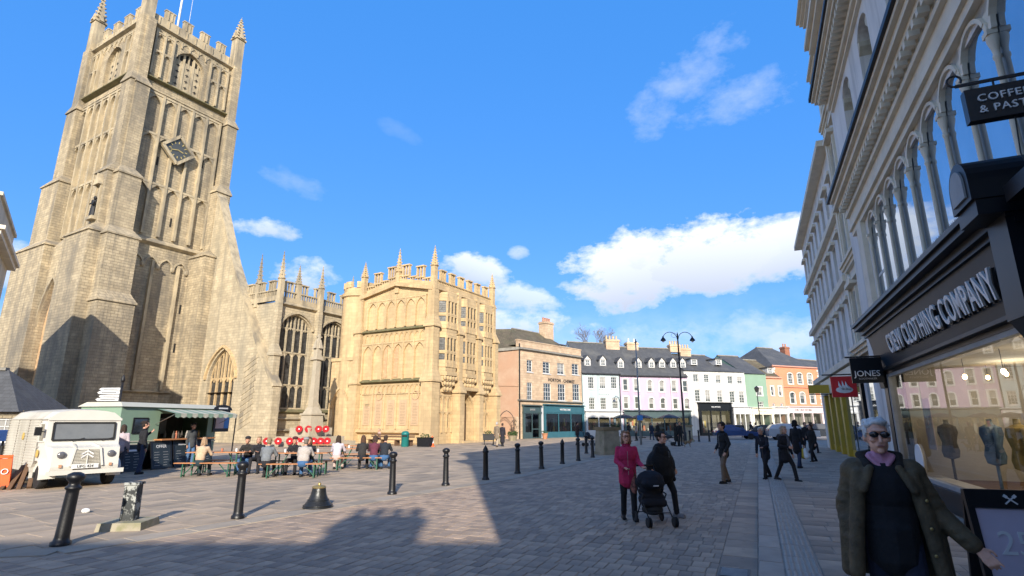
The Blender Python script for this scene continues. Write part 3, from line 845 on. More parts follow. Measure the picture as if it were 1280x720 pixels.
    f = MB(n.M); f.lathe([(.26, 0), (.24, .5), (.19, 1.0), (.25, 1.3), (.22, 1.5), (.09, 1.58)], 8, (1.03, -.16, 19.2)); f.ell((1.03, -.16, 20.95), (.13, .14, .18), 8, 6)
    f.bar((1.22, -.2, 20.6), (1.3, -.4, 20.2), .1, .1); f.bar((.85, -.2, 20.6), (.85, -.42, 20.3), .1, .1)
    f.build('statue', 'black_iron', no)
    # corbel stones on the south face
    for z in (13.4, 8.9):
        MB(MS).frus((8.0, 8.7, -.45, .05, z), (7.9, 8.8, -.6, .05, z + .35)).build('corbel', 'mossy_ledge', t)
    return t
tower = build_tower()
fp = thing('flagpole', 'thin white flagpole rising from the church tower roof', 'flagpole', cp(26.6, 58, 40.3))
MB().tube([(0, 0, 0), (0, 0, 12)], [.13, .09], 8).build('pole', 'white_paint', fp, True)
MB().tube([(0, 0, .8), (1.0, .3, .8)], .02, 5).tube([(1.0, .3, 0), (1.0, .3, 8), (.1, 0, 11.8)], .02, 5).build('stay', 'white_paint', fp)

def build_aisle():
    a = thing('church_aisle', 'pale stone church aisle with tall traceried windows and openwork battlements', 'church', rz=CH_ROT)
    X0, X1, Y0 = 31.2, 46., 42.
    MS = frame((0, Y0, 0), (1, 0, 0), (0, 1, 0))
    wins = [(30.9 + .0, 33.4), (34.9, 38.1)]
    w = MB(MS); wall_open(w, 31.18, X1, 0, 12.3, [(31.7, 35.0, 2.9, 11.4, 1.3), (36.2, 39.5, 2.9, 11.4, 1.3)], .4)
    w.M = None
    w.quad((31.2, Y0, 0), (31.2, Y0, 12.3), (31.2, 53.5, 12.3), (31.2, 53.5, 0)); w.quad((31.2, Y0, 12.3), (X1, Y0, 12.3), (X1, 54, 12.8), (31.2, 54, 12.8))
    w.build('wall', 'aisle_stone', a)
    for x0, x1 in ((31.7, 35.0), (36.2, 39.5)):
        gothic_window(a, MS, x0, x1, 2.9, 11.4, 1.3, 4, [5.0, 7.9], 'aisle_stone', depth=.4, k=.15, bar=.13)
        h = MB(MS); P = arch_pts(x0 - .15, x1 + .15, 10.1, 1.5, 8, .15)
        for p, q in zip(P[:-1], P[1:]): h.bar((p[0], -.08, p[1]), (q[0], -.08, q[1]), .16, .22, (0, 1, 0))
        h.build('hood_mould', 'tower_ashlar', a)
        s_ = MB(MS); moulding(s_, x0 - .2, x1 + .2, 2.45, .45, .25); s_.build('sill', 'mossy_ledge', a)
    for x in (30.75, 35.3):
        stepped(a, [(x - .08, x + .72, 41.0, 42.0, 2.6), (x, x + .62, 41.25, 42.0, 7.4), (x + .08, x + .54, 41.5, 42.0, 12.4)], 'aisle_stone')
    for z, h, p in ((12.0, .45, .3), (1.9, .3, .22), (.9, .3, .3)):
        m_ = MB(MS); moulding(m_, 31.2, X1, z, h, p); m_.build('string_course', 'tower_ashlar', a)
    battlement(a, MS, 31.0, 40.2, 12.45, 13.5, 14.4, 5, 'tower_ashlar', .3, True)
    battlement(a, frame((31.1, 53.4, 0), (0, -1, 0), (1, 0, 0)), 0, 11.4, 12.45, 13.5, 14.4, 7, 'tower_ashlar', .3, True)
    for x, y, zt in ((31.05, 41.7, 16.9), (35.6, 41.7, 16.6), (31.3, 45.2, 17.2), (31.3, 48.8, 17.4), (39.6, 41.7, 16.5), (33.3, 42.2, 16.2)):
        p = MB(); pinnacle(p, x, y, 12.1, 14.4, zt, .42, 6); p.build('pinnacle', 'tower_ashlar', a)
    d = MB(MS); d.tube([(36.05, -.1, 0), (36.05, -.1, 10)], .06, 6); d.build('drainpipe', 'black_iron', a)
    return a
build_aisle()

def build_porch():
    p = thing('church_porch', 'golden stone three storey church porch with oriel windows and pierced battlements', 'porch', rz=CH_ROT)
    X0, X1, Y0, Y1 = 36.2, 46.0, 28.4, 36.6
    MS = frame((X0, Y0, 0), (1, 0, 0), (0, 1, 0)); MW = frame((X0, Y1, 0), (0, -1, 0), (1, 0, 0))
    W, D = X1 - X0, Y1 - Y0
    gab = lambda x: .85 * (1 - abs(x - D / 2) / (D / 2))
    # bays of the front: buttress shafts at these x
    bays = [(.75, 3.15), (3.75, 6.2), (6.8, 9.1)]
    w = MB(MS)
    wall_open(w, 0, W, 0, 12.8, [(4.05, 5.95, 0, 4.1, 1.3)], .7)
    w.M = MW; wall_open(w, 0, D, 0, 12.8, [], .3)
    w.add([(0, 0, 12.8), (D, 0, 12.8), (D / 2, 0, 13.65)], [(0, 1, 2)])
    w.M = None
    w.quad((X1, Y0, 0), (X1, Y1, 0), (X1, Y1, 12.8), (X1, Y0, 12.8)); w.quad((X0, Y1, 0), (X0, Y1, 12.8), (X1, Y1, 12.8), (X1, Y1, 0))
    w.quad((X0, Y0, 12.8), (X1, Y0, 12.8), (X1, Y1, 12.8), (X0, Y1, 12.8))
    w.build('wall', 'porch_stone', p)
    # west side: panelling in three tiers
    b = MB(MW)
    rib_panel(b, .8, 7.5, 9.9, 12.5, 6, .12, .2); rib_panel(b, .5, 7.6, 5.3, 8.6, 6, .13, .22)
    rib_panel(b, .6, 7.5, 8.6, 9.5, 12, .08, .12); rib_panel(b, .5, 7.6, 4.2, 4.95, 14, .08, .12); rib_panel(b, .6, 7.4, 1.2, 4.2, 5, .1, .1, False)
    b.build('blind_tracery', 'porch_stone', p)
    for x in (3.0, 4.25): MB(MW).box(x - .36, x + .36, -.05, .03, 5.5, 8.2).build('infill_panel', 'infill_panel', p)
    for i, x in enumerate((1.3, 2.65, 4.05, 5.4, 6.7)):
        q = MB(MW).box(x - .40, x + .40, -.05, .03, 1.5, 3.6 - (.5 if i == 0 else 0)).build('memorial_plaque', 'plaque', p)
        l = MB(MW)
        for k in range(14): l.box(x - .3 + rnd.uniform(0, .08), x + .3 - rnd.uniform(0, .12), -.055, -.045, 1.62 + k * .125, 1.665 + k * .125)
        l.build('inscription', 'porch_dark', q)
    for x in (2.65, 6.7):
        f = MB(MW)
        for k in range(16):
            a, c = R(22.5 * k), R(22.5 * (k + 1)); f.bar((x + .36 * math.cos(a), -.07, 3.95 + .36 * math.sin(a)), (x + .36 * math.cos(c), -.07, 3.95 + .36 * math.sin(c)), .07, .06, (0, 1, 0))
        f.build('carved_wreath', 'plaque', p)
    for z, m_ in ((9.45, 'mossy_ledge'), (5.0, 'mossy_ledge'), (.75, 'porch_stone')):
        k = MB(MW); moulding(k, .3, 7.7, z, .42, .34); k.build('string_course', m_, p)
    for i in range(2):                                           # gabled cornice of the west side
        k = MB(MW); a, c = (-.1, D / 2) if i == 0 else (D / 2, D + .1)
        za, zc = gab(max(0, a)), gab(min(D, c)); za = 0 if i == 0 else za; zc = 0 if i == 1 else zc
        k.bar((a, -.1, 12.95 + za), (c, -.1, 12.95 + zc), .5, .34, (0, 0, 1)); k.build('cornice', 'porch_stone', p)
    k = MB(MS); moulding(k, -.1, W + .1, 12.75, .42, .34); k.build('cornice', 'porch_stone', p)
    # corner and bay buttresses
    stepped(p, [(X0 - .55, X0 + .5, Y0 - .6, Y0 + .55, 5.0), (X0 - .42, X0 + .42, Y0 - .45, Y0 + .45, 9.6), (X0 - .3, X0 + .35, Y0 - .32, Y0 + .35, 13.2)], 'porch_stone')
    stepped(p, [(X0 - .55, X0 + .4, Y1 - .4, Y1 + .55, 5.0), (X0 - .4, X0 + .4, Y1 - .3, Y1 + .45, 9.6), (X0 - .25, X0 + .35, Y1 - .2, Y1 + .35, 13.2)], 'porch_stone')
    for x in (3.45, 6.5, 9.5):
        stepped(p, [(X0 + x - .34, X0 + x + .34, Y0 - .85, Y0, 4.2), (X0 + x - .28, X0 + x + .28, Y0 - .6, Y0, 9.3), (X0 + x - .2, X0 + x + .2, Y0 - .35, Y0, 13.2)], 'porch_stone')
    # oriel bays: canted, two storeys of lights over a carved bracket
    for i, (a, c) in enumerate(bays):
        M = MS @ Matrix.Translation((0, 0, 0)); xm = (a + c) / 2; hw = (c - a) / 2
        pl = lambda s_, d: [(xm - hw * s_, .05), (xm - hw * .62 * s_, -d), (xm + hw * .62 * s_, -d), (xm + hw * s_, .05)]
        o = MB(MS)
        o.flat(pl(1, .6), 5.9, 6.3); o.flat(pl(1, .6), 9.1, 9.6); o.flat(pl(1, .6), 12.3, 12.8)
        Pq = pl(1, .6)
        for (z0, z1) in ((6.3, 9.1), (9.6, 12.3)):
            for (p0, p1), nl in zip(zip(Pq[:-1], Pq[1:]), (1, 3, 1)):
                p0v, p1v = Vector((*p0, 0)), Vector((*p1, 0)); d = (p1v - p0v)
                nn = nl
                for q in range(nn + 1):
                    c0 = p0v + d * q / nn
                    o.bar((c0.x, c0.y, z0), (c0.x, c0.y, z1), .16, .14, (d.y, -d.x, 0))
                zm = z0 + (z1 - z0) * .48
                o.bar((p0[0], p0[1], zm), (p1[0], p1[1], zm), .12, .14); o.bar((p0[0], p0[1], z1 - .14), (p1[0], p1[1], z1 - .14), .13, .3)
                o.bar((p0[0], p0[1], zm - .12), (p1[0], p1[1], zm - .12), .09, .16)
                o.bar((p0[0], p0[1], z0 + .3), (p1[0], p1[1], z0 + .3), .1, .6)
        oo = o.build('oriel_bay', 'porch_stone', p)
        for (z0, z1) in ((6.3, 9.1), (9.6, 12.3)):
            for (p0, p1), nl in zip(zip(Pq[:-1], Pq[1:]), (1, 3, 1)):
                p0v, p1v = Vector((*p0, 0)), Vector((*p1, 0)); d = p1v - p0v
                for q in range(nl):
                    g = MB(MS); a0, a1 = p0v + d * q / nl, p0v + d * (q + 1) / nl
                    blind = (nl == 3 and q != 0)
                    g.quad((a0.x, a0.y + .05, z0 + .6), (a1.x, a1.y + .05, z0 + .6), (a1.x, a1.y + .05, z1 - .1), (a0.x, a0.y + .05, z1 - .1))
                    g.build('pane', 'lead_glass', oo)
        cb = MB(MS)                                              # carved bracket and canopies
        cb.flat(pl(1.0, .75), 5.6, 5.9)
        for r_ in range(3):
            s_ = .95 - r_ * .22; n_ = 5 - r_
            cb.flat(pl(s_, .6 - r_ * .16), 5.6 - (r_ + 1) * .45, 5.6 - r_ * .45)
            for q in range(n_):
                cb.ell((xm + hw * s_ * (-.7 + 1.4 * q / (n_ - 1)), -.62 + r_ * .15, 5.4 - r_ * .45), (.19, .14, .2), 6, 5)
        cb.build('carved_bracket', 'porch_stone', oo)
        if i != 1:
            k = MB(MS); rib_panel(k, a + .2, c - .2, .9, 4.0, 3, .1, .12, True, 0, (2.6,)); k.build('blind_tracery', 'porch_stone', p)
            for zz in ((1.3, 2.35), (2.9, 3.9)):
                MB(MS).box(xm - .11 + .45, xm + .11 + .45, -.03, .03, *zz).build('slit_window', 'dark_void', p)
    # door
    d = MB(MS); P = arch_pts(3.85, 6.15, 2.7, 1.6, 8, .25)
    for u, v in zip(P[:-1], P[1:]): d.bar((u[0], -.1, u[1]), (v[0], -.1, v[1]), .22, .35, (0, 1, 0))
    d.box(3.74, 3.96, -.27, .07, 0, 2.7); d.box(6.04, 6.26, -.27, .07, 0, 2.7); d.box(3.5, 6.5, -.8, .0, 4.45, 4.75)
    d.build('doorway', 'porch_stone', p)
    for x0, x1 in ((4.05, 4.98), (5.02, 5.95)):
        MB(MS).box(x0, x1, .45, .55, 0, 4.2).build('door', 'oak', p)
    MB(MS).box(3.6, 6.4, -.9, -.02, 0, .16).build('step', 'porch_stone', p)
    # parapet
    battlement(p, MS, .35, W - .35, 13.1, 13.9, 14.9, 6, 'porch_stone', .3, True)
    battlement(p, MW, .35, D - .35, 13.1, 13.9, 14.9, 4, 'porch_stone', .3, True, gab)
    for x, y, zt in ((X0, Y0, 16.7), (X0, Y1, 16.4), (X1 - .3, Y0, 16.4), (X0 + .1, (Y0 + Y1) / 2, 17.1)):
        k = MB(); pinnacle(k, x, y, 13.0, 15.0, zt, .44, 6); k.build('pinnacle', 'porch_stone', p)
    # stair turret and link to the aisle
    k = MB(); k.lathe([(1.55, 0), (1.55, 13.2), (1.7, 13.3), (1.7, 13.6), (1.5, 13.7), (1.5, 14.1)], 16, (37.3, 38.2, 0)); to = k.build('stair_turret', 'porch_stone', p, 40)
    for q in range(8):
        a = R(45 * q); k = MB(frame((37.3 + 1.4 * math.cos(a), 38.2 + 1.4 * math.sin(a), 0), (-math.sin(a), math.cos(a), 0), (math.cos(a), math.sin(a), 0)))
        k.box(-.32, .32, -.15, .15, 14.1, 14.7); k.build('merlon', 'porch_stone', to)
    M = frame((35.9, 39.8, 0), (0, -1, 0), (1, 0, 0))
    k = MB(M); wall_open(k, 0, 3.0, 0, 7.2, [(.5, 2.4, .3, 4.6, 1.6)], .6); k.box(.0, 3.0, -.1, .5, 7.2, 7.5)
    k.box(.2, 2.8, .6, .65, 0, 5); k.build('link_wall', 'porch_stone', p)
    k = MB(M); P = arch_pts(.35, 2.55, 3.0, 1.8, 8, .3)
    for u, v in zip(P[:-1], P[1:]): k.bar((u[0], -.06, u[1]), (v[0], -.06, v[1]), .18, .25, (0, 1, 0))
    k.build('hood_mould', 'porch_stone', p)
    k = MB(MW); k.box(.6, 7.4, -.95, .0, 0, .1); k.build('plinth', 'porch_stone', p)
    return p
build_porch()
# ------------------------------------------------------------------ houses
def onwall(A, B, px, py):
    """(distance along A-B, height) where a pixel's ray meets the upright plane through A and B"""
    d = pdir(px, py); ex, ey = B.x - A.x, B.y - A.y; L_ = math.hypot(ex, ey); ex /= L_; ey /= L_
    t = (A.x * ey - A.y * ex) / (d.x * ey - d.y * ex)
    return ((d.x * t - A.x) * ex + (d.y * t - A.y) * ey, CAM_H + d.z * t)
_win = {}
mat('blind', (.30, .29, .27), .35, .2, 3, spec=.6)
def sash(parent, x, z, w, h, cols=3, rows=4, arch=0., y=.12, frame_m='white_paint', glass='window_glass', surround=None, sill='trim_white', fw=.07, bars=.03):
    """sash window: frame with glazing bars, its glass and its sill; x is the centre, z the foot"""
    key = (round(w, 2), round(h, 2), cols, rows, arch, frame_m, bars)
    if key not in _win:
        b = MB(); hw = w / 2
        b.box(-hw, -hw + fw, -.04, .05, 0, h); b.box(hw - fw, hw, -.04, .05, 0, h); b.box(-hw, hw, -.04, .05, 0, fw * 1.2)
        b.box(-hw, hw, -.04, .05, h - fw, h); b.box(-hw + fw, hw - fw, -.035, .05, h / 2 - .025, h / 2 + .025)
        for i in range(1, cols): xx = -hw + w * i / cols; b.box(xx - bars / 2, xx + bars / 2, -.02, .04, fw, h - fw)
        for j in range(1, rows):
            if j * 2 == rows: continue
            zz = h * j / rows; b.box(-hw + fw, hw - fw, -.02, .04, zz - bars / 2, zz + bars / 2)
        if arch:
            P = arch_pts(-hw, hw, h - arch, arch, 5, 0)
            for p, q in zip(P[:-1], P[1:]): b.quad((p[0], -.05, p[1]), (q[0], -.05, q[1]), (q[0], -.05, h + .02), (p[0], -.05, h + .02))
        g = MB().quad((-hw + .02, .02, .02), (hw - .02, .02, .02), (hw - .02, .02, h - .02), (-hw + .02, .02, h - .02))
        s_ = MB().box(-hw - .1, hw + .1, -.2, .02, -.1, .0)
        _win[key] = (b.mesh('window', frame_m), g.mesh('glass', glass), s_.mesh('sill', sill))
    a, g, s_ = _win[key]
    o = link('window', a, parent, (x, y, z)); link('glass', g, o)
    if sill: link('sill', s_, o)
    if h > .9 and rnd.random() < .4:                             # drawn blind or curtain behind the pane
        kb = (round(w, 2), round(h, 2), rnd.choice((.35, .5, .7)))
        if kb not in _win: _win[kb] = MB().quad((-w / 2 + .06, .012, h * (1 - kb[2])), (w / 2 - .06, .012, h * (1 - kb[2])), (w / 2 - .06, .012, h - .06), (-w / 2 + .06, .012, h - .06)).mesh('blind', 'blind')
        link('blind', _win[kb], o)
    if surround:
        b = MB(); t = .13; hw = w / 2
        b.box(-hw - t, -hw + .01, -y - .035, -y + .02, -.02, h - arch); b.box(hw - .01, hw + t, -y - .035, -y + .02, -.02, h - arch)
        if arch:
            P = arch_pts(-hw - t / 2, hw + t / 2, h - arch, arch + t / 2, 5, 0)
            for p, q in zip(P[:-1], P[1:]): b.bar((p[0], -y - .01, p[1]), (q[0], -y - .01, q[1]), .05, t, (0, 0, 1) if False else (0, 0, 1))
        else: b.box(-hw - t, hw + t, -y - .035, -y + .02, h - .01, h + t)
        b.build('surround', surround, o)
    return o
def house_root(name, label, A, B, cat='house'):
    return thing(name, label, cat, (A.x, A.y, 0), math.atan2(B.y - A.y, B.x - A.x)), math.hypot(B.x - A.x, B.y - A.y)
PENDING = []
def flush_walls():
    for root, W, eave, m, ops in PENDING:
        w = MB(); wall_open(w, 0, W, 0, eave, ops, .22); w.build('wall', m, root)
    PENDING.clear()
def shell(root, W, eave, depth, m, ops, side=None):
    PENDING.append((root, W, eave, m, ops))
    s_ = MB(); s_.quad((0, depth, 0), (0, 0, 0), (0, 0, eave), (0, depth, eave)); s_.quad((W, 0, 0), (W, depth, 0), (W, depth, eave), (W, 0, eave))
    s_.quad((W, depth, 0), (0, depth, 0), (0, depth, eave), (W, depth, eave)); s_.quad((0, 0, eave - .02), (W, 0, eave - .02), (W, depth, eave - .02), (0, depth, eave - .02))
    s_.build('side_wall', side or m, root)
def gable_roof(root, W, eave, depth, rise, m='slate_roof', hip=(0, 0), over=.25, wall=None):
    r = MB(); d2 = depth / 2; a, b = hip; o = over
    r.quad((-.05, -o, eave - .06), (W + .05, -o, eave - .06), (W - b + .05, d2, eave + rise), (a - .05, d2, eave + rise))
    r.quad((W + .05, depth + o, eave - .06), (-.05, depth + o, eave - .06), (a - .05, d2, eave + rise), (W - b + .05, d2, eave + rise))
    if a: r.add([(-.05, depth + o, eave - .06), (-.05, -o, eave - .06), (a - .05, d2, eave + rise)], [(0, 1, 2)])
    if b: r.add([(W + .05, -o, eave - .06), (W + .05, depth + o, eave - .06), (W - b + .05, d2, eave + rise)], [(0, 1, 2)])
    ro = r.build('roof', m, root)
    if wall and (not a or not b):
        g = MB()
        if not a: g.add([(0, 0, eave), (0, depth, eave), (0, d2, eave + rise)], [(0, 2, 1)])
        if not b: g.add([(W, 0, eave), (W, depth, eave), (W, d2, eave + rise)], [(0, 1, 2)])
        g.build('gable', wall, root)
    t = MB().bar((a, d2, eave + rise + .03), (W - b, d2, eave + rise + .03), .28, .14); t.build('ridge', 'grey_coping', ro)
    return ro
def chimney(roof, x, y, z0, z1, w=1.2, d=.7, pots=3, m='chem_stone', pm='terracotta'):
    c = MB(); c.box(x - w / 2, x + w / 2, y - d / 2, y + d / 2, z0, z1); c.box(x - w / 2 - .08, x + w / 2 + .08, y - d / 2 - .08, y + d / 2 + .08, z1 - .3, z1 - .12)
    c.build('chimney', m, roof)
    for i in range(pots):
        MB().lathe([(.13, 0), (.11, .45), (.14, .5), (.12, .55)], 8, (x - w / 2 + w * (i + .5) / pots, y, z1)).build('chimney_pot', pm, roof)
def dormer(root, x, z, w, h, y, m='trim_white', roof='slate_roof', pitch=.5, cols=2, rows=3, depth=2.2):
    d = MB(); hw = w / 2
    d.box(-hw - .08, -hw, 0, depth, 0, h); d.box(hw, hw + .08, 0, depth, 0, h); d.box(-hw - .08, hw + .08, .0, .1, h, h + .06)
    if pitch: d.add([(-hw - .08, .02, h), (hw + .08, .02, h), (0, .02, h + pitch)], [(0, 1, 2)])
    do = d.build('dormer', m, root, loc=(x, y, z))
    r = MB(); k = hw + .22
    if pitch:
        for sg in (-1, 1): r.bar((sg * k / 2, -.18, h + pitch / 2 + .0), (sg * k / 2, depth, h + pitch / 2), 1, .08) if False else r.add(
            [(sg * k, -.15, h - .1), (sg * k, depth, h - .1), (0, depth, h + pitch + .05), (0, -.15, h + pitch + .05), (sg * k, -.15, h - .02), (sg * k, depth, h - .02), (0, depth, h + pitch + .13), (0, -.15, h + pitch + .13)],
            [(0, 1, 2, 3), (4, 7, 6, 5), (0, 3, 7, 4), (1, 5, 6, 2), (0, 4, 5, 1)])
    else: r.box(-k, k, -.15, depth, h + .05, h + .15)
    r.build('dormer_roof', roof, do)
    sash(do, 0, .05, w, h - .1, cols, rows, y=.05, sill=None, bars=.03)
def shop(root, x0, x1, z0, z1, m, fascia, bays, lettering=None, lm='letter_white', ls=.3, stall=.5, door=None, out=.12, glow=True, awning=None, fm=None, floor=None):
    """shopfront between x0 and x1: pilasters, fascia z0..z1 with lettering, glazed bays, stall riser and door"""
    for pn in PENDING:
        if pn[0] == root: pn[4].append((x0 + .1, x1 - .1, .0, z0))
    b = MB()
    for x in (x0, x1): b.box(x - .14, x + .14, -out - .08, .1, 0, z1 + .1); b.box(x - .18, x + .18, -out - .14, .1, z0 - .1, z0 + .1)
    b.box(x0 - .1, x1 + .1, -out - .02, .1, z0, z1 - .002)
    sf = b.build('shopfront', m, root)
    c = MB(); moulding(c, x0 - .25, x1 + .25, z1, .22, out + .3, 0.); c.build('cornice', m if not fm else fm, sf)
    f = MB().box(x0 + .16, x1 - .16, -out - .05, -out - .018, z0 + .08, z1 - .08); fo = f.build('fascia', fascia, sf)
    if lettering: text('lettering', lettering, ls, lm, fo, ((x0 + x1) / 2, -out - .07, (z0 + z1) / 2 - ls * .33), extrude=.012)
    n = bays; w = (x1 - x0 - .28) / n
    for i in range(n):
        a, c_ = x0 + .14 + i * w, x0 + .14 + (i + 1) * w; isd = door == i
        q = MB(); zb = .05 if isd else stall
        q.box(a, a + .06, -out, .06, zb, z0); q.box(c_ - .06, c_, -out, .06, zb, z0); q.box(a + .06, c_ - .06, -out, .06, z0 - .08, z0 - .001); q.box(a + .06, c_ - .06, -out, .06, zb, zb + .07)
        if not isd: q.box(a, c_, -out - .03, .08, .0, stall - .001)
        else: q.box(a + .06, c_ - .06, -out + .02, .05, .95, 1.05)
        wo = q.build('door' if isd else 'shop_window', m, sf)
        MB().quad((a + .05, -out + .05, zb), (c_ - .05, -out + .05, zb), (c_ - .05, -out + .05, z0), (a + .05, -out + .05, z0)).build('glass', 'shop_glass', wo)
    # shallow interior: back wall, floor and goods on display
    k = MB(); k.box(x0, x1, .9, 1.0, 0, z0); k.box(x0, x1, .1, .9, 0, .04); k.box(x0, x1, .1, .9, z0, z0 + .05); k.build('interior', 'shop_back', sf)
    for i in range(n):
        a = x0 + .14 + i * w
        if door == i: continue
        for j in range(max(2, int(w / .3))):
            hh = rnd.uniform(.3, 1.1); xx = a + .2 + rnd.uniform(0, max(.05, w - .5)); zz = stall + rnd.choice((0, 0, .7)); ww = rnd.uniform(.1, .22)
            g = MB(); g.frus((xx - ww, xx + ww, .25, .5, zz), (xx - ww * .7, xx + ww * .7, .28, .46, zz + hh)); g.build('display_goods', rnd.choice(GOODS), sf)
    return sf
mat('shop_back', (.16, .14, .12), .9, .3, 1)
GOODS = []
for i, c in enumerate([(.5, .45, .38), (.55, .2, .12), (.12, .2, .3), (.6, .55, .5), (.3, .12, .1), (.08, .07, .06), (.5, .35, .1), (.2, .32, .25)]):
    mat('goods%d' % i, c, .8, .3, 8); GOODS.append('goods%d' % i)

def wins_px(root, A, B, items, cols, rows, arch=0., surround=None, **kw):
    """windows given by photo pixels: (centre x, top y, bottom y, width px); returns wall openings, builds the windows"""
    ops = []
    for (px, yt, yb, wpx) in items:
        x, zt = onwall(A, B, px, yt); _, zb = onwall(A, B, px, yb)
        x0, _ = onwall(A, B, px - wpx / 2, yt); x1, _ = onwall(A, B, px + wpx / 2, yt); w = x1 - x0
        zb = round(zb, 2); zt = round(zt, 2)
        ops.append((x - w / 2, x + w / 2, zb, zt))
        sash(root, x, zb, w, zt - zb, cols, rows, arch, surround=surround, **kw)
    return ops

def build_row():
    # chemist's corner house: red-brown blank side, honey stone front
    A, B = dpt(648, 549, 60), dpt(729, 546, 69)
    r, W = house_root('stone_shop_house', 'honey stone corner house with HORTON CHEMIST lettering above a teal shopfront', A, B)
    ze = onwall(A, B, 690, 440)[1]
    ops = wins_px(r, A, B, [(662, 450, 465, 7), (683, 452.5, 467, 9), (701, 454, 468, 9), (719, 455, 468.5, 8.5)], 2, 4)
    ops += wins_px(r, A, B, [(662, 478, 500, 7), (684, 479, 501, 9.5), (702, 480, 501, 9.5), (720, 480, 501, 9)], 3, 4)
    shell(r, W, ze, 9, 'chem_stone', ops)
    for z, h in ((ze - .35, .4), (onwall(A, B, 690, 503)[1], .2)):
        m = MB(); moulding(m, -.1, W + .1, z, h, .3); m.build('cornice', 'grey_coping', r)
    m = MB(); m.box(-.05, W + .05, .0, .3, ze + .05, ze + .75); m.box(-.1, W + .1, -.06, .36, ze + .75, ze + .88); m.build('parapet', 'chem_stone', r)
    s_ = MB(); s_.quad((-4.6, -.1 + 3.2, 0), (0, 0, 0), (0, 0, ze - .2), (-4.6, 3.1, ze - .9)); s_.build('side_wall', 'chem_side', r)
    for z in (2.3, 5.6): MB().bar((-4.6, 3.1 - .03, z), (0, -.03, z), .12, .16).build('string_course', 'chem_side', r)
    MB().bar((-4.7, 3.1, ze - .85), (.0, -.02, ze - .15), .4, .3).build('coping', 'grey_coping', r)
    MB().tube([(.05, -.16, 0), (.05, -.16, ze + .4)], .075, 6).build('drainpipe', 'black_iron', r)
    ro = gable_roof(r, W, ze + .35, 9, 2.7, 'stone_tile_roof', (4, 2.2), -.4)
    MB().quad((-4.6, 3.1, ze - .8), (0.1, .3, ze - .1), (3.8, 4.6, ze + 3.0), (-2.4, 7, ze + 2.4)).build('side_roof', 'stone_tile_roof', r)
    chimney(ro, W - 1.9, 4.0, ze + 1.3, ze + 4.6, 1.7, 1.1, 4)
    for px, py in ((680.5, 432), (711, 435)):
        x, z = onwall(A, B, px, py + 4); dormer(r, x, z, 1.0, .75, .9, pitch=0, cols=3, rows=2, depth=1.6)
    x, z = onwall(A, B, 702, 478); text('lettering', 'HORTON . CHEMIST', .52, 'letter_black', r, (x, -.03, z), sx=1.02, space=1.1, bold=.012)
    xa, zt = onwall(A, B, 654, 508); xb, zf = onwall(A, B, 674, 516)
    shop(r, xa, xb, zf, zt, 'dark_teal', 'dark_teal', 2, 'BAKER', 'letter_grey', .3, .6, 1)
    xa, zt = onwall(A, B, 680, 507); xb, zf = onwall(A, B, 728, 517)
    shop(r, xa, xb, zf, zt, 'teal_paint', 'teal_paint', 3, 'WATERSTONE', 'letter_white', .32, .6)
    MB().box(-.6, -.2, -.2, -.02, 0, 2.3).build('pilaster', 'chem_stone', r)
    t = MB().box(xa - .75, xa - .25, -.1, .05, 0, zt); t.build('white_pier', 'trim_white', r)

    # pale blue house
    A, B = dpt(730, 546, 69.6), dpt(778, 545, 71.2)
    r, W = house_root('pale_blue_house', 'pale blue rendered three storey house marked SAHARA beside the stone chemist', A, B)
    ze = onwall(A, B, 750, 467)[1]
    ops = wins_px(r, A, B, [(738.5, 471, 486, 7.5), (753, 471, 486, 7.5), (767, 471, 486, 7.5)], 3, 4)
    ops += wins_px(r, A, B, [(739.7, 497, 512, 7.5), (754, 497, 512, 7.5), (768.8, 497, 511, 7.5)], 3, 4)
    shell(r, W, ze, 9, 'blue_render', ops)
    gable_roof(r, W, ze, 9, 4.6, 'slate_roof', wall='blue_render')
    MB().tube([(W - .1, -.1, 2.8), (W - .1, -.1, ze)], .05, 6).build('drainpipe', 'black_iron', r); MB().box(0, W, -.32, -.2, ze - .1, ze + .02).build('gutter', 'black_iron', r)
    for px in (738.5, 758):
        x, z = onwall(A, B, px, 460); dormer(r, x, z + .35, .7, .85, .9, m='trim_white', pitch=.5)
    x, z = onwall(A, B, 755, 494); text('lettering', 'SAHARA', .32, 'letter_grey', r, (x, -.02, z), space=1.3)
    xa, zt = onwall(A, B, 732.5, 515); xb, zf = onwall(A, B, 776.5, 521)
    shop(r, xa, xb, zf, zt, 'trim_white', 'trim_white', 3, None, stall=.7, door=1)

    # lilac pink house
    A, B = dpt(778.3, 545, 71.2), dpt(864, 544, 73.4)
    r, W = house_root('lilac_house', 'long lilac pink rendered house with six dormers above a dark teal shopfront', A, B)
    ze = onwall(A, B, 820, 470)[1]
    sq = wins_px(r, A, B, [(781.5, 474, 488, 6), (795, 474, 489, 6), (842, 475.5, 489.5, 6), (856, 476, 490, 6)], 1, 2, surround='white_paint')
    ops = sq + wins_px(r, A, B, [(811.8, 475, 489.5, 6), (826.8, 475.5, 490, 6)], 1, 2, .3, surround='white_paint')
    ops += wins_px(r, A, B, [(782.3, 496, 511, 6), (796.3, 496, 511, 6), (844, 498, 511.5, 6)], 1, 2, surround='white_paint')
    ops += wins_px(r, A, B, [(813.8, 497, 511, 6), (828.4, 497.5, 511, 6), (858.2, 498, 511.5, 6)], 1, 2, .3, surround='white_paint')
    shell(r, W, ze, 9, 'pink_render', ops)
    ro = gable_roof(r, W, ze, 9, 4.3, 'slate_roof', wall='pink_render')
    MB().tube([(W * .74, -.1, 2.8), (W * .74, -.1, ze)], .05, 6).build('drainpipe', 'trim_white', r); MB().box(0, W, -.32, -.2, ze - .1, ze + .02).build('gutter', 'black_iron', r)
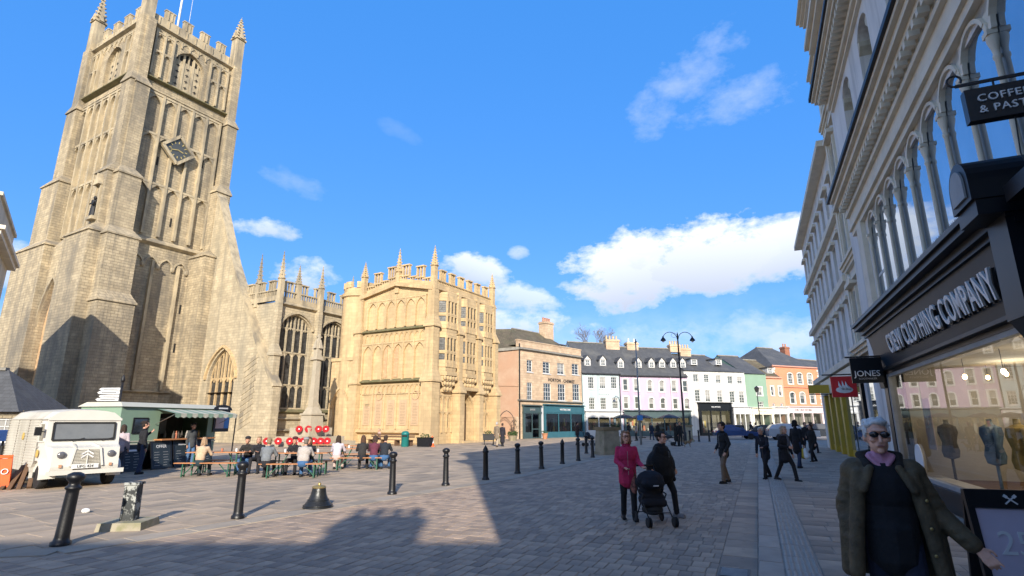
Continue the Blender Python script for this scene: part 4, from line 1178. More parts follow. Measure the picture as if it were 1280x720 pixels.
    for px in (780, 802.5, 819, 832.3, 846.5, 858.5):
        x, z = onwall(A, B, px, 462); dormer(r, x, z + .3, .7, .85, .9, pitch=.5)
    chimney(ro, 1.0, 4.5, ze + 3.6, ze + 5.3, 2.0, .9, 4, pm='buff_pot'); chimney(ro, 4.0, 4.5, ze + 3.6, ze + 5.0, 1.7, .9, 2, pm='white_paint'); chimney(ro, 10.6, 4.5, ze + 3.8, ze + 4.9, 1.6, .8, 4, pm='buff_pot')
    xa, zt = onwall(A, B, 780.5, 514.5); xb, zf = onwall(A, B, 862, 522)
    shop(r, xa, xb, zf, zt, 'dark_teal', 'dark_teal', 5, None, stall=.6, door=2)

    # white house
    A, B = dpt(860.5, 544, 73.6), dpt(937, 543.6, 76.2)
    r, W = house_root('white_house', 'white rendered three storey house with slate roof and two small dormers', A, B)
    ze = onwall(A, B, 900, 464)[1]
    ops = wins_px(r, A, B, [(869.3, 467.5, 477.5, 6.5), (882.7, 468, 478, 6.5), (897.5, 469, 479, 6.5), (912.3, 470, 480, 6.5), (924.3, 471, 480, 6.5)], 2, 4)
    ops += wins_px(r, A, B, [(871.5, 487, 502, 6.5), (884.3, 487.5, 502.5, 6.5), (899.2, 488, 503, 6.5), (914.8, 489, 503.5, 6.5), (926.7, 489, 504, 6.5)], 2, 4)
    shell(r, W, ze, 9, 'white_render', ops)
    ro = gable_roof(r, W, ze, 9, 2.7, 'slate_roof', (1.2, 2.8), wall=None)
    for px in (873, 904):
        x, z = onwall(A, B, px, 457); dormer(r, x, z + .15, .8, .8, .9, pitch=0)
    chimney(ro, 3.2, 4.4, ze + 2.0, ze + 3.6, 1.7, .8, 4, pm='buff_pot')
    xa, zt = onwall(A, B, 873, 504.5); xb, zf = onwall(A, B, 912, 513)
    shop(r, xa, xb, zf, zt, 'navy_paint', 'navy_paint', 3, 'MOUNTAIN', 'letter_white', .26, .3, 1, out=.3)
    xa, zt = onwall(A, B, 915, 510); xb, zf = onwall(A, B, 936, 517)
    shop(r, xa, xb, zf, zt, 'trim_white', 'letter_white', 3, 'Moorland', 'letter_grey', .42, .4, 0, out=.4)

    # green house
    A, B = dpt(936.5, 543.5, 76.4), dpt(964, 543.5, 77.6)
    r, W = house_root('sage_green_house', 'narrow sage green rendered house between the white and the salmon house', A, B)
    ze = onwall(A, B, 950, 467)[1]
    ops = wins_px(r, A, B, [(948.5, 484, 494.5, 7)], 3, 3, surround='white_paint') + wins_px(r, A, B, [(951, 502, 509, 6.5)], 3, 2)
    shell(r, W, ze, 10, 'green_render', ops)
    gable_roof(r, W, ze, 10, 3.0, 'slate_roof', wall='green_render')
    xa, zt = onwall(A, B, 938, 510.5); xb, zf = onwall(A, B, 963, 517.5)
    shop(r, xa, xb, zf, zt, 'cream_sign', 'cream_sign', 2, 'VINEYARD', 'letter_grey', .3, .4, out=.4)

    # salmon house
    A, B = dpt(963, 543, 79), dpt(984, 543, 80)
    r, W = house_root('salmon_house', 'narrow salmon rendered house with low parapet beside the orange brick house', A, B)
    ze = onwall(A, B, 970, 474)[1]
    ops = wins_px(r, A, B, [(964.8, 483, 494.5, 3.5), (974.5, 483, 495, 3.5)], 1, 2, surround='white_paint') + wins_px(r, A, B, [(967, 504, 508, 3.5), (977, 504, 508, 3.5)], 1, 1)
    shell(r, W, ze, 9, 'salmon_render', ops)
    m = MB(); moulding(m, 0, W, ze, .35, .3); m.build('cornice', 'salmon_render', r)
    gable_roof(r, W, ze + .2, 9, 3.0, 'stone_tile_roof', wall='salmon_render')
    x, z = onwall(A, B, 966, 470); dormer(r, x + .3, z + .4, .8, .8, .7, pitch=0)
    xa, zt = onwall(A, B, 963.5, 510); xb, zf = onwall(A, B, 984, 517)
    shop(r, max(.2, xa), xb, zf, zt, 'trim_white', 'trim_white', 2, None, stall=.5)

    # orange brick house
    A, B = dpt(975, 543, 82), dpt(1034, 543, 86)
    r, W = house_root('orange_brick_house', 'orange painted brick house with white quoins and hipped slate roof', A, B)
    ze = onwall(A, B, 1000, 460)[1]
    ops = wins_px(r, A, B, [(987, 466.5, 480, 6), (999, 466.5, 480, 6), (1011.5, 467, 480.5, 6)], 3, 4, .25, surround='white_paint')
    ops += wins_px(r, A, B, [(990, 490.5, 504.5, 6), (1002.3, 490.5, 504.5, 6), (1015, 490.5, 504.5, 6)], 1, 2, .3, surround='white_paint')
    shell(r, W, ze, 11, 'orange_brick', ops)
    for k in range(14):
        for x in (0, W - .02):
            MB().box(x - .02, x + (.5 if k % 2 else .32), -.03, .02, 3.9 + k * .42, 4.2 + k * .42).build('quoin', 'trim_white', r) if x == 0 else MB().box(x - (.5 if k % 2 else .32), x + .04, -.03, .02, 3.9 + k * .42, 4.2 + k * .42).build('quoin', 'trim_white', r)
    for z, h in ((ze - .1, .35), (onwall(A, B, 1000, 485)[1], .15)):
        m = MB(); moulding(m, -.05, W + .05, z, h, .2); m.build('cornice', 'salmon_render', r)
    ro = gable_roof(r, W, ze + .1, 11, 3.6, 'slate_roof', (3.2, 3.2))
    chimney(ro, W + .3, 6, ze - .2, ze + 4.2, 1.1, 1.0, 2, 'brick_red'); chimney(ro, W + 2.2, 7, ze - .5, ze + 2.2, 1.4, 1.0, 3, 'chem_stone')
    xa, zt = onwall(A, B, 976, 509); xb, zf = onwall(A, B, 1026, 516)
    shop(r, max(.2, xa), min(W - .2, xb), zf, zt, 'pink_shop', 'pink_shop', 4, 'THE OLD STORE', 'letter_black', .5, .5, 2, out=.3)
    # plain houses closing the street beyond
    A, B = dpt(1034, 543, 87), dpt(1090, 543, 93)
    r, W = house_root('cream_end_house', 'cream rendered house at the far end of the street behind the yellow sign', A, B)
    ops = [(i * 2.0 + .8, i * 2.0 + 1.8, z, z + 1.5) for i in range(3) for z in (4.2, 7.0)]
    for o in ops: sash(r, (o[0] + o[1]) / 2, o[2], 1.0, 1.5)
    shell(r, W, 9.5, 9, 'cream_render', ops); gable_roof(r, W, 9.5, 9, 2.5, wall='cream_render')
mat('pink_shop', (.68, .56, .56), .6, .05, 2)
build_row(); flush_walls()

# low slate-roofed stone lodge at the left, below the tower
def build_left():
    A = dpt(-95, 545, 25.3); B = dpt(22, 545, 25.8)
    r, W = house_root('slate_lodge', 'low rubble stone lodge with dark slate roof behind the white van', A, B)
    shell(r, W, 2.3, 3.4, 'rubble', [(2.75, 3.85, .85, 1.95)])
    sash(r, 3.3, .85, 1.1, 1.1, 3, 3)
    gable_roof(r, W, 2.3, 3.4, 2.0, 'slate_roof', (0, 2.2), .3, 'rubble')
    # tall cream house whose cornice shows at the left edge of the picture
    C = dpt(-9, 285, 27.8)
    A = Vector((C.x - 15 * math.sin(R(52)), C.y - 15 * math.cos(R(52)), 0)); B = Vector((C.x, C.y, 0))
    r, W = house_root('cream_corner_house', 'tall cream rendered house, only its cornice corner showing at the left edge', A, B)
    H = C.z - .1
    ops = [(i * 2.7 + 1.0, i * 2.7 + 2.1, z, z + 1.9) for i in range(5) for z in (4.3, 7.8)]
    for o in ops: sash(r, (o[0] + o[1]) / 2, o[2], 1.1, 1.9)
    shell(r, W, H, 9, 'cream_render', ops)
    m = MB(); m.box(-.3, W + .55, -.55, 9.3, H, H + .22); m.box(-.2, W + .4, -.4, 9.2, H - .25, H - .002); m.build('cornice', 'moulding', r)
    m = MB(); m.box(0, W - .02, .02, 9, H + .22, H + 2.0); m.box(-.1, W + .1, -.1, 9.1, H + 2.0, H + 2.2); m.build('parapet', 'cream_render', r)
    MB().tube([(W + .08, -.1, 0), (W + .08, -.1, H - .2)], .08, 6).build('drainpipe', 'white_paint', r)
    for x in (2.5, 7.0, 11.5):
        MB().box(x, x + 1.4, 3, 4, H + 2, H + 3.2).build('chimney', 'brick_red', r)
build_left(); flush_walls()

# houses on the near side of the market place, behind the camera: they shade the road in front
def build_behind():
    for i, (x0, x1, y, H, rise, m, lab, ch) in enumerate([
            (-25, -11.2, -15.5, 7.4, 3.0, 'cream_render', 'cream rendered house behind the viewpoint, left of the white one', (-18,)),
            (-11.2, 4.6, -15.0, 7.2, 2.9, 'white_render', 'white rendered house behind the viewpoint with a broad chimney', (.3,)),
            (-43, -25, -12.0, 8.2, 3.2, 'chem_stone', 'honey stone house behind the viewpoint, farthest to the left', (-31, -39))]):
        A, B = Vector((x1, y + 6.5, 0)), Vector((x0, y + 6.5, 0))
        A.y = B.y = y
        r, W = house_root('terraced_house', lab, Vector((x1, y + 4, 0)), Vector((x0, y + 4, 0)))
        ops = [(k * 2.4 + .8, k * 2.4 + 1.9, z, z + 1.5) for k in range(int(W / 2.4)) for z in (3.9, .9)]
        for o in ops: sash(r, (o[0] + o[1]) / 2, o[2], 1.1, 1.5)
        shell(r, W, H, 8, m, ops); ro = gable_roof(r, W, H, 8, rise, 'slate_roof', wall=m)
        for c in ch: chimney(ro, x1 - c, 4, H + rise - .6, H + rise + 1.0, 1.5, .8, 4)
build_behind(); flush_walls()
# ------------------------------------------------------------------ buildings along the right-hand pavement
# local frame: x towards the viewer along the street, y into the building, z up
RROT = math.atan2(-U.y, -U.x)
def rroot(name, label, along, lat): 
    p = sp(along, lat); return thing(name, label, 'building', (p.x, p.y, 0), RROT)
def shouldered(parent, x, z0, w, h, m='cream_render', depth=.5):
    g = MB().quad((x - w / 2, depth - .05, z0), (x + w / 2, depth - .05, z0), (x + w / 2, depth - .05, z0 + h), (x - w / 2, depth - .05, z0 + h))
    b = MB(); b.box(x - w / 2, x - w / 2 + .07, depth - .15, depth, z0, z0 + h); b.box(x + w / 2 - .07, x + w / 2, depth - .15, depth, z0, z0 + h); b.box(x - w / 2, x + w / 2, depth - .13, depth, z0 + h * .48, z0 + h * .52)
    o = b.build('window', 'white_paint', parent); g.build('glass', 'sky_glass', o)
    for s in (-1, 1):                                            # shoulder brackets under the arch
        f = MB(); f.prism([(x + s * w / 2, z0 + h - .75), (x + s * (w / 2 - .2), z0 + h - .55), (x + s * (w / 2 - .2), z0 + h - .4), (x + s * w / 2, z0 + h - .35)][::s], 0, depth - .16); f.build('shoulder', m, o)
    return o
def build_crew():
    AL, LAT = 22.0, 3.7
    r = rroot('arcaded_shop_building', 'tall pale building with arcaded first floor windows above CREW CLOTHING COMPANY', AL, LAT)
    W, H = 27.0, 16.5
    # openings: arcade of the first floor (x 3.0 ..), second and third floor windows
    ar0, n, pitch = 3.1, 10, 1.22
    up = [(3.0 + 3.1 * i, 9.8, 1.35, 3.0) for i in range(8)]
    top = [(3.0 + 3.1 * i, 14.2, 1.2, 1.5) for i in range(8)]
    ops = [(ar0, ar0 + n * pitch, 4.75, 7.75)]
    ops += [(ar0 + n * pitch + 1.2 + i * 2.6, ar0 + n * pitch + 2.7 + i * 2.6, 4.9, 7.5) for i in range(4)]
    ops += [(x - w / 2, x + w / 2, z, z + h, .5) for x, z, w, h in up] + [(x - w / 2, x + w / 2, z, z + h) for x, z, w, h in top]
    ops += [(3.75, 13.85, .45, 3.15), (14.5, 22, .45, 3.15)]
    w = MB(); wall_open(w, 0, W, 0, H, ops, .5, k=.0)
    w.build('wall', 'grey_render', r)
    s_ = MB(); D = 12
    s_.quad((0, D, 0), (0, 0, 0), (0, 0, H), (0, D, H)); s_.quad((W, 0, 0), (W, D, 0), (W, D, H), (W, 0, H)); s_.quad((W, D, 0), (0, D, 0), (0, D, H), (W, D, H)); s_.quad((0, .0, H), (W, .0, H), (W, D, H), (0, D, H))
    s_.build('side_wall', 'cream_render', r)
    for x, z, ww, h in up: shouldered(r, x, z, ww, h)
    for x, z, ww, h in top: sash(r, x, z, ww, h, 1, 2, y=.3)
    for i in range(4):
        xx = ar0 + n * pitch + 1.95 + i * 2.6; sash(r, xx, 4.9, 1.5, 2.6, 1, 2, y=.3, glass='sky_glass')
    # arcade: glass, columns, arches
    for i in range(n):
        a, b = ar0 + i * pitch, ar0 + (i + 1) * pitch
        g = MB().quad((a, .05, 4.75), (b, .05, 4.75), (b, .05, 7.75), (a, .05, 7.75))
        f = MB(); f.box(a + .0, a + .025, .03, .08, 4.75, 7.6); f.box(b - .025, b - .0, .03, .08, 4.75, 7.6)
        if i in (0,): f.box(a + .06, b - .06, .04, .1, 6.0, 6.08)
        o = f.build('window', 'trim_white', r); g.build('glass', 'sky_glass', o)
    for i in range(n + 1):
        c = MB(); x = ar0 + i * pitch
        c.lathe([(.08, 4.6), (.08, 4.8), (.06, 4.86), (.045, 4.95), (.04, 6.9), (.055, 6.93), (.055, 6.98), (.042, 7.0), (.05, 7.08), (.085, 7.22), (.085, 7.3)], 12, (x, .0, 0))
        c.box(x - .09, x + .09, -.09, .04, 7.3, 7.38); c.build('column', 'moulding', r, 50)
    for i in range(n):
        a, b = ar0 + i * pitch + .07, ar0 + (i + 1) * pitch - .07; m = MB(); P = arch_pts(a, b, 7.38, .52, 8, .0)
        for p, q in zip(P[:-1], P[1:]): m.bar((p[0], .0, p[1]), (q[0], .0, q[1]), .10, .07, (0, 0, 1))
        m.build('arch_mould', 'moulding', r)
        m = MB(); a, b = a - .07, b + .07; P = arch_pts(a, b, 7.3, .55, 8, .0)
        for p, q in zip(P[:-1], P[1:]):
            m.quad((p[0], .0, p[1]), (q[0], .0, q[1]), (q[0], .0, 7.95), (p[0], .0, 7.95)); m.quad((p[0], .0, p[1]), (p[0], .07, p[1]), (q[0], .07, q[1]), (q[0], .0, q[1]))
        m.build('spandrel', 'moulding', r)
    for x in (ar0 - .75, ar0 + n * pitch + .5): MB().box(x - .35, x + .35, -.14, .02, 4.2, 8.0).build('pilaster', 'moulding', r)
    # entablature and main cornice of stacked mouldings
    x0, x1 = 1.2, 15.8
    for k, (z0, z1, p) in enumerate(((7.95, 8.12, .12), (8.12, 8.28, .2), (8.28, 8.62, .14), (8.62, 8.74, .24), (8.74, 8.95, .17), (8.95, 9.02, .32), (9.02, 9.14, .38), (9.14, 9.3, .5), (9.3, 9.4, .6))):
        MB().box(x0 - p * .6, x1, -p, .02, z0, z1 - .002).build('moulding_band', 'moulding', r)
    for k in range(46): MB().box(x0 + .05 + k * .32, x0 + .19 + k * .32, -.42, -.24, 8.80, 8.93).build('dentil', 'moulding', r)
    MB().box(x0 - .6, x1, -.68, -.56, 9.4, 9.52).build('gutter', 'black_iron', r)
    # dentilled upper cornice
    x0, x1 = .6, W
    for z0, z1, p in ((13.0, 13.12, .1), (13.12, 13.3, .2), (13.55, 13.68, .55), (13.68, 13.78, .65)):
        MB().box(x0 - p * .5, x1, -p, .02, z0, z1 - .002).build('moulding_band', 'moulding', r)
    MB().box(x0, x1, -.17, .02, 13.3, 13.55).build('moulding_band', 'moulding', r)
    me = MB().box(-.09, .09, -.34, 0, 0, .22).mesh('dentil', 'moulding')
    for k in range(80): link('dentil', me, r, (x0 + .2 + k * .33, -.15, 13.31))
    MB().box(x0 - .4, x1, -.72, -.6, 13.78, 13.92).build('gutter', 'black_iron', r)
    for z0, z1, p in ((15.9, 16.1, .2), (16.1, 16.3, .4), (16.3, 16.5, .55)): MB().box(-.2, x1, -p, .02, z0, z1 - .002).build('moulding_band', 'moulding', r)
    m = MB(); m.quad((0, 0, H), (W, 0, H), (W, 6, H + 3), (0, 6, H + 3)); m.quad((0, 12, H), (0, 6, H + 3), (W, 6, H + 3), (W, 12, H)); m.add([(W, 0, H), (W, 12, H), (W, 6, H + 3)], [(0, 1, 2)]); m.build('roof', 'slate_roof', r)

    # ---- shopfront of the clothing shop: projects in front of the wall
    s0, s1, yo = 3.7, 13.9, -.38
    sh = MB()
    sh.box(s0, s0 + .42, yo, .0, 0, 3.2); sh.box(s1 - .5, s1, yo, .0, 0, 3.2)
    for k in range(5): sh.box(s1 - .46 + k * .09, s1 - .41 + k * .09, yo - .03, yo + .01, .6, 3.0)
    sh.box(s0 + .42, s1 - .5, yo + .02, .0, .05, .42); sh.box(s0 + .42, s1 - .5, yo - .06, .0, .42, .5)
    sh.box(s0 + .42, s1 - .5, yo + .02, .0, 3.05, 3.2)
    sf = sh.build('shopfront', 'navy_paint', r)
    f = MB(); f.add([(s0 + .1, yo - .05, 3.2), (s1, yo - .05, 3.2), (s1, yo - .22, 4.12), (s0 + .1, yo - .22, 4.12), (s0 + .1, 0, 3.2), (s1, 0, 3.2), (s1, 0, 4.12), (s0 + .1, 0, 4.12)],
                    [(0, 1, 2, 3), (4, 7, 6, 5), (0, 3, 7, 4), (1, 5, 6, 2), (0, 4, 5, 1), (3, 2, 6, 7)])
    fo = f.build('fascia', 'fascia_panel', sf)
    tilt = math.atan2(.17, .92)
    for k, (m_, dz, dx, dy) in enumerate((('letter_white', 0, 0, 0), ('letter_black', -.02, .03, .035))):
        t = text('lettering', 'CREW CLOTHING COMPANY', .62, m_, fo, (9.45 + dx, yo - .16 + dy, 3.43 + dz), (R(90) + tilt, 0, 0), extrude=.02, space=1.08, bold=.006)
        xs_ = [v.co.x for v in t.data.vertices]; t.scale.x = 6.75 / (max(xs_) - min(xs_))
    c = MB()
    for z0, z1, p in ((4.12, 4.2, .28), (4.2, 4.32, .36), (4.32, 4.42, .5), (4.42, 4.5, .56)): c.box(s0 - .1, s1 + .1, yo - p, .0, z0, z1 - .002)
    c.box(s0 - .05, s1 + .05, yo - .1, .0, 3.14, 3.2)
    c.build('cornice', 'navy_paint', sf)
    MB().frus((s0 - .1, s1 + .1, yo - .5, .0, 4.5), (s0, s1, -.1, .0, 4.72)).build('lead_roof', 'lead_sheet', sf)
    sk = MB()
    for k in range(150): xx = s0 + .1 + k * .064; sk.bar((xx, yo - .42, 4.52), (xx + rnd.uniform(-.02, .02), yo - .46, 4.62), .006, .006)
    stuff(sk.build('bird_spikes', 'lead_sheet', sf))
    # consoles
    for x, g_ in ((s0 + .15, .3), (s1 - .2, 1.)):
        k = MB(); k.box(x - .28, x + .28, yo - .36 * g_, .0, 3.0, 4.25); k.box(x - .32, x + .32, yo - .62 * g_, .0, 4.25, 4.45)
        k.frus((x - .26, x + .26, yo - .2 * g_, .0, 2.7), (x - .28, x + .28, yo - .34 * g_, .0, 3.0))
        if g_ == 1:
            P = arch_pts(x - .34, x + .34, 4.7, .34, 6, 0); k.prism([(x - .34, 4.45), (x + .34, 4.45)] + list(reversed(P)), yo - .66, .0)
        o = k.build('console', 'navy_paint', sf)
        if g_ == 1:
            e = MB(); P = arch_pts(x - .22, x + .22, 4.72, .22, 6, 0); e.prism([(x - .22, 4.52), (x + .22, 4.52)] + list(reversed(P)), yo - .685, yo - .66); e.build('console_panel', 'lead_sheet', o)
    # window frames and panes
    edges = [s0 + .42, 5.9, 8.3, 10.7, s1 - .5]
    wf = MB()
    wf.box(edges[0], edges[0] + .16, yo + .02, yo + .2, .5, 3.05)
    wf.box(edges[0] + .16, edges[-1], yo + .02, yo + .16, .5, .58); wf.box(edges[0] + .16, edges[-1], yo + .03, yo + .14, 2.97, 3.05)
    wo = wf.build('window_frame', 'lead_sheet', sf)
    for a, b in zip(edges[:-1], edges[1:]):
        MB().quad((a, yo + .1, .5), (b, yo + .1, .5), (b, yo + .1, 3.05), (a, yo + .1, 3.05)).build('pane', 'shop_glass', wo)
    # room behind the window
    k = MB(); k.box(s0 + .2, s1, 4.5, 4.6, 0, 3.2); k.box(s0 + .2, s0 + .3, .05, 4.5, 0, 3.2); k.box(s1 - .1, s1, .05, 4.5, 0, 3.2)
    k.build('room_wall', 'shop_wall', sf)
    MB().box(s0 + .2, s1, yo + .2, 4.5, .3, .36).build('display_floor', 'timber', sf)
    MB().box(s0 + .2, s1, .06, 4.5, 3.16, 3.2).build('room_ceiling', 'cream_render', sf)
    for q in range(16):
        x, y, z = s0 + 1.0 + rnd.uniform(0, 8), rnd.uniform(.4, 3.2), rnd.uniform(2.72, 2.95)
        b = MB().ell((x, y, z), (.045, .045, .06), 8, 6); b.build('light_bulb', 'bulb', sf)
        MB().tube([(x, y, z + .05), (x, y, 3.16)], .006, 4).build('light_cord', 'black_iron', sf)
    for x in (6, 9, 11.8):
        ld = bpy.data.lights.new('bulb_light', 'POINT'); ld.energy = 30; ld.color = (1, .88, .72); ld.shadow_soft_size = .3
        lo = bpy.data.objects.new('bulb_light', ld); COL.objects.link(lo); lo.parent = sf; lo.location = (x, 1.8, 2.6)
    MB().box(5.1, 5.75, .1, .12, 1.15, 2.35).build('poster', 'poster_pink', sf)
    text('poster_print', '25', .42, 'letter_white', sf, (5.42, .095, 1.65))
    for i, (x, y) in enumerate(((4.8, .6), (7.0, .8), (8.7, .7), (10.6, .7), (12.0, .9))):    # dressed mannequins
        g = MB(); g.lathe([(.03, .36), (.03, .9), (.16, .95), (.19, 1.1), (.15, 1.3), (.21, 1.55), (.19, 1.68), (.06, 1.75), (.05, 1.85)], 12, (x, y, 0)); g.cap((x - .22, y, 1.62), (x - .26, y, 1.1), .055, .04); g.cap((x + .22, y, 1.62), (x + .26, y, 1.1), .055, .04)
        g.build('mannequin', ['goods5', 'goods2', 'goods6', 'goods3', 'goods0'][i], sf, 50)
    for x in (6.2, 9.6): 
        MB().box(x, x + 1.2, 1.6, 2.2, .36, 1.1).build('display_table', 'timber', sf)
        for q in range(3): MB().box(x + .1 + q * .36, x + .4 + q * .36, 1.7, 2.1, 1.1, 1.2 + .06 * q).build('folded_clothes', rnd.choice(GOODS), sf)
    MB().lathe([(.0, .0), (.34, .0), (.34, .02), (.0, .02)], 20).build('round_sticker', 'letter_white', sf, loc=(5.9, yo + .085, .95), rot=(R(90), 0, 0))
    # neighbouring coffee shop
    m = MB(); m.box(14.2, 22.4, yo - .1, .0, 3.15, 4.3); m.box(14.2, 22.4, yo - .4, .0, 4.3, 4.5)
    for x in (14.3, 18.2, 22.2): m.box(x - .2, x + .2, yo, .0, 0, 3.15)
    m.box(14.5, 22, yo + .05, .0, 0, .5); co = m.build('shopfront', 'navy_paint', r)
    MB().quad((14.5, yo + .1, .5), (22, yo + .1, .5), (22, yo + .1, 3.15), (14.5, yo + .1, 3.15)).build('pane', 'shop_glass', co)
    MB().box(14.4, 22, 3, 3.1, 0, 3.2).build('room_wall', 'shop_back', co)
    return r
mat('shop_wall', (.47, .43, .37), .9, .15, .8)
mat('bulb', (1, .8, .5), .4, 0, emit=((1.0, .62, .25), 14))
mat('poster_pink', (.62, .5, .5), .7, .12, 2)
mat('board_print', (.60, .52, .62), .6, .1, 2)
build_crew()

def build_next():
    # building with the two small shops beyond
    r = rroot('grey_shop_building', 'tall grey rendered building beyond the arcaded one, JONES shop at its foot', 28., 4.4)
    W, H = 6.0, 22.0
    wins = [(1.0 + i * 2.05, z, 1.0, h) for i in range(3) for z, h in ((5.0, 2.4), (8.8, 2.3), (12.4, 2.1), (15.8, 1.9))]
    ops = [(x - w / 2, x + w / 2, z, z + h, .3) for x, z, w, h in wins]
    w = MB(); wall_open(w, 0, W, 0, H, ops, .35, k=0); w.build('wall', 'grey_render', r)
    s_ = MB(); D = 12
    s_.quad((0, D, 0), (0, 0, 0), (0, 0, H), (0, D, H)); s_.quad((W, 0, 0), (W, D, 0), (W, D, H), (W, 0, H)); s_.quad((W, D, 0), (0, D, 0), (0, D, H), (W, D, H)); s_.quad((0, 0, H), (W, 0, H), (W, D, H), (0, D, H))
    s_.build('side_wall', 'cream_render', r)
    for x, z, ww, h in wins:
        sash(r, x, z, ww, h, 1, 2, y=.25)
        b = MB(); b.box(x - ww / 2 - .18, x - ww / 2, -.1, .02, z - .1, z + h); b.box(x + ww / 2, x + ww / 2 + .18, -.1, .02, z - .1, z + h); b.box(x - ww / 2 - .25, x + ww / 2 + .25, -.28, .02, z + h + .12, z + h + .3)
        b.prism([(x - ww / 2 - .25, z + h + .3), (x + ww / 2 + .25, z + h + .3), (x, z + h + .65)], -.2, .02); b.build('surround', 'moulding', r)
    for z, p in ((4.5, .4), (8.3, .3), (11.9, .3), (15.3, .3), (18.2, .5), (21.6, .6)):
        for q, (dz, f) in enumerate(((0, .5), (.14, .75), (.28, 1))): MB().box(-.1 - p * .3, W, -p * f, .02, z + dz, z + dz + .138).build('moulding_band', 'moulding', r)
    for x in (.1, 5.8): MB().box(x - .2, x + .2, -.14, .02, 4.9, 21.5).build('pilaster', 'moulding', r)
    MB().box(.0, W, 1, 11, H, H + .5).build('roof', 'slate_roof', r)
    sf = MB()
    for x in (.3, 5.7): sf.box(x - .2, x + .2, -.25, .0, 0, 3.5)
    sf.box(.1, 5.9, -.25, .0, 3.5, 4.3); sf.box(.1, 5.9, -.1, .0, 0, .5)
    so = sf.build('shopfront', 'navy_paint', r)
    for a, b in ((.5, 3), (3, 5.5)):
        MB().quad((a, -.12, .5), (b, -.12, .5), (b, -.12, 3.5), (a, -.12, 3.5)).build('pane', 'sky_glass', so)
        MB().box(b - .05, b + .05, -.16, -.05, .5, 3.5).build('mullion', 'trim_white', so)
    for x in (2.0, 4.6): MB().box(x, x + .5, -.35, -.25, 0, 4.0).build('pier', 'trim_white', so)
    # farther block with yellow shopfront
    r = rroot('far_shop_building', 'grey building at the far end of the pavement with a yellow shopfront', 46., 4.4)
    W, H = 18.0, 15.6
    wins = [(1.0 + i * 2.0, z, .95, h) for i in range(9) for z, h in ((5.0, 2.2), (8.4, 2.0), (11.6, 1.8))]
    w = MB(); wall_open(w, 0, W, 0, H, [(x - q / 2, x + q / 2, z, z + h) for x, z, q, h in wins], .3); w.build('wall', 'grey_render', r)
    s_ = MB(); s_.quad((0, D, 0), (0, 0, 0), (0, 0, H), (0, D, H)); s_.quad((W, 0, 0), (W, D, 0), (W, D, H), (W, 0, H)); s_.quad((W, D, 0), (0, D, 0), (0, D, H), (W, D, H)); s_.quad((0, 0, H), (W, 0, H), (W, D, H), (0, D, H)); s_.build('side_wall', 'grey_render', r)
    for x, z, q, h in wins:
        sash(r, x, z, q, h, 1, 2, y=.2)
        b = MB(); b.box(x - q / 2 - .15, x + q / 2 + .15, -.2, .02, z + h + .05, z + h + .22); b.build('surround', 'moulding', r)
    for z, p in ((4.4, .4), (8.0, .25), (11.2, .25), (14.8, .5)): MB().box(-p * .4, W, -p, .02, z, z + .3).build('moulding_band', 'moulding', r)
    m = MB(); m.quad((0, 0, H), (W, 0, H), (W, 6, H + 2.4), (0, 6, H + 2.4)); m.quad((0, 12, H), (0, 6, H + 2.4), (W, 6, H + 2.4), (W, 12, H)); m.add([(0, 0, H), (0, 6, H + 2.4), (0, 12, H)], [(0, 1, 2)]); m.build('roof', 'slate_roof', r)
    so = MB().box(3.4, 18, -.04, .0, 0, .4).build('shopfront', 'yellow_paint', r)
    for x in (3.6, 6.4, 9.0, 11.4): MB().box(x, x + .62, -.22, .0, 0, 3.45).build('pillar', 'yellow_paint', so)
    MB().box(3.4, 18, -.3, .0, 3.45, 4.3).build('fascia', 'cream_sign', so)
    for a in (4.3, 7.1, 9.7, 12.2, 14.4, 16.2): MB().quad((a, -.05, .4), (a + 1.8, -.05, .4), (a + 1.8, -.05, 3.4), (a, -.05, 3.4)).build('pane', 'sky_glass', so)
build_next()

def hanging_sign(name, label, along, l0, l1, z0, z1, m, th=.08):
    p = sp(along, l0); t = thing(name, label, 'sign', (p.x, p.y, 0), math.atan2(V.y, V.x))
    MB().box(0, l1 - l0, -th / 2, th / 2, z0, z1).build('panel', m, t); return t, l1 - l0
t, w = hanging_sign('hanging_sign', 'black hanging sign reading JONES beside the clothing shop', 17.6, 2.48, 3.22, 2.82, 3.50, 'navy_paint')
text('lettering', 'JONES', .22, 'letter_white', t, (w * .5, -.05, 3.0), sx=.98); text('lettering', 'BOOTMAKER', .07, 'letter_grey', t, (w * .5, -.05, 2.91))
MB().bar((-.1, 0, 3.53), (w + .1, 0, 3.53), .04, .04).build('bracket', 'black_iron', t)
t, w = hanging_sign('hanging_sign', 'red square hanging sign with a white flame emblem', 27.0, 3.0, 3.93, 2.8, 3.66, 'red_sign', .16)
f = MB(); f.ell((w * .5, -.085, 3.1), (.32, .012, .14), 20, 6); f.build('emblem_base', 'letter_white', t)
for k, (x, s_) in enumerate(((-.13, .8), (.0, 1.05), (.12, .75))):
    q = MB(); x += w * .5
    q.tube([(x + .1, -.1, 3.12), (x + .03, -.1, 3.2), (x - .03, -.1, 3.28), (x - .05, -.1, 3.36 + .12 * s_)], [.055, .06, .045, .005], 8); q.build('emblem_flame', 'letter_white', t, True)
MB().bar((-.3, 0, 3.74), (w + .5, 0, 3.74), .05, .05).build('bracket', 'black_iron', t)
t, w = hanging_sign('hanging_sign', 'small yellow hanging sign above the far shop', 38., 3.0, 4.2, 3.45, 3.95, 'yellow_paint')
MB().bar((0, 0, 3.4), (w, 0, 3.4), .04, .06).build('bracket', 'black_iron', t)
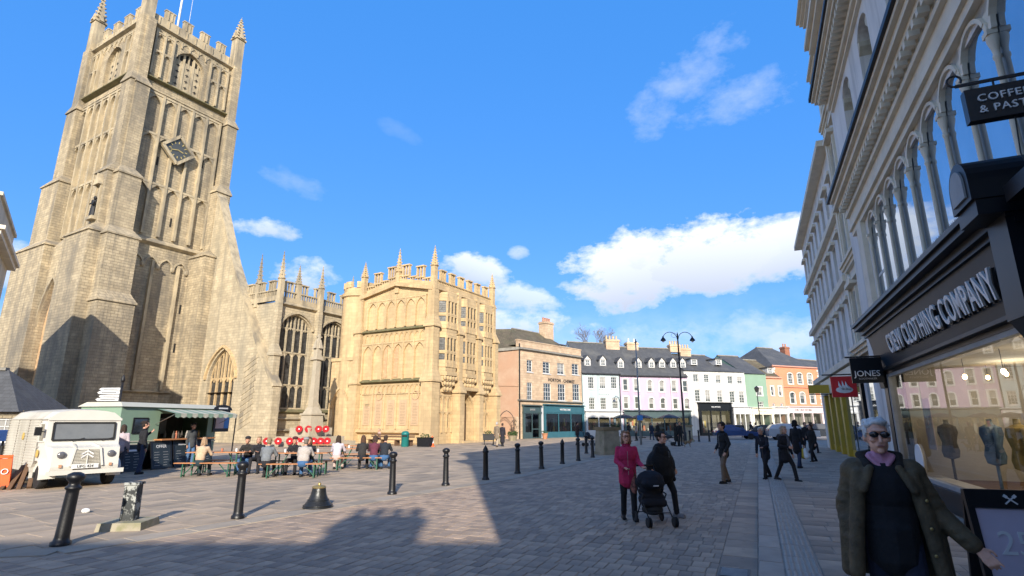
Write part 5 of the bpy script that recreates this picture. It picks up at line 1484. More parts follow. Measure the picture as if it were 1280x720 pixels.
# coffee sign near the viewer
p = sp(7.3, 2.56); t = thing('hanging_sign', 'black hanging sign reading COFFEE & PASTRIES on a scrolled bracket, top right', 'sign', (p.x, p.y, 0), math.atan2(V.y, V.x))
MB().box(0, 1.15, -.06, .06, 5.14, 5.54).build('panel', 'black_paint', t)
text('lettering', 'COFFEE', .125, 'letter_white', t, (.1, -.07, 5.36), align='LEFT', space=1.12); text('lettering', '& PASTRIES', .125, 'letter_white', t, (.1, -.07, 5.22), align='LEFT', space=1.12)
b = MB(); b.bar((-.05, 0, 5.64), (1.18, 0, 5.64), .025, .035)
b.tube([(-.05 + .07 * math.cos(R(a)) , 0, 5.64 + .07 + .07 * math.sin(R(a)) ) for a in range(270, -60, -30)], .013, 5); b.tube([(.3, 0, 5.64), (.3, 0, 5.54)], .012, 5); b.tube([(.75, 0, 5.64), (.75, 0, 5.54)], .012, 5)
b.build('bracket', 'black_iron', t)
MB().tube([(.42, 0, 5.14), (.4, .02, 4.7), (.44, .0, 4.45)], .008, 5).build('cable', 'black_iron', t)
# ------------------------------------------------------------------ street furniture
def make_bollard(kind):
    b = MB()
    if kind == 0: prof = [(.12, 0), (.12, .05), (.095, .07), (.085, .12), (.075, .74), (.075, .78), (.098, .80), (.098, .83), (.07, .85), (.066, .90), (.10, .93), (.112, .97), (.10, 1.01), (.05, 1.04), (.0, 1.045)]
    else: prof = [(.12, 0), (.12, .05), (.095, .07), (.085, .12), (.078, .82), (.1, .84), (.1, .88), (.08, .9), (.085, .93), (.05, .99), (.0, 1.07)]
    b.lathe(prof, 20); return b.mesh('bollard', 'black_paint', 60)
bm0, bm1 = make_bollard(0), make_bollard(1)
near = ['leaning black bollard at the lower left in front of the white van', 'black bollard left of the bronze bell, shadow beside it', 'black bollard just right of the bronze bell',
        'fourth black bollard from the left of the row', 'fifth black bollard of the row, pointed top, in front of the porch planter', 'sixth black bollard from the left of the row',
        'seventh black bollard from the left of the row', 'eighth black bollard of the row, pale pointed top', 'ninth black bollard of the row, next to the stone planter', 'black bollard directly before the large stone planter']
for i, p in enumerate(BOLL):
    k = 1 if i in (4, 7) else 0
    o = link('bollard', bm1 if k else bm0, None, (p.x, p.y, .004), (R(rnd.uniform(-1, 1)), R(3 if i == 0 else rnd.uniform(-1, 1)), 0), (1.12 if i == 0 else 1, 1.12 if i == 0 else 1, 1.0))
    tag(o, near[i], 'bollard', 'black bollards along the square')
for px, py, lab in ((752, 566, 'black bollard behind the pink jacket woman, right of the stone planter'), (874, 552, 'far black bollard in front of the dark shop, left of the pair'), (887, 552, 'far black bollard in front of the dark shop, right of the pair'), (863, 553, 'far black bollard beside the lamp post plinth'), (733, 567, 'black bollard half hidden before the stone planter edge')):
    p = gpt(px, py); tag(link('bollard', bm0, None, (p.x, p.y, 0)), lab, 'bollard', 'black bollards along the square')
# worn square post on its stone plinth
p = gpt(160, 660); t = thing('worn_post', 'short square post with flaking black paint on a low stone plinth', 'post', (p.x, p.y, .0), R(8))
b = MB(); b.frus((-.36, .36, -.34, .34, 0), (-.34, .34, -.32, .32, .13)); b.build('plinth', 'plinth_stone', t)
b = MB(); b.frus((-.11, .11, -.1, .1, .13), (-.1, .1, -.09, .09, .72)); b.box(-.125, .125, -.115, .115, .72, .76)
for s in (-1, 1): b.box(s * .09 - .015, s * .09 + .015, -.115, -.09, .16, .70)
b.build('shaft', 'worn_post', t)
# bell
p = gpt(397, 635); t = thing('bronze_bell', 'dark bronze bell standing on the paving between two bollards', 'bell', (p.x, p.y, .004))
MB().lathe([(.30, 0), (.315, .02), (.30, .05), (.25, .11), (.20, .19), (.165, .27), (.15, .34), (.14, .40), (.12, .44), (.06, .46), (0, .465)], 28).build('bell_body', 'bell_bronze', t, 50)
MB().lathe([(.306, .048), (.31, .06), (.29, .075)], 28).lathe([(.222, .16), (.226, .17), (.214, .18)], 28).build('moulded_ring', 'bell_bronze', t, True)
MB().lathe([(.145, .405), (.15, .42), (.13, .445), (.06, .465), (0, .47)], 24).build('crown', 'brass', t, 50)
MB().lathe([(.035, .46), (.035, .5), (.015, .52), (0, .525)], 10).build('knob', 'brass', t, 50)
# crumpled paper
p = gpt(109, 641); b = MB()
for k in range(5): b.ell((rnd.uniform(-.06, .06), rnd.uniform(-.04, .04), .04), (.06, .045, .045), 6, 5)
tag(b.build('paper_scrap', 'letter_white', None, loc=(p.x, p.y, .004)), 'crumpled white paper lying on the paving near the worn post', 'litter')

# beer tables and benches
def trestle(name, L_, w, h, top, parent):
    t = MB().box(-L_ / 2, L_ / 2, -w / 2, w / 2, h - .03, h).build(top, 'bench_orange', parent)
    for s in (-1, 1):
        b = MB(); x = s * (L_ / 2 - .28); q = w / 2 - .04
        for y in (-q, q): b.bar((x, y, 0), (x, y * .8, h - .03), .035, .035)
        b.bar((x, -q, .04), (x, q, .04), .03, .03); b.bar((x, -q * .8, h - .05), (x, q * .8, h - .05), .03, .03)
        b.bar((x, 0, .05), (x - s * .35, 0, h - .04), .025, .025); b.bar((x, -q, h * .5), (x, q, h * .5), .025, .025); b.build('leg', 'table_leg_green', parent)
SETS = [(-10.3, 19.9, 3, 'left of the picnic group'), (-7.3, 19.5, 4, 'middle of the picnic group'), (-6.0, 22.6, 5, 'right of the picnic group')]
for x, y, a, lab in SETS:
    a = R(a); c, s = math.cos(a), math.sin(a)
    t = thing('beer_table', 'orange topped beer table with green legs, ' + lab, 'table', (x, y, .004), a, 'beer tables'); trestle('beer_table', 2.0, .5, .77, 'tabletop', t)
    for sg, w_ in ((-1, 'near'), (1, 'far')):
        d = .72 * sg
        t = thing('beer_bench', 'orange beer bench with green legs, %s side of the table %s' % (w_, lab.split(' with')[0].split(' by')[0]), 'bench', (x - s * d, y + c * d, .004), a, 'beer benches'); trestle('beer_bench', 2.05, .26, .46, 'seat', t)
for x, y, lab in ((-8.6, 26.2, 'empty orange beer table standing in front of the wreaths'), (-6.7, 25.2, 'empty orange beer table behind the middle diners')):
    t = thing('beer_table', lab, 'table', (x, y, .004), R(6), 'beer tables'); trestle('beer_table', 2.0, .5, .77, 'tabletop', t)
    t = thing('beer_bench', lab.replace('empty', 'vacant').replace('table standing', 'bench standing').replace('table behind', 'bench behind'), 'bench', (x, y - .75, .004), R(6), 'beer benches'); trestle('beer_bench', 2.05, .26, .46, 'seat', t)

# war memorial with wreaths
MEM = cp(30.2, 35.2)
t = thing('war_memorial', 'stone war memorial cross on stepped base in front of the aisle', 'memorial', (MEM.x, MEM.y, 0), CH_ROT)
for k, (h0, h1, w) in enumerate(((0, .35, 2.4), (.35, .7, 1.8), (.7, 1.35, 1.1))): MB().box(-w, w, -w, w, h0, h1 - .002).build('step', 'memorial_stone', t)
b = MB(); b.frus((-.62, .62, -.62, .62, 1.35), (-.56, .56, -.56, .56, 2.3)); b.box(-.66, .66, -.66, .66, 2.3, 2.42); b.frus((-.52, .52, -.52, .52, 2.42), (-.3, .3, -.3, .3, 2.9)); b.frus((-.27, .27, -.27, .27, 2.9), (-.18, .18, -.18, .18, 6.6)); b.build('shaft', 'memorial_stone', t)
b = MB(); b.box(-.32, .32, -.32, .32, 6.6, 6.8); b.box(-.22, .22, -.22, .22, 6.8, 7.7)
for sx, sy in ((1, 0), (-1, 0), (0, 1), (0, -1)): b.frus((sx * .25 - .16, sx * .25 + .16, sy * .25 - .16, sy * .25 + .16, 7.5), (sx * .25 - .02, sx * .25 + .02, sy * .25 - .02, sy * .25 + .02, 8.2))
b.frus((-.2, .2, -.2, .2, 7.7), (-.03, .03, -.03, .03, 8.7)); b.bar((-.3, 0, 8.45), (.3, 0, 8.45), .1, .1); b.build('cross_head', 'memorial_stone', t)
wm = MB()
for k in range(45):
    a = R(360 / 15 * k + 8 * (k // 15)); q_ = (.10, .165, .225)[k // 15] + rnd.uniform(-.01, .01); wm.ell((q_ * math.cos(a), rnd.uniform(-.03, 0), q_ * math.sin(a)), (.05, .035, .05), 7, 5)
wm = wm.mesh('ring', 'poppy', True)
wc = MB().lathe([(0, -.03), (.06, -.03), (.06, .03), (0, .03)], 14).mesh('centre', 'ribbon')
for i, (px, py) in enumerate([(352, 549), (364, 549), (376, 549), (384, 549), (390, 549), (401, 549), (408, 549), (415, 549), (377, 541), (387, 541), (398, 541), (406, 541)]):
    row = 1 if py < 545 else 0
    off = (px - 383) / 33.; base = Vector((MEM.x, MEM.y, 0)) + Vector((off * 2.3, -2.05 if not row else -1.35, 0))
    z = .62 if not row else 1.25
    if not row: base = Vector((MEM.x + off * 2.3, MEM.y - 2.75, 0)); z = .42
    t = thing('poppy_wreath', '%s red poppy wreath in the %s row on the memorial' % (['leftmost', 'second', 'third', 'fourth', 'fifth', 'sixth', 'seventh', 'rightmost', 'leftmost', 'second', 'third', 'rightmost'][i], 'upper' if row else 'lower'), 'wreath', (base.x, base.y, z), R(5), 'poppy wreaths')
    t.rotation_euler = (R(-15), 0, R(8)); link('ring', wm, t); link('centre', wc, t, rot=(R(90), 0, 0))

# bench, bin, planter, cone and pedestal box by the porch
def at_church(px, py): return gpt(px, py)
p = gpt(487, 557); t = thing('long_bench', 'long dark wooden bench against the porch wall', 'bench', (p.x, p.y, 0), CH_ROT - R(90))
for k in range(3): MB().box(-2.2, 2.2, -.25 + k * .16, -.12 + k * .16, .42, .46).build('seat_slat', 'timber', t)
for k in range(2): MB().box(-2.2, 2.2, .26, .3, .6 + k * .16, .72 + k * .16).build('back_slat', 'timber', t)
for x in (-2, -.7, .7, 2): MB().box(x - .05, x + .05, -.22, .3, 0, .42).build('leg', 'timber', t)
p = gpt(506, 558.5); t = thing('litter_bin', 'green round litter bin beside the porch bench', 'bin', (p.x, p.y, 0))
MB().lathe([(.26, 0), (.28, .05), (.28, .85), (.30, .87), (.30, .95), (.2, 1.1), (0, 1.13)], 20).build('bin_body', 'bin_green', t, 50)
MB().box(-.16, .16, -.305, -.2, .72, .84).build('slot', 'dark_void', t)
def plant(parent, x, y, z, r, n, m='leaf_green'):
    b = MB()
    for k in range(n):
        a, f = rnd.uniform(0, 6.28), rnd.uniform(.1, 1) ** .5; p = Vector((x + r * f * math.cos(a), y + r * f * math.sin(a), z + rnd.uniform(0, r * 1.1) * (1.1 - f * .6)))
        d = Vector((rnd.uniform(-1, 1), rnd.uniform(-1, 1), rnd.uniform(-.3, 1))).normalized(); e = d.cross(Vector((rnd.uniform(-1, 1), rnd.uniform(-1, 1), .3))).normalized(); s = r * .22
        b.add([p - d * s, p + e * s * .5, p + d * s, p - e * s * .5], [(0, 1, 2, 3)])
    return stuff(b.build('foliage', m, parent))
def box_planter(lab, px, py, w, d, h, rz, leg=0, m='black_iron', n=60):
    p = gpt(px, py); t = thing('planter_box', lab, 'planter', (p.x, p.y, 0), rz)
    MB().frus((-w / 2 * .94, w / 2 * .94, -d / 2 * .94, d / 2 * .94, leg), (-w / 2, w / 2, -d / 2, d / 2, h)).build('trough', m, t)
    b = MB(); b.box(-w / 2 - .03, w / 2 + .03, -d / 2 - .03, d / 2 + .03, h, h + .05); b.build('rim', m, t)
    if leg:
        for x in (-w / 2 + .12, w / 2 - .12): MB().box(x - .04, x + .04, -.04, .04, 0, leg + .01).build('leg', m, t)
    plant(t, 0, 0, h, min(w, d) * .75, n); return t
box_planter('low dark rectangular planter box left of the traffic cone', 531, 558.5, 1.15, .5, .62, CH_ROT - R(90))
box_planter('dark planter box raised on a leg beside the strolling couple', 611, 556, .95, .45, .8, 0, .35)
p = gpt(540, 558.5); t = thing('traffic_cone', 'orange and white traffic cone by the low planter box', 'cone', (p.x, p.y, 0))
MB().box(-.2, .2, -.2, .2, 0, .05).build('base', 'cone_orange', t); MB().lathe([(.15, .05), (.125, .25)], 14).lathe([(.095, .5), (.04, .78)], 14).build('cone_body', 'cone_orange', t, 40); MB().lathe([(.126, .25), (.096, .5)], 14).build('reflective_sleeve', 'letter_white', t, 40)

# stone planters in the square
def stone_planter(lab, px, py, w, h, leafpx=None):
    p = gpt(px, py); t = thing('stone_planter', lab, 'planter', (p.x, p.y, 0), R(20))
    MB().box(-w * .72, w * .72, -w * .72, w * .72, 0, .18).build('base', 'planter_stone', t)
    b = MB()
    for s_ in (1,): b.frus((-w * .62, w * .62, -w * .62, w * .62, .18), (-w * .55, w * .55, -w * .55, w * .55, h - .18))
    b.build('body', 'planter_stone', t)
    MB().frus((-w * .6, w * .6, -w * .6, w * .6, h - .18), (-w * .68, w * .68, -w * .68, w * .68, h)).build('rim', 'porch_dark', t)
    plant(t, .5 * w, 0, h - .05, .3, 50); return t
stone_planter('large square weathered stone planter in the middle of the square', 760, 568, .86, 1.5)
stone_planter('smaller stone planter at the foot of the twin lamp post', 857, 552, .8, 1.5)
p = gpt(731, 549); t = thing('terracotta_pot', 'terracotta pot with a small bush beside the teal shop', 'planter', (p.x - 4.2, p.y, 0))
MB().lathe([(.22, 0), (.3, .5), (.34, .52), (.34, .6)], 14).build('pot', 'terracotta', t, 40); plant(t, 0, 0, .6, .35, 60)
p = gpt(637, 551); t = thing('shrub_tub', 'wide stone tub with green shrub against the red brown wall', 'planter', (p.x + .3, p.y, 0))
MB().lathe([(.35, 0), (.45, .45), (.5, .5)], 16).build('tub', 'planter_stone', t, 40); plant(t, 0, 0, .5, .5, 140)
t = thing('shrub_tub', 'small shrub tub beside the porch corner', 'planter', (-1.0, 47.5, 0))
MB().lathe([(.3, 0), (.4, .4), (.42, .45)], 16).build('tub', 'planter_stone', t, 40); plant(t, 0, 0, .45, .45, 120)
# iron hoop trellis and dark climbing plant against the side wall
p = dpt(633, 548, 57.5); t = thing('garden_arch', 'thin iron hoop arch with dry climber before the red brown wall', 'trellis', (p.x, p.y, 0))
for d in (-.0, .5): MB().tube([(-.75, d, 0)] + [(x, d, z) for x, z in arch_pts(-.75, .75, 1.9, 1.0, 6, .2)] + [(.75, d, 0)], .035, 5).build('hoop', 'black_iron', t)
b = MB()
for k in range(120): x = .75 + rnd.uniform(-.25, .3); z = rnd.uniform(.1, 1.9); b.bar((x, rnd.uniform(-.1, .6), z), (x + rnd.uniform(-.15, .15), rnd.uniform(-.1, .6), z + rnd.uniform(-.1, .25)), .02, .02)
stuff(b.build('climber', 'twig', t))

# lamp posts
def twin_lamp(lab, px, Y, top_py):
    b = dpt(px, 545, Y); h = dpt(px - 4, top_py, Y).z
    t = thing('lamp_post', lab, 'lamp post', (b.x, b.y, 0))
    MB().lathe([(.16, 0), (.16, .9), (.1, 1.0), (.085, 3.0), (.06, h - .2), (.07, h), (.02, h + .25), (0, h + .3)], 12).build('post', 'black_iron', t, 50)
    for s in (-1, 1):
        P = [(s * .05, 0, h - .35)] + [(s * (.05 + .62 * (1 - math.cos(R(a)))), 0, h - .35 + .62 * math.sin(R(a)) ) for a in range(15, 171, 15)]
        MB().tube(P, .03, 6).build('arm', 'black_iron', t)
        e = P[-1]; MB().lathe([(.0, .12), (.05, .1), (.07, 0), (.22, -.2), (.24, -.3), (.22, -.3), (0, -.24)], 12, (e[0], 0, e[2])).build('lamp_shade', 'black_iron', t, 40)
        MB().lathe([(0, -.28), (.13, -.3), (.1, -.4), (0, -.45)], 10, (e[0], 0, e[2])).build('lamp_glass', 'lamp_glass', t, True)
    b2 = MB(); b2.tube([(.25 * math.cos(R(a)) - .3, 0, h + .0 + .2 * math.sin(R(a))) for a in range(0, 360, 30)], .012, 4); b2.build('scroll', 'black_iron', t)
mat('lamp_glass', (.75, .72, .65), .3, .0)
twin_lamp('tall black twin armed lamp post with bell shades above the lilac house', 856, 47, 419)
p = dpt(801, 548, 45); t = thing('flag_mast', 'tall thin grey mast with blue notice in front of the lilac house', 'mast', (p.x, p.y, 0)); h = dpt(796, 424, 45).z
MB().tube([(0, 0, 0), (0, 0, h)], [.09, .05], 8).build('pole', 'lead_sheet', t, True); MB().box(-.22, .22, -.12, -.08, 1.9, 2.3).build('notice', 'notice_blue', t); MB().box(-.05, .05, -.25, .25, h - .3, h - .2).build('fitting', 'black_iron', t)
mat('notice_blue', (.06, .25, .6), .5, .05, 3)
p = dpt(777, 548, 60); t = thing('street_lamp', 'small grey swan neck street lamp in front of the pale blue house', 'lamp post', (p.x, p.y, 0))
MB().tube([(0, 0, 0), (0, 0, 3.8), (-.1, 0, 4.3), (-.4, 0, 4.5), (-.6, 0, 4.3), (-.62, 0, 4.0)], [.06, .05, .04, .04, .04, .04], 6).build('post', 'lead_sheet', t, True); MB().lathe([(.06, .1), (.2, -.1), (0, -.12)], 10, (-.62, 0, 4.0)).build('lamp_shade', 'lead_sheet', t)
p = dpt(952, 545, 66); t = thing('street_lamp', 'dark lantern street lamp in front of the sage green house', 'lamp post', (p.x, p.y, 0))
MB().tube([(0, 0, 0), (0, 0, 5.2)], [.08, .05], 8).build('post', 'black_iron', t, True); MB().frus((-.12, .12, -.12, .12, 5.2), (-.22, .22, -.22, .22, 5.7)).frus((-.22, .22, -.22, .22, 5.7), (-.03, .03, -.03, .03, 5.95)).build('lantern', 'black_iron', t)

# finger post behind the van
p = dpt(142, 545, 24.5); t = thing('finger_post', 'finger post with stacked white direction arms behind the van roof', 'signpost', (p.x, p.y, 0))
MB().tube([(0, 0, 0), (0, 0, 3.5)], .05, 8).build('post', 'black_iron', t, True)
MB().lathe([(.06, 3.5), (.09, 3.6), (.05, 3.75), (0, 3.85)], 10).build('finial', 'black_iron', t, True)
for k, (a, z) in enumerate(((172, 3.2), (176, 3.05), (170, 2.9), (178, 2.75), (5, 2.5))):
    a = R(a); b = MB(); b.prism([(.05, z - .06), (1.0, z - .06), (1.1, z), (1.0, z + .06), (.05, z + .06)], -.012, .012); b.build('direction_arm', 'letter_white', t, rot=(0, 0, a))
    MB().box(.2, .9, -.016, .016, z - .015, z + .015).build('arm_print', 'letter_black', t, rot=(0, 0, a))

# chalkboards along the trailer, A-board at the shop
def easel(lab, loc, rz, w, h, m, frame_m='black_paint', lean=12, lines=8, name='menu_board'):
    t = thing(name, lab, 'sign', loc, rz); c = math.cos(R(lean))
    pn = MB().box(-w / 2, w / 2, -.015, .015, 0, h).build('panel', m, t, loc=(0, 0, .02), rot=(R(-lean), 0, 0))
    f = MB(); e = .05
    f.box(-w / 2 - .01, -w / 2 + e, -.03, .02, 0, h); f.box(w / 2 - e, w / 2 + .01, -.03, .02, 0, h); f.box(-w / 2 + e, w / 2 - e, -.03, .02, h - e, h); f.box(-w / 2 + e, w / 2 - e, -.03, .02, 0, e); f.build('frame', frame_m, t, loc=(0, 0, .02), rot=(R(-lean), 0, 0))
    MB().box(-w / 2, w / 2, -.015, .015, 0, h).build('rear_leg', frame_m, t, loc=(0, 2 * h * math.sin(R(lean)) + .03, .02), rot=(R(lean), 0, 0))
    return t, pn
mat('chalkboard', (.02, .035, .05), .7, .2, 5)
# drain cover set in the channel
p = gpt(918, 716); t = thing('drain_cover', 'dark iron drain cover set in the paving at the bottom edge by the kerb', 'drain', (p.x, p.y, .0), math.atan2(U.y, U.x))
MB().box(-.22, .22, -.18, .18, -.01, .006).build('frame', 'black_iron', t)
for k in range(7): MB().box(-.19 + k * .055, -.16 + k * .055, -.15, .15, .006, .011).build('bar', 'lead_sheet', t)
# ------------------------------------------------------------------ white vintage van
mat('van_white', (.58, .55, .47), .45, .06, 2, stain=(1.6, .5, .75, (.33, .29, .22), .5), vert=True)
mat('van_white_bright', (.66, .64, .58), .35, .05, 2)
mat('rubber', (.02, .02, .02), .85, .2, 6)
mat('wheel_cream', (.6, .56, .44), .5, .1, 4)
mat('chrome', (.6, .6, .6), .2, .1, 3, metal=.9)
mat('plate_white', (.75, .75, .72), .5, .05, 3)
def wheel(parent, x, y, r, w, side, hub='wheel_cream'):
    o = MB(frame((x, y, r), (1, 0, 0), (0, 1, 0)))
    t = MB(); n = 20
    def disc(mb, prof):
        vs_ = [(p[1], p[0] * math.cos(2 * math.pi * k / n), p[0] * math.sin(2 * math.pi * k / n)) for p in prof for k in range(n)]
        fs = [(i * n + k, i * n + (k + 1) % n, (i + 1) * n + (k + 1) % n, (i + 1) * n + k) for i in range(len(prof) - 1) for k in range(n)]
        fs += [tuple(range(n - 1, -1, -1)), tuple(range((len(prof) - 1) * n, len(prof) * n))]
        mb.add(vs_, fs)
    disc(t, [(r * .62, -w / 2), (r * .93, -w / 2), (r, -w * .3), (r, w * .3), (r * .93, w / 2), (r * .62, w / 2)])
    wo = t.build('wheel', 'rubber', parent, 40, loc=(x, y, r))
    h = MB(); disc(h, [(r * .3, -w * .35), (r * .6, -w * .42), (r * .6, w * .42), (r * .3, w * .35)]); h.build('rim', hub, wo, 40)
    return wo
def build_van():
    a, b = gpt(34, 613), gpt(126, 605); mid = (a + b) / 2
    # local: x across (to the right in the picture), -y towards the viewer (front)
    t = thing('white_van', 'vintage white corrugated delivery van with chevron grille facing the road', 'van', (mid.x + .12, mid.y + .15, 0), R(54))
    W, H, Ln = .95, 2.28, 4.1
    # side profile of body: front at y=-.55
    secs = []   # (y, half width bottom, half width top, z0, z1)
    body = MB()
    body.frus((-W, W, .55, 3.9, .45), (-W, W, .55, 3.9, 1.95))
    # rounded roof
    n = 8; rz = lambda u: 1.95 + .33 * math.sqrt(max(0, 1 - (abs(u)) ** 2.6))
    us = [-1 + 2 * i / n for i in range(n + 1)]
    for y0, y1 in ((.55, 3.9),):
        for u0, u1 in zip(us[:-1], us[1:]):
            body.quad((u0 * W, y0, rz(u0)), (u1 * W, y0, rz(u1)), (u1 * W, y1, rz(u1)), (u0 * W, y1, rz(u0)))
        body.add([(u * W, y1, rz(u)) for u in us], [tuple(range(len(us)))])
    bo = body.build('body', 'van_white', t)
    # corrugations along the sides
    rb = MB()
    for k in range(17):
        z = .6 + k * .08
        for s in (-1, 1): rb.bar((s * W, .7, z), (s * W, 3.85, z), .03, .035)
    rb.build('corrugation', 'van_white', bo)
    # cab: raked windscreen and snub nose
    cab = MB(); w = W - .02
    P = [(-.02, 1.98), (-.12, 1.22), (-.55, 1.14), (-.62, .62), (-.58, .42), (.56, .42), (.56, 1.98)]       # (y,z)
    V_ = []
    for (y, z), s in zip(P, (1, 1, .9, .9, .92, 1, 1)): V_.append((-w * s, y, z)); V_.append((w * s, y, z))
    np_ = len(P); F = [(2 * i, 2 * i + 1, 2 * ((i + 1) % np_) + 1, 2 * ((i + 1) % np_)) for i in range(np_)]
    F += [tuple(2 * i for i in range(np_)), tuple(2 * i + 1 for i in reversed(range(np_)))]
    cab.add(V_, F)
    # roof brow
    for u0, u1 in zip(us[:-1], us[1:]):
        zf = lambda u: 1.98 + .26 * math.sqrt(max(0, 1 - abs(u) ** 2.6))
        cab.quad((u0 * W, -.06, zf(u0) - .0), (u1 * W, -.06, zf(u1)), (u1 * W, .56, rz(u1)), (u0 * W, .56, rz(u0)))
        cab.quad((u0 * W, -.06, 1.93), (u1 * W, -.06, 1.93), (u1 * W, -.06, zf(u1)), (u0 * W, -.06, zf(u0)))
    co = cab.build('cab', 'van_white_bright', t)
    # windscreen with frame
    wsx, z0, z1 = .78, 1.36, 1.86
    yz = lambda z: -.12 + (.1 / .76) * (z - 1.22) - .012
    g = MB().quad((-wsx, yz(z0), z0), (wsx, yz(z0), z0), (wsx, yz(z1), z1), (-wsx, yz(z1), z1)); wo = g.build('windscreen', 'screen_grey', co)
    f = MB()
    for p, q in (((-wsx, z0), (wsx, z0)), ((wsx, z0), (wsx, z1)), ((wsx, z1), (-wsx, z1)), ((-wsx, z1), (-wsx, z0))): f.bar((p[0], yz(p[1]) - .01, p[1]), (q[0], yz(q[1]) - .01, q[1]), .05, .03, (0, 1, 0))
    for x in (-.3, .45): f.bar((x, yz(z0) - .03, z0 - .03), (x + .3, yz(z0 + .06) - .03, z0 + .05), .015, .015)
    f.build('windscreen_frame', 'rubber', wo)
    # grille panel with chevrons and slats
    gf = lambda z: -.565 - (1.12 - z) / .5 * .065
    for k in range(11):
        z = .68 + k * .04; MB().bar((-.34 + (z - .68) * .16, gf(z) - .02, z), (.34 - (z - .68) * .16, gf(z) - .02, z), .03, .025).build('grille_slat', 'van_white', co)
    f = MB()
    for s in (-1, 1): f.bar((s * .40, gf(.62) - .03, .62), (s * .31, gf(1.14) - .03, 1.14), .05, .05); f.bar((s * .31, -.56, 1.15), (s * .25, -.14, 1.24), .05, .05)
    f.bar((0, gf(.66) - .05, .66), (0, gf(1.12) - .05, 1.12), .025, .02); f.build('grille_frame', 'van_white_bright', co)
    for z in (.86, .95):
        for s in (-1, 1): MB().bar((s * .15, gf(z) - .05, z), (0, gf(z + .1) - .05, z + .1), .035, .02, (0, 1, 0)).build('chevron', 'letter_white', co)
    # lamps
    for s in (-1, 1):
        x = s * .62; m = frame((x, -.6, .93), (1, 0, 0), (0, 1, 0))
        MB().ell((x, -.60, .95), (.11, .06, .1), 16, 8).build('headlamp', 'lamp_dark', co, True); MB().box(x - .035 + s * -.28 * 0, x + .035, -.66, -.6, .6, .68).build('indicator', 'lamp_orange', co)
        # front wings
        b2 = MB(); P = [(math.cos(R(a_)), math.sin(R(a_))) for a_ in range(-10, 191, 20)]
        for p, q in zip(P[:-1], P[1:]): b2.add([(s * .62, .05 + .46 * p[0], .38 + .46 * p[1]), (s * 1.02, .05 + .44 * p[0], .36 + .44 * p[1]), (s * 1.02, .05 + .44 * q[0], .36 + .44 * q[1]), (s * .62, .05 + .46 * q[0], .38 + .46 * q[1])], [(0, 1, 2, 3)])
        b2.build('wing', 'van_white_bright', co, True)
        wheel(t, s * .83, .05, .34, .2, s)
        wheel(t, s * .83, 2.9, .34, .2, s)
    # bumper, plate, mirror, side window, badges
    MB().box(-.95, .95, -.78, -.70, .40, .52).build('bumper', 'van_white_bright', t); MB().box(-.36, .30, -.70, -.655, .56, .68).build('number_plate', 'plate_white', co)
    text('plate_lettering', 'UFG 424', .11, 'letter_black', co, (-.03, -.705, .58), extrude=.004)
    for s in (-1, 1):
        w_ = MB().quad((s * (w + .012), .0, 1.32), (s * (w + .012), .5, 1.32), (s * (w + .012), .5, 1.84), (s * (w + .012), .06, 1.84)); so = w_.build('side_window', 'wind_dark', co)
        b = MB()
        for p, q in (((.0, 1.32), (.5, 1.32)), ((.5, 1.32), (.5, 1.84)), ((.5, 1.84), (.06, 1.84)), ((.06, 1.84), (.0, 1.32))): b.bar((s * (w + .015), p[0], p[1]), (s * (w + .015), q[0], q[1]), .04, .04)
        b.build('window_frame', 'van_white_bright', so)
        MB().bar((s * (w + .02), .54, .5), (s * (w + .02), .54, 1.9), .02, .02).build('door_seam', 'grey_coping', co); MB().box(s * (w + .02) - .02, s * (w + .02) + .02, .4, .5, 1.14, 1.18).build('door_handle', 'chrome', co)
    b = MB(); b.bar((-.95, .02, 1.6), (-1.12, -.08, 1.62), .025, .025); b.box(-1.22, -1.06, -.14, -.06, 1.5, 1.74); b.build('mirror', 'black_iron', t)
    for y, z in ((.3, .98), (2.0, 1.45)): MB().ell((-W - .02, y, z), (.012, .12, .12), 14, 8).build('round_badge', 'badge_gold', t)
    MB().box(-.93, .93, .2, 3.8, .3, .45).build('underbody', 'rubber', t)
    for y in (1.6, 2.75, 3.8):
        for s in (-1, 1): MB().bar((s * (W + .012), y, .5), (s * (W + .012), y, 1.95), .018, .02).build('panel_seam', 'grey_coping', t)
    for s in (-1, 1): MB().bar((s * (W + .01), -.0, 1.97), (s * (W + .01), 3.9, 1.97), .04, .03).build('rain_gutter', 'van_white', t)
    t.scale = (.95, .95, .95)
    return t
mat('screen_grey', (.20, .21, .21), .08, .15, 2, spec=.8)
mat('wind_dark', (.16, .16, .13), .06, .3, 3, spec=.8)
mat('lamp_dark', (.12, .12, .13), .15, .1, 4, spec=.9)
mat('lamp_orange', (.55, .3, .18), .4, .1, 4)
mat('badge_gold', (.62, .42, .10), .6, .2, 20)
build_van()
# folding ramp boards leaning at the van's side
p = gpt(14, 612); t = thing('timber_boards', 'pile of worn timber boards leaning beside the van', 'boards', (p.x, p.y, 0), R(20))
for k in range(5): MB().box(-.05, .05, -.6, .6, 0, .14).build('board', 'timber', t, loc=(k * .14 - .2, .2 + .1 * k, .04 + .11 * k), rot=(R(28 + 5 * k), 0, R(6 * k)))
# orange barrier
p = gpt(-9, 613); t = thing('orange_barrier', 'bright orange plastic barrier at the left edge beside the van', 'barrier', (p.x - .3, p.y, 0), R(35))
b = MB(); b.frus((-.55, .55, -.14, .14, .06), (-.5, .5, -.09, .09, .8)); b.box(-.5, .5, -.06, .06, .82, .9); b.build('body', 'barrier_orange', t)
for x in (-.4, .4): MB().box(x - .08, x + .08, -.25, .25, 0, .06).build('foot', 'rubber', t)
for x in (-.45, 0, .45): MB().box(x - .05, x + .05, -.06, .06, .78, .84).build('handle_post', 'barrier_orange', t)
text('lettering', 'O', .22, 'letter_white', t, (.4, -.15, .4))
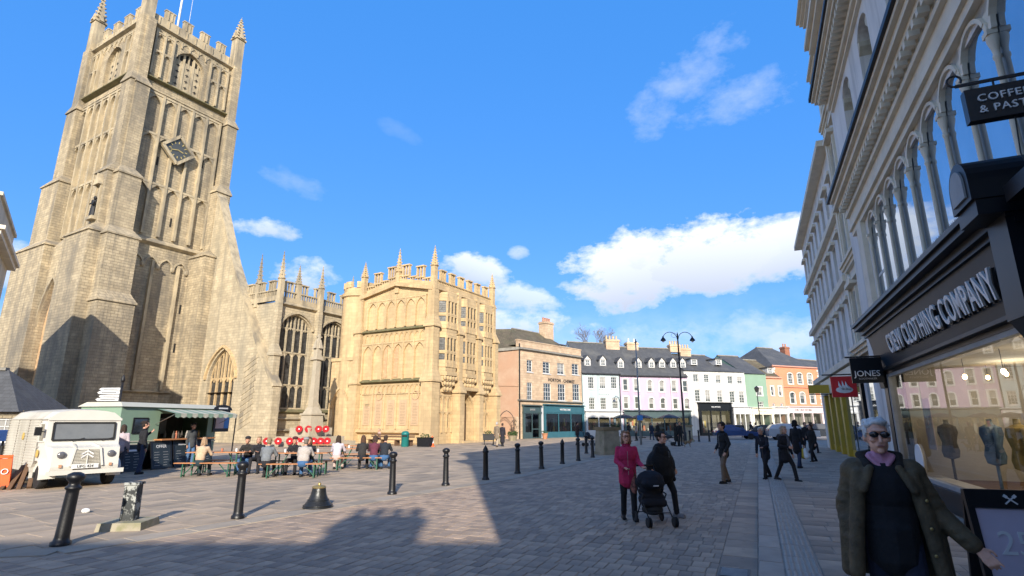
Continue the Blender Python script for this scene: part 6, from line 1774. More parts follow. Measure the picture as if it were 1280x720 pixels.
# blue railing box at the lodge
p = dpt(4, 550, 24); t = thing('blue_canopy_stall', 'small blue topped stall in front of the lodge window', 'stall', (p.x - .9, p.y, 0), R(10))
MB().frus((-.9, .9, -.5, .5, 1.0), (-.85, .85, -.45, .45, 1.45)).build('cover', 'notice_blue', t)
for x in (-.8, .8): MB().box(x - .03, x + .03, -.03, .03, 0, 1.0).build('leg', 'black_iron', t)
# railings of the lodge
p0, p1 = dpt(-40, 545, 26.2), dpt(48, 545, 29.6); t = thing('iron_railing', 'black iron railing with spear points in front of the lodge', 'railing', (p0.x, p0.y, 0), math.atan2(p1.y - p0.y, p1.x - p0.x)); L_ = math.hypot(p1.x - p0.x, p1.y - p0.y)
for z in (.3, 1.1): MB().box(0, L_, -.015, .015, z, z + .03).build('rail', 'black_iron', t)
me = MB().lathe([(.012, 0), (.012, 1.2), (.022, 1.24), (0, 1.34)], 5).mesh('upright', 'black_iron')
for k in range(int(L_ / .14)): link('upright', me, t, (k * .14 + .05, 0, 0))

# ------------------------------------------------------------------ green food trailer
mat('trailer_green', (.23, .335, .24), .5, .06, 2)
mat('trailer_cream', (.52, .50, .40), .5, .08, 2)
def build_trailer():
    a, b = gpt(139, 591), gpt(264, 579)
    t = thing('food_trailer', 'pale green food trailer with open serving hatch and striped awning', 'trailer', (a.x, a.y, 0), math.atan2(b.y - a.y, b.x - a.x)); L_ = math.hypot(b.x - a.x, b.y - a.y)
    D, H = 1.9, 2.35
    w = MB(); wall_open(w, 0, L_, .3, H, [(1.75, L_ - .5, 1.12, 2.12)], .06); bo = w.build('front_panel', 'trailer_green', t)
    s_ = MB(); s_.quad((0, D, .3), (0, 0, .3), (0, 0, H), (0, D, H)); s_.quad((L_, 0, .3), (L_, D, .3), (L_, D, H), (L_, 0, H)); s_.quad((L_, D, .3), (0, D, .3), (0, D, H), (L_, D, H)); s_.quad((0, 0, .3), (0, D, .3), (L_, D, .3), (L_, 0, .3)); s_.build('shell', 'trailer_green', t)
    MB().frus((-.08, L_ + .08, -.1, D + .1, H), (.05, L_ - .05, .15, D - .15, H + .17)).build('roof', 'trailer_cream', t)
    MB().box(-.02, L_ + .02, -.03, .0, .95, 1.0).build('trim_strip', 'trailer_cream', t)
    MB().box(-.02, 1.7, -.025, .0, 1.05, 1.09).build('trim_strip', 'trailer_cream', t)
    wi = MB().box(.55, 1.2, -.03, .02, 1.35, 1.95).build('window', 'black_paint', t); MB().box(.61, 1.14, -.04, -.028, 1.41, 1.89).build('glass', 'window_glass', wi)
    MB().box(1.6, L_ - .4, -.4, .05, 1.08, 1.13).build('counter', 'bench_orange', t)
    # awning on struts
    x0, x1 = 1.5, L_ + .15; n = 12
    for k in range(n):
        q = MB(); xa, xb = x0 + (x1 - x0) * k / n, x0 + (x1 - x0) * (k + 1) / n
        q.add([(xa, -.02, 2.3), (xb, -.02, 2.3), (xb, -.95, 2.12), (xa, -.95, 2.12), (xa, -.95, 1.99), ((xa + xb) / 2, -.96, 1.94), (xb, -.95, 1.99)], [(0, 1, 2, 3), (3, 2, 6, 5, 4)]); q.build('awning_panel', 'trailer_cream' if k % 2 else 'trailer_green', t)
    for x in (x0 + .05, x1 - .05): MB().tube([(x, -.93, 2.1), (x, -.02, 1.7)], .015, 5).build('strut', 'chrome', t)
    MB().tube([(x1 - .05, -.9, 0), (x1 - .05, -.93, 2.1)], .03, 6).build('awning_post', 'black_iron', t)
    # inside: back shelves, ovens, bottles, menus
    MB().box(1.6, L_ - .3, D - .4, D - .1, .9, 2.2).build('back_shelf', 'goods5', t)
    MB().box(2.6, 3.4, D - .6, D - .45, 1.3, 1.95).build('oven', 'lead_sheet', t)
    for k in range(14): x = 1.9 + rnd.uniform(0, L_ - 2.7); MB().lathe([(.05, 0), (.05, .18), (.02, .24), (.02, .3)], 8, (x, rnd.choice((-.1, .1, D - .7)), 1.13)).build('bottle', rnd.choice(GOODS), t, 40)
    for x, m in ((2.0, 'goods3'), (2.5, 'goods1'), (3.0, 'notice_blue'), (3.5, 'poster_pink')): MB().box(x, x + .42, -.015, -.002, .72, .98).build('price_card', m, t)
    MB().box(L_ - .2, L_ + .75, -.05, .0, 1.35, 2.3).build('menu_panel', 'black_paint', t)
    MB().box(L_ - .1, L_ + .4, -.07, -.05, 1.5, 2.0).build('menu_sheet', 'poster_pink', t); MB().box(L_ + .42, L_ + .7, -.07, -.05, 1.5, 2.05).build('menu_sheet', 'notice_blue', t)
    MB().prism([(L_ - .35, 2.3), (L_ + .8, 2.3)] + list(reversed(arch_pts(L_ - .35, L_ + .8, 2.3, .25, 6, 0))), -.1, -.05).build('sign_head', 'black_paint', t)
    MB().box(L_ - .05, L_ + .5, -.11, -.1, 2.36, 2.42).build('sign_stripe', 'letter_white', t)
    for x in (1.2, L_ - 1.3): wheel(t, x, .12, .3, .2, -1, 'lead_sheet').rotation_euler = (0, 0, R(90))
    for x in (.3, L_ - .3): MB().box(x - .04, x + .04, .1, .18, 0, .32).build('jack', 'black_iron', t)
    return t, a, b, L_
tr, ta, tb, tL = build_trailer()
rz = math.atan2(tb.y - ta.y, tb.x - ta.x); td = (tb - ta).normalized(); tn = Vector((td.y, -td.x, 0))
for k, (x, w, h, lab, body) in enumerate(((.45, .8, .95, 'small chalkboard menu leaning at the trailer beside the van', 'MENU'), (1.75, .95, 1.05, 'chalkboard reading OFFER in front of the food trailer', 'OFFER'), (2.85, 1.05, 1.1, 'widest chalkboard menu below the serving hatch', 'DRINKS'), (3.95, .8, 1.05, 'chalkboard menu farthest right below the serving hatch', 'FOOD'))):
    q = ta + td * x + tn * .42
    t, pn = easel(lab, (q.x, q.y, 0), rz, w, h, 'chalkboard')
    if body == 'OFFER': text('lettering', body, .17, 'letter_white', pn, (0, -.02, h - .26), extrude=.002)
    else: MB().box(-w * .25, w * .25, -.02, -.015, h - .24, h - .17).build('heading', 'letter_white', pn)
    ln = MB()
    for j in range(6):
        for sx in (-1, 1): ln.box(sx * w * .22 - w * .16 + rnd.uniform(0, .04), sx * w * .22 + w * .14 - rnd.uniform(0, .1), -.019, -.015, .12 + j * .1, .135 + j * .1)
    ln.build('chalk_lines', 'letter_grey', pn)
# A-board at the clothing shop
p = sp(6.9, 1.72); rzb = R(-14)
t, pn = easel('black framed pavement board printed with 25 and crossed oars', (p.x + .48, p.y - .1, .036), rzb, .72, 1.1, 'board_print', 'black_paint', 9, name='pavement_board')
fr = MB().box(-.36, .36, -.035, -.016, .93, 1.09).build('header', 'black_paint', pn)
for s in (-1, 1):
    b = MB(); b.bar((-s * .05, -.042, .97), (s * .05, -.042, 1.05), .012, .008, (0, 1, 0)); b.bar((s * .025, -.043, 1.03), (s * .05, -.043, 1.05), .026, .008, (0, 1, 0)); b.build('oar_emblem', 'letter_white', fr)
text('lettering', '25', .30, 'letter_white', pn, (-.04, -.02, .52), extrude=.002)

# ------------------------------------------------------------------ cars
mat('car_blue', (.02, .05, .16), .25, .05, 2, coat=.6); mat('car_silver', (.42, .44, .48), .3, .05, 2, metal=.5, coat=.5); mat('car_dark', (.015, .02, .03), .25, .05, 2, coat=.6)
mat('car_window', (.02, .025, .03), .04, .1, 2, spec=.9); mat('tail_red', (.4, .01, .01), .3, 0)
def car(lab, loc, rz, m, L_=4.3, W=1.78, H=1.48, suv=False):
    t = thing('parked_car', lab, 'car', loc, rz, 'parked cars before the far shops'); h = H; w = W / 2
    zb = .75 if not suv else .95
    P = [(-L_ / 2, .35), (-L_ / 2, zb - .12), (-L_ / 2 + .15, zb), (-L_ * .22, zb + .12), (-L_ * .08, h - .02), (L_ * .22, h), (L_ * (.4 if suv else .34), h - .12), (L_ * (.48 if suv else .46), zb + .15), (L_ / 2, zb - .05), (L_ / 2, .35)]
    b = MB(); V_ = []
    for x, z in P:
        s = .8 if z > zb + .2 else 1.0
        V_ += [(x, -w * s, z), (x, w * s, z)]
    n = len(P); b.add(V_, [(2 * i, 2 * ((i + 1) % n), 2 * ((i + 1) % n) + 1, 2 * i + 1) for i in range(n)] + [tuple(2 * i for i in reversed(range(n))), tuple(2 * i + 1 for i in range(n))])
    bo = b.build('body', m, t)
    for s in (-1, 1):
        for xa, xb in ((-L_ * .16, L_ * .03), (L_ * .05, L_ * .22), (L_ * .24, L_ * .36)):
            g = MB(); ya, yb = s * (w * .985), s * (w * .825); xo = .28 if xa < -L_ * .1 else 0; xt = .2 if xb > L_ * .3 else 0
            g.quad((xa, ya, zb + .16), (xb, ya, zb + .16), (xb - xt, yb, h - .08), (xa + xo, yb, h - .08)); g.build('side_window', 'car_window', bo)
        for x in (-L_ * .31, L_ * .3):
            wo = wheel(t, x, s * (w - .1), .33, .2, s, 'chrome'); wo.rotation_euler = (0, 0, R(90))
        MB().ell((-L_ / 2 + .06, s * w * .75, zb - .1), (.1, .2, .09), 10, 6).build('headlight', 'lamp_glass', t, True); MB().ell((L_ / 2 - .04, s * w * .8, zb + .02), (.06, .16, .12), 10, 6).build('tail_light', 'tail_red', t, True)
        MB().box(-L_ * .15, -L_ * .1, s * (w + .08) - .08, s * (w + .08) + .08, zb + .16, zb + .28).build('wing_mirror', m, t)
    k = .012
    MB().quad((-L_ * .215 - k, -w * .88, zb + .14), (-L_ * .215 - k, w * .88, zb + .14), (-L_ * .09 - k, w * .74, h - .05), (-L_ * .09 - k, -w * .74, h - .05)).build('windscreen', 'car_window', bo)
    MB().quad((L_ * (.475 if suv else .45), -w * .84, zb + .2), (L_ * (.475 if suv else .45), w * .84, zb + .2), (L_ * (.41 if suv else .355), w * .74, h - .14), (L_ * (.41 if suv else .355), -w * .74, h - .14)).build('rear_window', 'car_window', bo)
    MB().box(-L_ / 2 - .02, -L_ / 2 + .03, -.26, .26, .42, .54).build('number_plate', 'plate_white', t)
def cgp(px, Y): q = dpt(px, 540, Y); return (q.x, q.y, 0)
car('dark blue car parked before the white sign shop', cgp(919, 60), R(172), 'car_blue')
car('silver car parked before the orange brick house', cgp(990, 56), R(165), 'car_silver', 4.6, 1.85, 1.62, True)
car('dark car parked right of the silver one', cgp(1030, 58), R(165), 'car_dark', 4.6, 1.85, 1.6, True)
car('dark car parked left of the silver one behind pedestrians', cgp(962, 60), R(168), 'car_dark')

# parasols before the lilac house
for px, lab in ((781, 'left of the three black parasols before the lilac house'), (803, 'middle of the three black parasols before the lilac house'), (838, 'right of the three black parasols before the lilac house')):
    q = dpt(px, 545, 64); t = thing('parasol', lab, 'parasol', (q.x, q.y, 0), rnd.uniform(0, 1), 'black parasols')
    MB().tube([(0, 0, 0), (0, 0, 2.6)], .03, 6).build('pole', 'black_iron', t); MB().lathe([(1.35, 2.15), (1.37, 2.2), (.7, 2.48), (.06, 2.62), (0, 2.66)], 8).build('canopy', 'black_paint', t); MB().box(-.3, .3, -.3, .3, 0, .1).build('base', 'black_iron', t)

# bare tree behind the roofs
def bare_tree(lab, px, py_top, Y, spread):
    b = dpt(px, 545, Y); top = dpt(px, py_top, Y).z
    t = thing('bare_tree', lab, 'tree', (b.x, b.y, 0)); tr_, cr = MB(), MB()
    rr = random.Random(3)
    tr_.tube([(0, 0, 0), (.1, 0, top * .35), (0, .1, top * .55)], [.4, .3, .22], 8)
    def grow(p, d, l, r, k):
        q = p + d * l; (tr_ if k > 3 else cr).tube([p, p + d * l * .5 + Vector((rr.uniform(-.1, .1), 0, rr.uniform(-.1, .1))) * l, q], [r, r * .8, r * .6], 5, False)
        if k == 0: return
        for i in range(3 if k > 1 else 4):
            n = (d + Vector((rr.uniform(-.8, .8), rr.uniform(-.8, .8), rr.uniform(-.25, .5)))).normalized(); grow(q if i else p + d * l * .7, n, l * rr.uniform(.6, .8), r * .6, k - 1)
    for i in range(6): grow(Vector((0, 0, top * (.45 + .02 * i))), Vector((rr.uniform(-1, 1) * spread, rr.uniform(-1, 1), rr.uniform(.5, 1))).normalized(), top * .17, .14, 5)
    tr_.build('trunk', 'twig', t); cr.build('crown', 'twig', t)
bare_tree('bare winter tree rising behind the slate roofs', 748, 406, 95, 1.5)
# ------------------------------------------------------------------ people
SKIN = mat('skin', (.58, .31, .21), .55, .12, 8); mat('skin_pale', (.78, .42, .29), .55, .12, 8)
mat('sunglass', (.006, .006, .007), .1, 0, spec=.8)
mat('eye_white', (.7, .68, .64), .3, 0); mat('lip', (.38, .14, .12), .5, .1, 10)
_cl = {}
def cloth(c, tex=.18, fine=25):
    k = tuple(c) + (tex, fine)
    if k not in _cl:
        n = 'cloth_%d' % len(_cl); mat(n, c, .9, tex, fine, .8, 15); _cl[k] = n
    return _cl[k]
def remesh(mb, name, m, parent, vox, smooth=2):
    o = mb.build(name, m, parent, True)
    r = o.modifiers.new('remesh', 'REMESH'); r.mode = 'VOXEL'; r.voxel_size = vox; r.use_smooth_shade = True
    if smooth:
        s = o.modifiers.new('smooth', 'SMOOTH'); s.factor = .5; s.iterations = smooth
    return o
def vlerp(a, b, f): return Vector(a) + (Vector(b) - Vector(a)) * f
def person(label, loc, rz, h=1.72, top=(.02, .02, .025), legs=(.02, .02, .03), shoes=(.02, .02, .02), hair=(.1, .06, .03), pose='stand', stride=.0,
           la=None, ra=None, hairlen=0, build=1.0, near=False, hat=None, glasses=False, coat=.0, skin='skin', look=0., lean=0., scarf=None, group=None, beard=False, skirt=0, cat='person', bend=0.):
    """figure facing local -y. la/ra: (elbow, wrist) offsets from the shoulder for its own left (+x) and right (-x) arm. coat: how far the top hangs below the hips"""
    t = thing('person', label, cat, (loc[0], loc[1], loc[2] if len(loc) > 2 else 0), rz, group)
    k = h / 1.75; vx = .010 if near else .022; bw = build
    seat = pose == 'sit'
    hipz = .47 if seat else .93 * k
    hip = Vector((0, 0, hipz)); lv = Vector((0, -math.sin(R(lean)), math.cos(R(lean))))
    chest = hip + lv * .36 * k; neck = hip + lv * .56 * k; 
    if bend: neck = neck + Vector((0, -bend, -bend * .3))
    headc = neck + Vector((0, -.02 - bend * .3, .155 * k))
    sh = {s: hip + lv * .475 * k + Vector((s * .168 * k * (.9 + .1 * bw), -bend * .7, 0)) for s in (1, -1)}
    arms = {}
    for s, a in ((1, la), (-1, ra)):
        e, w = a if a else ((.05, .03, -.28), (.06, -.05, -.53))
        arms[s] = (sh[s] + Vector((e[0] * (s if not a else 1), e[1], e[2])) * k, sh[s] + Vector((w[0] * (s if not a else 1), w[1], w[2])) * k)
    leg = {}
    for s in (1, -1):
        hj = hip + Vector((s * .09 * k, 0, 0))
        if seat: kn = hj + Vector((s * .05, -.43 * k, .02)); an = Vector((kn.x, kn.y - .02 + stride * s, .09))
        else:
            an = Vector((s * .095 * k, -stride * s, .085 + (max(0, -stride * s)) * 0)); 
            if stride and -stride * s > 0: an.z += .05 * abs(stride) / .3
            kn = vlerp(hj, an, .5) + Vector((0, -.05 - abs(stride) * .08, .01))
        leg[s] = (hj, kn, an)
    sk = skin
    # body: one continuous skin (mostly inside the clothes)
    b = MB()
    b.ell(headc + Vector((0, .012, .02)) * k, Vector((.076, .095, .108)) * k, 14, 10); b.ell(headc + Vector((0, -.028, -.055)) * k, Vector((.06, .062, .066)) * k, 12, 8)
    b.cap(headc + Vector((0, -.098, .005)) * k, headc + Vector((0, -.118, -.03)) * k, .011 * k, .016 * k, 8)                       # nose
    b.ell(headc + Vector((0, -.082, .045)) * k, Vector((.055, .018, .014)) * k, 10, 6)                                             # brow
    for s in (1, -1):
        b.ell(headc + Vector((s * .078, .015, -.005)) * k, Vector((.012, .022, .034)) * k, 8, 6)                                   # ears
        b.ell(headc + Vector((s * .04, -.07, -.02)) * k, Vector((.025, .022, .02)) * k, 8, 6)                                      # cheeks
    b.cap(headc + Vector((-.02, -.088, -.062)) * k, headc + Vector((.02, -.088, -.062)) * k, .011 * k, None, 8)                    # mouth
    b.ell(headc + Vector((0, -.078, -.1)) * k, Vector((.025, .02, .018)) * k, 8, 6)                                                # chin
    b.cap(neck + Vector((0, .01, -.04)), headc + Vector((0, .02, -.04)), .055 * k, .052 * k)
    b.cap(hip, chest, .1 * k * bw, .12 * k * bw); b.cap(chest, neck - Vector((0, 0, .05)), .11 * k, .06 * k)
    for s in (1, -1):
        e, w = arms[s]; b.cap(chest + (sh[s] - chest) * .5, sh[s], .06 * k, .05 * k); b.cap(sh[s], e, .045 * k, .036 * k); b.cap(e, w, .036 * k, .026 * k)
        hj, kn, an = leg[s]; b.cap(hip, hj, .09 * k, .08 * k); b.cap(hj, kn, .07 * k, .05 * k); b.cap(kn, an, .048 * k, .035 * k)
        # hand: palm, four fingers of unequal length, thumb from the side of the palm
        d = (w - e).normalized(); side = d.cross(Vector((0, 1, 0) if abs(d.y) < .8 else (0, 0, 1))).normalized(); nrm = side.cross(d)
        pe = w + d * .075 * k
        for q in (-1, 0, 1): b.cap(w + side * q * .008 * k, pe + side * q * .024 * k, .017 * k, .013 * k, 8)
        pt = near == 'point' and s == 1
        for q, ln in ((-1.5, .058), (-.5, .075), (.5, .082), (1.5, .072)):
            r0 = pe + side * q * .0205 * k; cu = nrm * (.018 if not (pt and q == 1.5) else .0)
            curl = .45 if not (pt and q == 1.5) else .02
            m1 = r0 + (d * (1 - curl * .3) + cu * 6 * curl).normalized() * ln * .55 * k
            m2 = m1 + (d * (1 - curl) + nrm * curl * 1.6).normalized() * ln * .5 * k
            b.cap(r0, m1, .0095 * k, .0088 * k, 8); b.cap(m1, m2, .0088 * k, .0072 * k, 8)
        th0 = w + d * .025 * k + side * .026 * k; th1 = th0 + (d * .7 + side * .6 + nrm * .25).normalized() * .042 * k; b.cap(th0, th1, .0125 * k, .0105 * k, 8); b.cap(th1, th1 + (d + nrm * .3).normalized() * .032 * k, .0105 * k, .008 * k, 8)
    head_parts = b
    remesh(head_parts, 'body', sk, t, .0065 if near else .016, 1)
    # top
    c = MB()
    c.ell(hip + lv * .15 * k, Vector((.165 * bw, .125 * bw, .2)) * k, 14, 8); c.ell(chest + Vector((0, 0, .0)), Vector((.185 * bw, .135 * bw, .2)) * k, 14, 8)
    c.ell(hip + lv * .44 * k + Vector((0, -bend * .5, 0)), Vector((.165, .11, .105)) * k, 14, 8)
    c.cap(neck - Vector((0, 0, .07 * k)), neck - Vector((0, -.005, .015)), .085 * k, .068 * k)
    if coat or not seat: c.cap(hip + Vector((0, 0, .04)), hip - Vector((0, 0, .06 + coat)) * 1.0 if not seat else hip + Vector((0, -.1, .02)), .165 * k * bw, (.16 + coat * .12) * k * bw)
    for s in (1, -1):
        e, w = arms[s]; c.cap(hip + lv * .45 * k + Vector((s * .1 * k, 0, 0)), sh[s], .08 * k, .066 * k); c.cap(sh[s], e, .066 * k, .056 * k); c.cap(e, w - (w - e).normalized() * .012, .06 * k, .042 * k)
        ew = (e - sh[s]).normalized()
        for f in (.35, .6, .85): c.ell(vlerp(sh[s], e, f), Vector((.064, .064, .045)) * k, 8, 6)
        for f in (.25, .55): c.ell(vlerp(e, w, f), Vector((.058, .058, .04)) * k, 8, 6)
    remesh(c, 'top', cloth(top), t, vx, 2)
    if near and near != 'point':                                      # collar and zip
        q = MB(); n_ = 14
        q.tube([neck + Vector((.072 * k * math.sin(6.283 * (i + .8) / (n_ + 1.6) ), -.072 * k * math.cos(6.283 * (i + .8) / (n_ + 1.6)), .004 - .03 * math.cos(6.283 * (i + .8) / (n_ + 1.6)) ** 2)) for i in range(n_ + 1)], .024 * k, 7)
        remesh(q, 'collar', cloth(tuple(c_ * .7 for c_ in top)), t, .010, 1)
        MB().tube([neck + Vector((0, -.1, -.08)) * k, chest + Vector((0, -.138 * bw, .05)) * k, hip + lv * .15 * k + Vector((0, -.128 * bw, .02)) * k, hip + Vector((0, -.168 * bw, -.03)) * k], .004, 5).build('zip', 'lead_sheet', t)
        for s in (1, -1): MB().bar(hip + Vector((s * .09, -.158 * bw, .10)) * k, hip + Vector((s * .13, -.14 * bw, -.02)) * k, .006, .006).build('pocket_seam', 'black_iron', t)
    # trousers
    c = MB(); c.ell(hip + Vector((0, .01, -.02)), Vector((.15 * bw, .12 * bw, .13)) * k, 12, 8)
    for s in (1, -1):
        hj, kn, an = leg[s]; c.cap(hj, kn, .095 * k * (.5 + .5 * bw), .074 * k); c.cap(kn, an + Vector((0, 0, .01)), .07 * k, .062 * k)
        c.ell(vlerp(kn, an, .85), Vector((.07, .074, .03)) * k, 8, 6); c.ell(vlerp(hj, kn, .9), Vector((.078, .082, .03)) * k, 8, 6)
    if skirt: c.cap(hip, hip - Vector((0, 0, skirt)), .16 * k, .2 * k)
    remesh(c, 'trousers', cloth(legs), t, vx, 2)
    for s in (1, -1):
        an = leg[s][2]; q = MB(); a0 = Vector((an.x, an.y + .04, max(.045, an.z - .045))); lift = .0 if an.z < .1 else .02
        q.cap(a0, a0 + Vector((s * .02, -.17, -lift)), .045, .038); q.cap(a0 + Vector((0, 0, .02)), an, .045, .045); q.box(a0.x - .042 + s * .008, a0.x + .042 + s * .012, a0.y - .2, a0.y + .045, a0.z - .045, a0.z - .015)
        remesh(q, 'shoe', cloth(shoes), t, .012 if near else .02, 1)
    # hair
    if hair is not None:
        q = MB(); top_r = Vector((.083, .098, .078)) * k
        q.ell(headc + Vector((0, .036, .054)) * k, top_r, 14, 9); q.ell(headc + Vector((0, .06, .0)) * k, Vector((.078, .07, .09)) * k, 12, 8)
        q.ell(headc + Vector((.015, -.03, .106)) * k, Vector((.06, .054, .026)) * k, 10, 6)
        for s in (1, -1): q.ell(headc + Vector((s * .072, .0, .035)) * k, Vector((.018, .04, .045)) * k, 8, 6)
        rr = random.Random(int(loc[0] * 100) + 5)
        for i in range(14 if near else 6):
            a = rr.uniform(0, 6.28); u = rr.uniform(.1, 1.1); q.ell(headc + Vector((.075 * math.cos(a) * math.cos(u), .03 + .09 * math.sin(a) * math.cos(u), .05 + .09 * math.sin(u))) * k, Vector((.03, .03, .022)) * k, 7, 5)
        if near:                                                        # loose locks combed back over the scalp
            for i in range(70):
                a = rr.uniform(0, 6.28); u = rr.uniform(.05, 1.35); d0 = Vector((math.cos(a) * math.cos(u), math.sin(a) * math.cos(u), math.sin(u)))
                if d0.y < -.55 and d0.z < .6: continue
                p0 = headc + Vector((d0.x * .083, .036 + d0.y * .096, .05 + d0.z * .078)) * k; e0 = (Vector((d0.x * .5 + rr.uniform(-.4, .4), .8, -.35)) ).normalized(); p1 = p0 + (e0 * .04 + d0 * .012) * k
                q.cap(p0, p1, .0085 * k, .004 * k, 6)
        if hairlen:
            for s in (1, -1):
                q.cap(headc + Vector((s * .07, .03, .02)) * k, headc + Vector((s * (.085 + .02 * hairlen), .02, -.05 - hairlen)) * k, .035 * k, .03 * k); q.cap(headc + Vector((s * .03, .08, .0)) * k, headc + Vector((s * .05, .085, -.07 - hairlen)) * k, .05 * k, .04 * k)
        remesh(q, 'hair', cloth(hair, .3, 40), t, .0055 if near else .018, 1)
    if hat is not None:
        q = MB(); q.ell(headc + Vector((0, .01, .09)) * k, Vector((.1, .118, .062)) * k, 14, 8); q.ell(headc + Vector((0, -.1, .07)) * k, Vector((.075, .06, .014)) * k, 12, 6); remesh(q, 'cap', cloth(hat), t, .014, 1)
    if beard:
        q = MB(); q.ell(headc + Vector((0, -.06, -.085)) * k, Vector((.06, .05, .05)) * k, 10, 8); remesh(q, 'beard', cloth(hair), t, .014, 1)
    if scarf is not None:
        q = MB(); n = 12
        q.tube([neck + Vector((.085 * k * math.cos(6.283 * i / n), .085 * k * math.sin(6.283 * i / n), .0)) for i in range(n + 1)], .035 * k, 7); q.cap(neck + Vector((.03, -.09, -.02)), neck + Vector((.04, -.13, -.3)), .04, .045); remesh(q, 'scarf', cloth(scarf), t, .016, 1)
    if glasses:
        dark = glasses == 'dark'
        for s in (1, -1):
            if dark: MB().ell(headc + Vector((s * .034, -.098, .018)) * k, Vector((.031, .01, .022)) * k, 14, 8).build('lens', 'sunglass', t, True)
            else: MB().tube([headc + Vector((s * .034 + .026 * math.cos(R(a)), -.103, .018 + .02 * math.sin(R(a)))) * k for a in range(0, 361, 30)], .0028, 5).build('lens_rim', 'sunglass', t, True)
            MB().tube([headc + Vector((s * .062, -.095, .022)) * k, headc + Vector((s * .083, .02, .022)) * k], .0035, 5).build('temple', 'sunglass', t)
        MB().tube([headc + Vector((-.01, -.106, .022)) * k, headc + Vector((.01, -.106, .022)) * k], .004, 5).build('bridge', 'sunglass', t)
    if glasses != 'dark':
        for s in (1, -1): MB().ell(headc + Vector((s * .033, -.088, .018)) * k, Vector((.012, .009, .0075)) * k, 10, 6).build('eye', 'eye_dark' if not near else 'eye_dark', t, True)
    if near: MB().ell(headc + Vector((0, -.0985, -.062)) * k, Vector((.022, .006, .006)) * k, 12, 6).build('lips', 'lip', t, True)
    return t, dict(headc=headc, neck=neck, hip=hip, sh=sh, arms=arms, chest=chest, k=k)
mat('eye_dark', (.03, .02, .015), .2, 0, spec=.6)
def face(p, target):
    d = Vector(target) - Vector(p); return math.atan2(d.x, -d.y)       # rotation so that local -y points at target

# --- old man in the foreground
loc = sp(4.95, .80, .036)
man, J = person('white haired man in sunglasses, brown jacket over black jumper, walking in the foreground', loc, face(loc, (.9, 0, 0)), 1.76, (.012, .012, .014), (.018, .022, .045), (.02, .015, .01), (.78, .77, .74), 'walk', .16,
    la=((.11, -.02, -.26), (.27, -.14, -.46)), ra=((-.08, .04, -.27), (-.08, -.04, -.53)), near='point', glasses='dark', skin='skin_pale', build=1.12)
k = J['k']; hip, sh, arms = J['hip'], J['sh'], J['arms']
mat('waxed', (.135, .098, .05), .8, .35, 9, .9, 13, stain=(3, .5, .7, (.03, .025, .02), .6)); mat('shirt_pink', (.60, .28, .38), .85, .12, 60)
j = MB()                                                              # open waxed jacket: two fronts, back and sleeves
for s in (1, -1):
    e, w = arms[s]
    j.cap(sh[s] - Vector((s * .03, 0, .0)), sh[s] + Vector((s * .012, 0, -.01)), .092, .092); j.cap(sh[s], e, .094, .078); j.cap(e, w - (w - e).normalized() * .03, .08, .062)
    for f in (.3, .55, .8): j.ell(vlerp(sh[s], e, f), (.092, .092, .045), 9, 6); j.ell(vlerp(e, w, f * .9), (.078, .078, .035), 9, 6)
    for z0, z1, x0, x1, y0, y1 in ((.46, .12, .165, .215, -.115, -.135), (.12, -.2, .215, .255, -.135, -.13)):
        P0, P1 = Vector((s * x0, y0 + .03, hip.z + z0)), Vector((s * x1, y1 + .03, hip.z + z1)); j.cap(P0, P1, .052, .055)
        j.cap(P0 + Vector((s * .05, .09, 0)), P1 + Vector((s * .03, .1, 0)), .06, .06); j.cap(P0 + Vector((0, .17, 0)), P1 + Vector((0, .22, 0)), .06, .06); j.cap(P0 + Vector((-s * .09, .2, 0)), P1 + Vector((-s * .1, .27, 0)), .07, .07)
    j.cap(Vector((s * .09, -.11, hip.z + .5 * k)), Vector((s * .15, -.15, hip.z + .36)), .03, .03)
j.cap(Vector((-.13, .06, hip.z + .5)), Vector((.13, .06, hip.z + .5)), .07, .07)
jo = remesh(j, 'jacket', 'waxed', man, .013, 3)
q = MB(); nk = J['neck']; q.cap(nk - Vector((0, .004, .055)), nk + Vector((0, .0, .012)), .078, .068)
for s in (1, -1): q.cap(nk + Vector((s * .012, -.085, -.065)), nk + Vector((s * .07, -.045, .005)), .016, .02); q.cap(nk + Vector((s * .075, -.03, .02)), nk + Vector((s * .05, .06, .03)), .022, .022)
remesh(q, 'shirt_collar', 'shirt_pink', man, .008, 1)
q = MB()
for s in (1, -1): q.cap(nk + Vector((s * .1, -.07, -.05)), nk + Vector((s * .12, .03, .02)), .034, .034); q.cap(nk + Vector((s * .12, .03, .02)), nk + Vector((0, .1, .04)), .034, .034)
remesh(q, 'jacket_collar', cloth((.025, .018, .012)), man, .01, 1)
for z in (.3, .12, -.05): MB().ell((.21, -.165, hip.z + z), (.011, .006, .011), 8, 6).build('stud', 'brass', man, True)

# --- woman in pink, friend in black and their pushchair
loc = gpt(787, 650); woman, J1 = person('woman in raspberry pink fleece and glasses pushing a pushchair', loc, face(loc, (1.6, 0, 0)), 1.60, (.52, .025, .10), (.012, .012, .014), (.02, .02, .02), (.34, .19, .11), 'walk', .1,
    la=((.05, -.06, -.25), (.10, -.33, -.33)), ra=((-.05, -.05, -.25), (.08, -.32, -.35)), hairlen=.07, build=1.2, near=True, glasses=True, coat=.06, skin='skin_pale')
loc = gpt(832, 646); friend, J2 = person('woman in a wide black cape and trainers beside the pushchair, hair tied back', loc, face(loc, (8, 6, 0)), 1.58, (.006, .006, .007), (.012, .012, .014), (.25, .25, .26), (.035, .025, .02), 'walk', .2,
    la=((.16, .02, -.22), (.22, -.05, -.42)), ra=((-.16, .02, -.22), (-.25, -.02, -.40)), build=1.35, near=True, glasses=True, skin='skin_pale')
c = MB(); hp = J2['hip']; n = J2['neck']
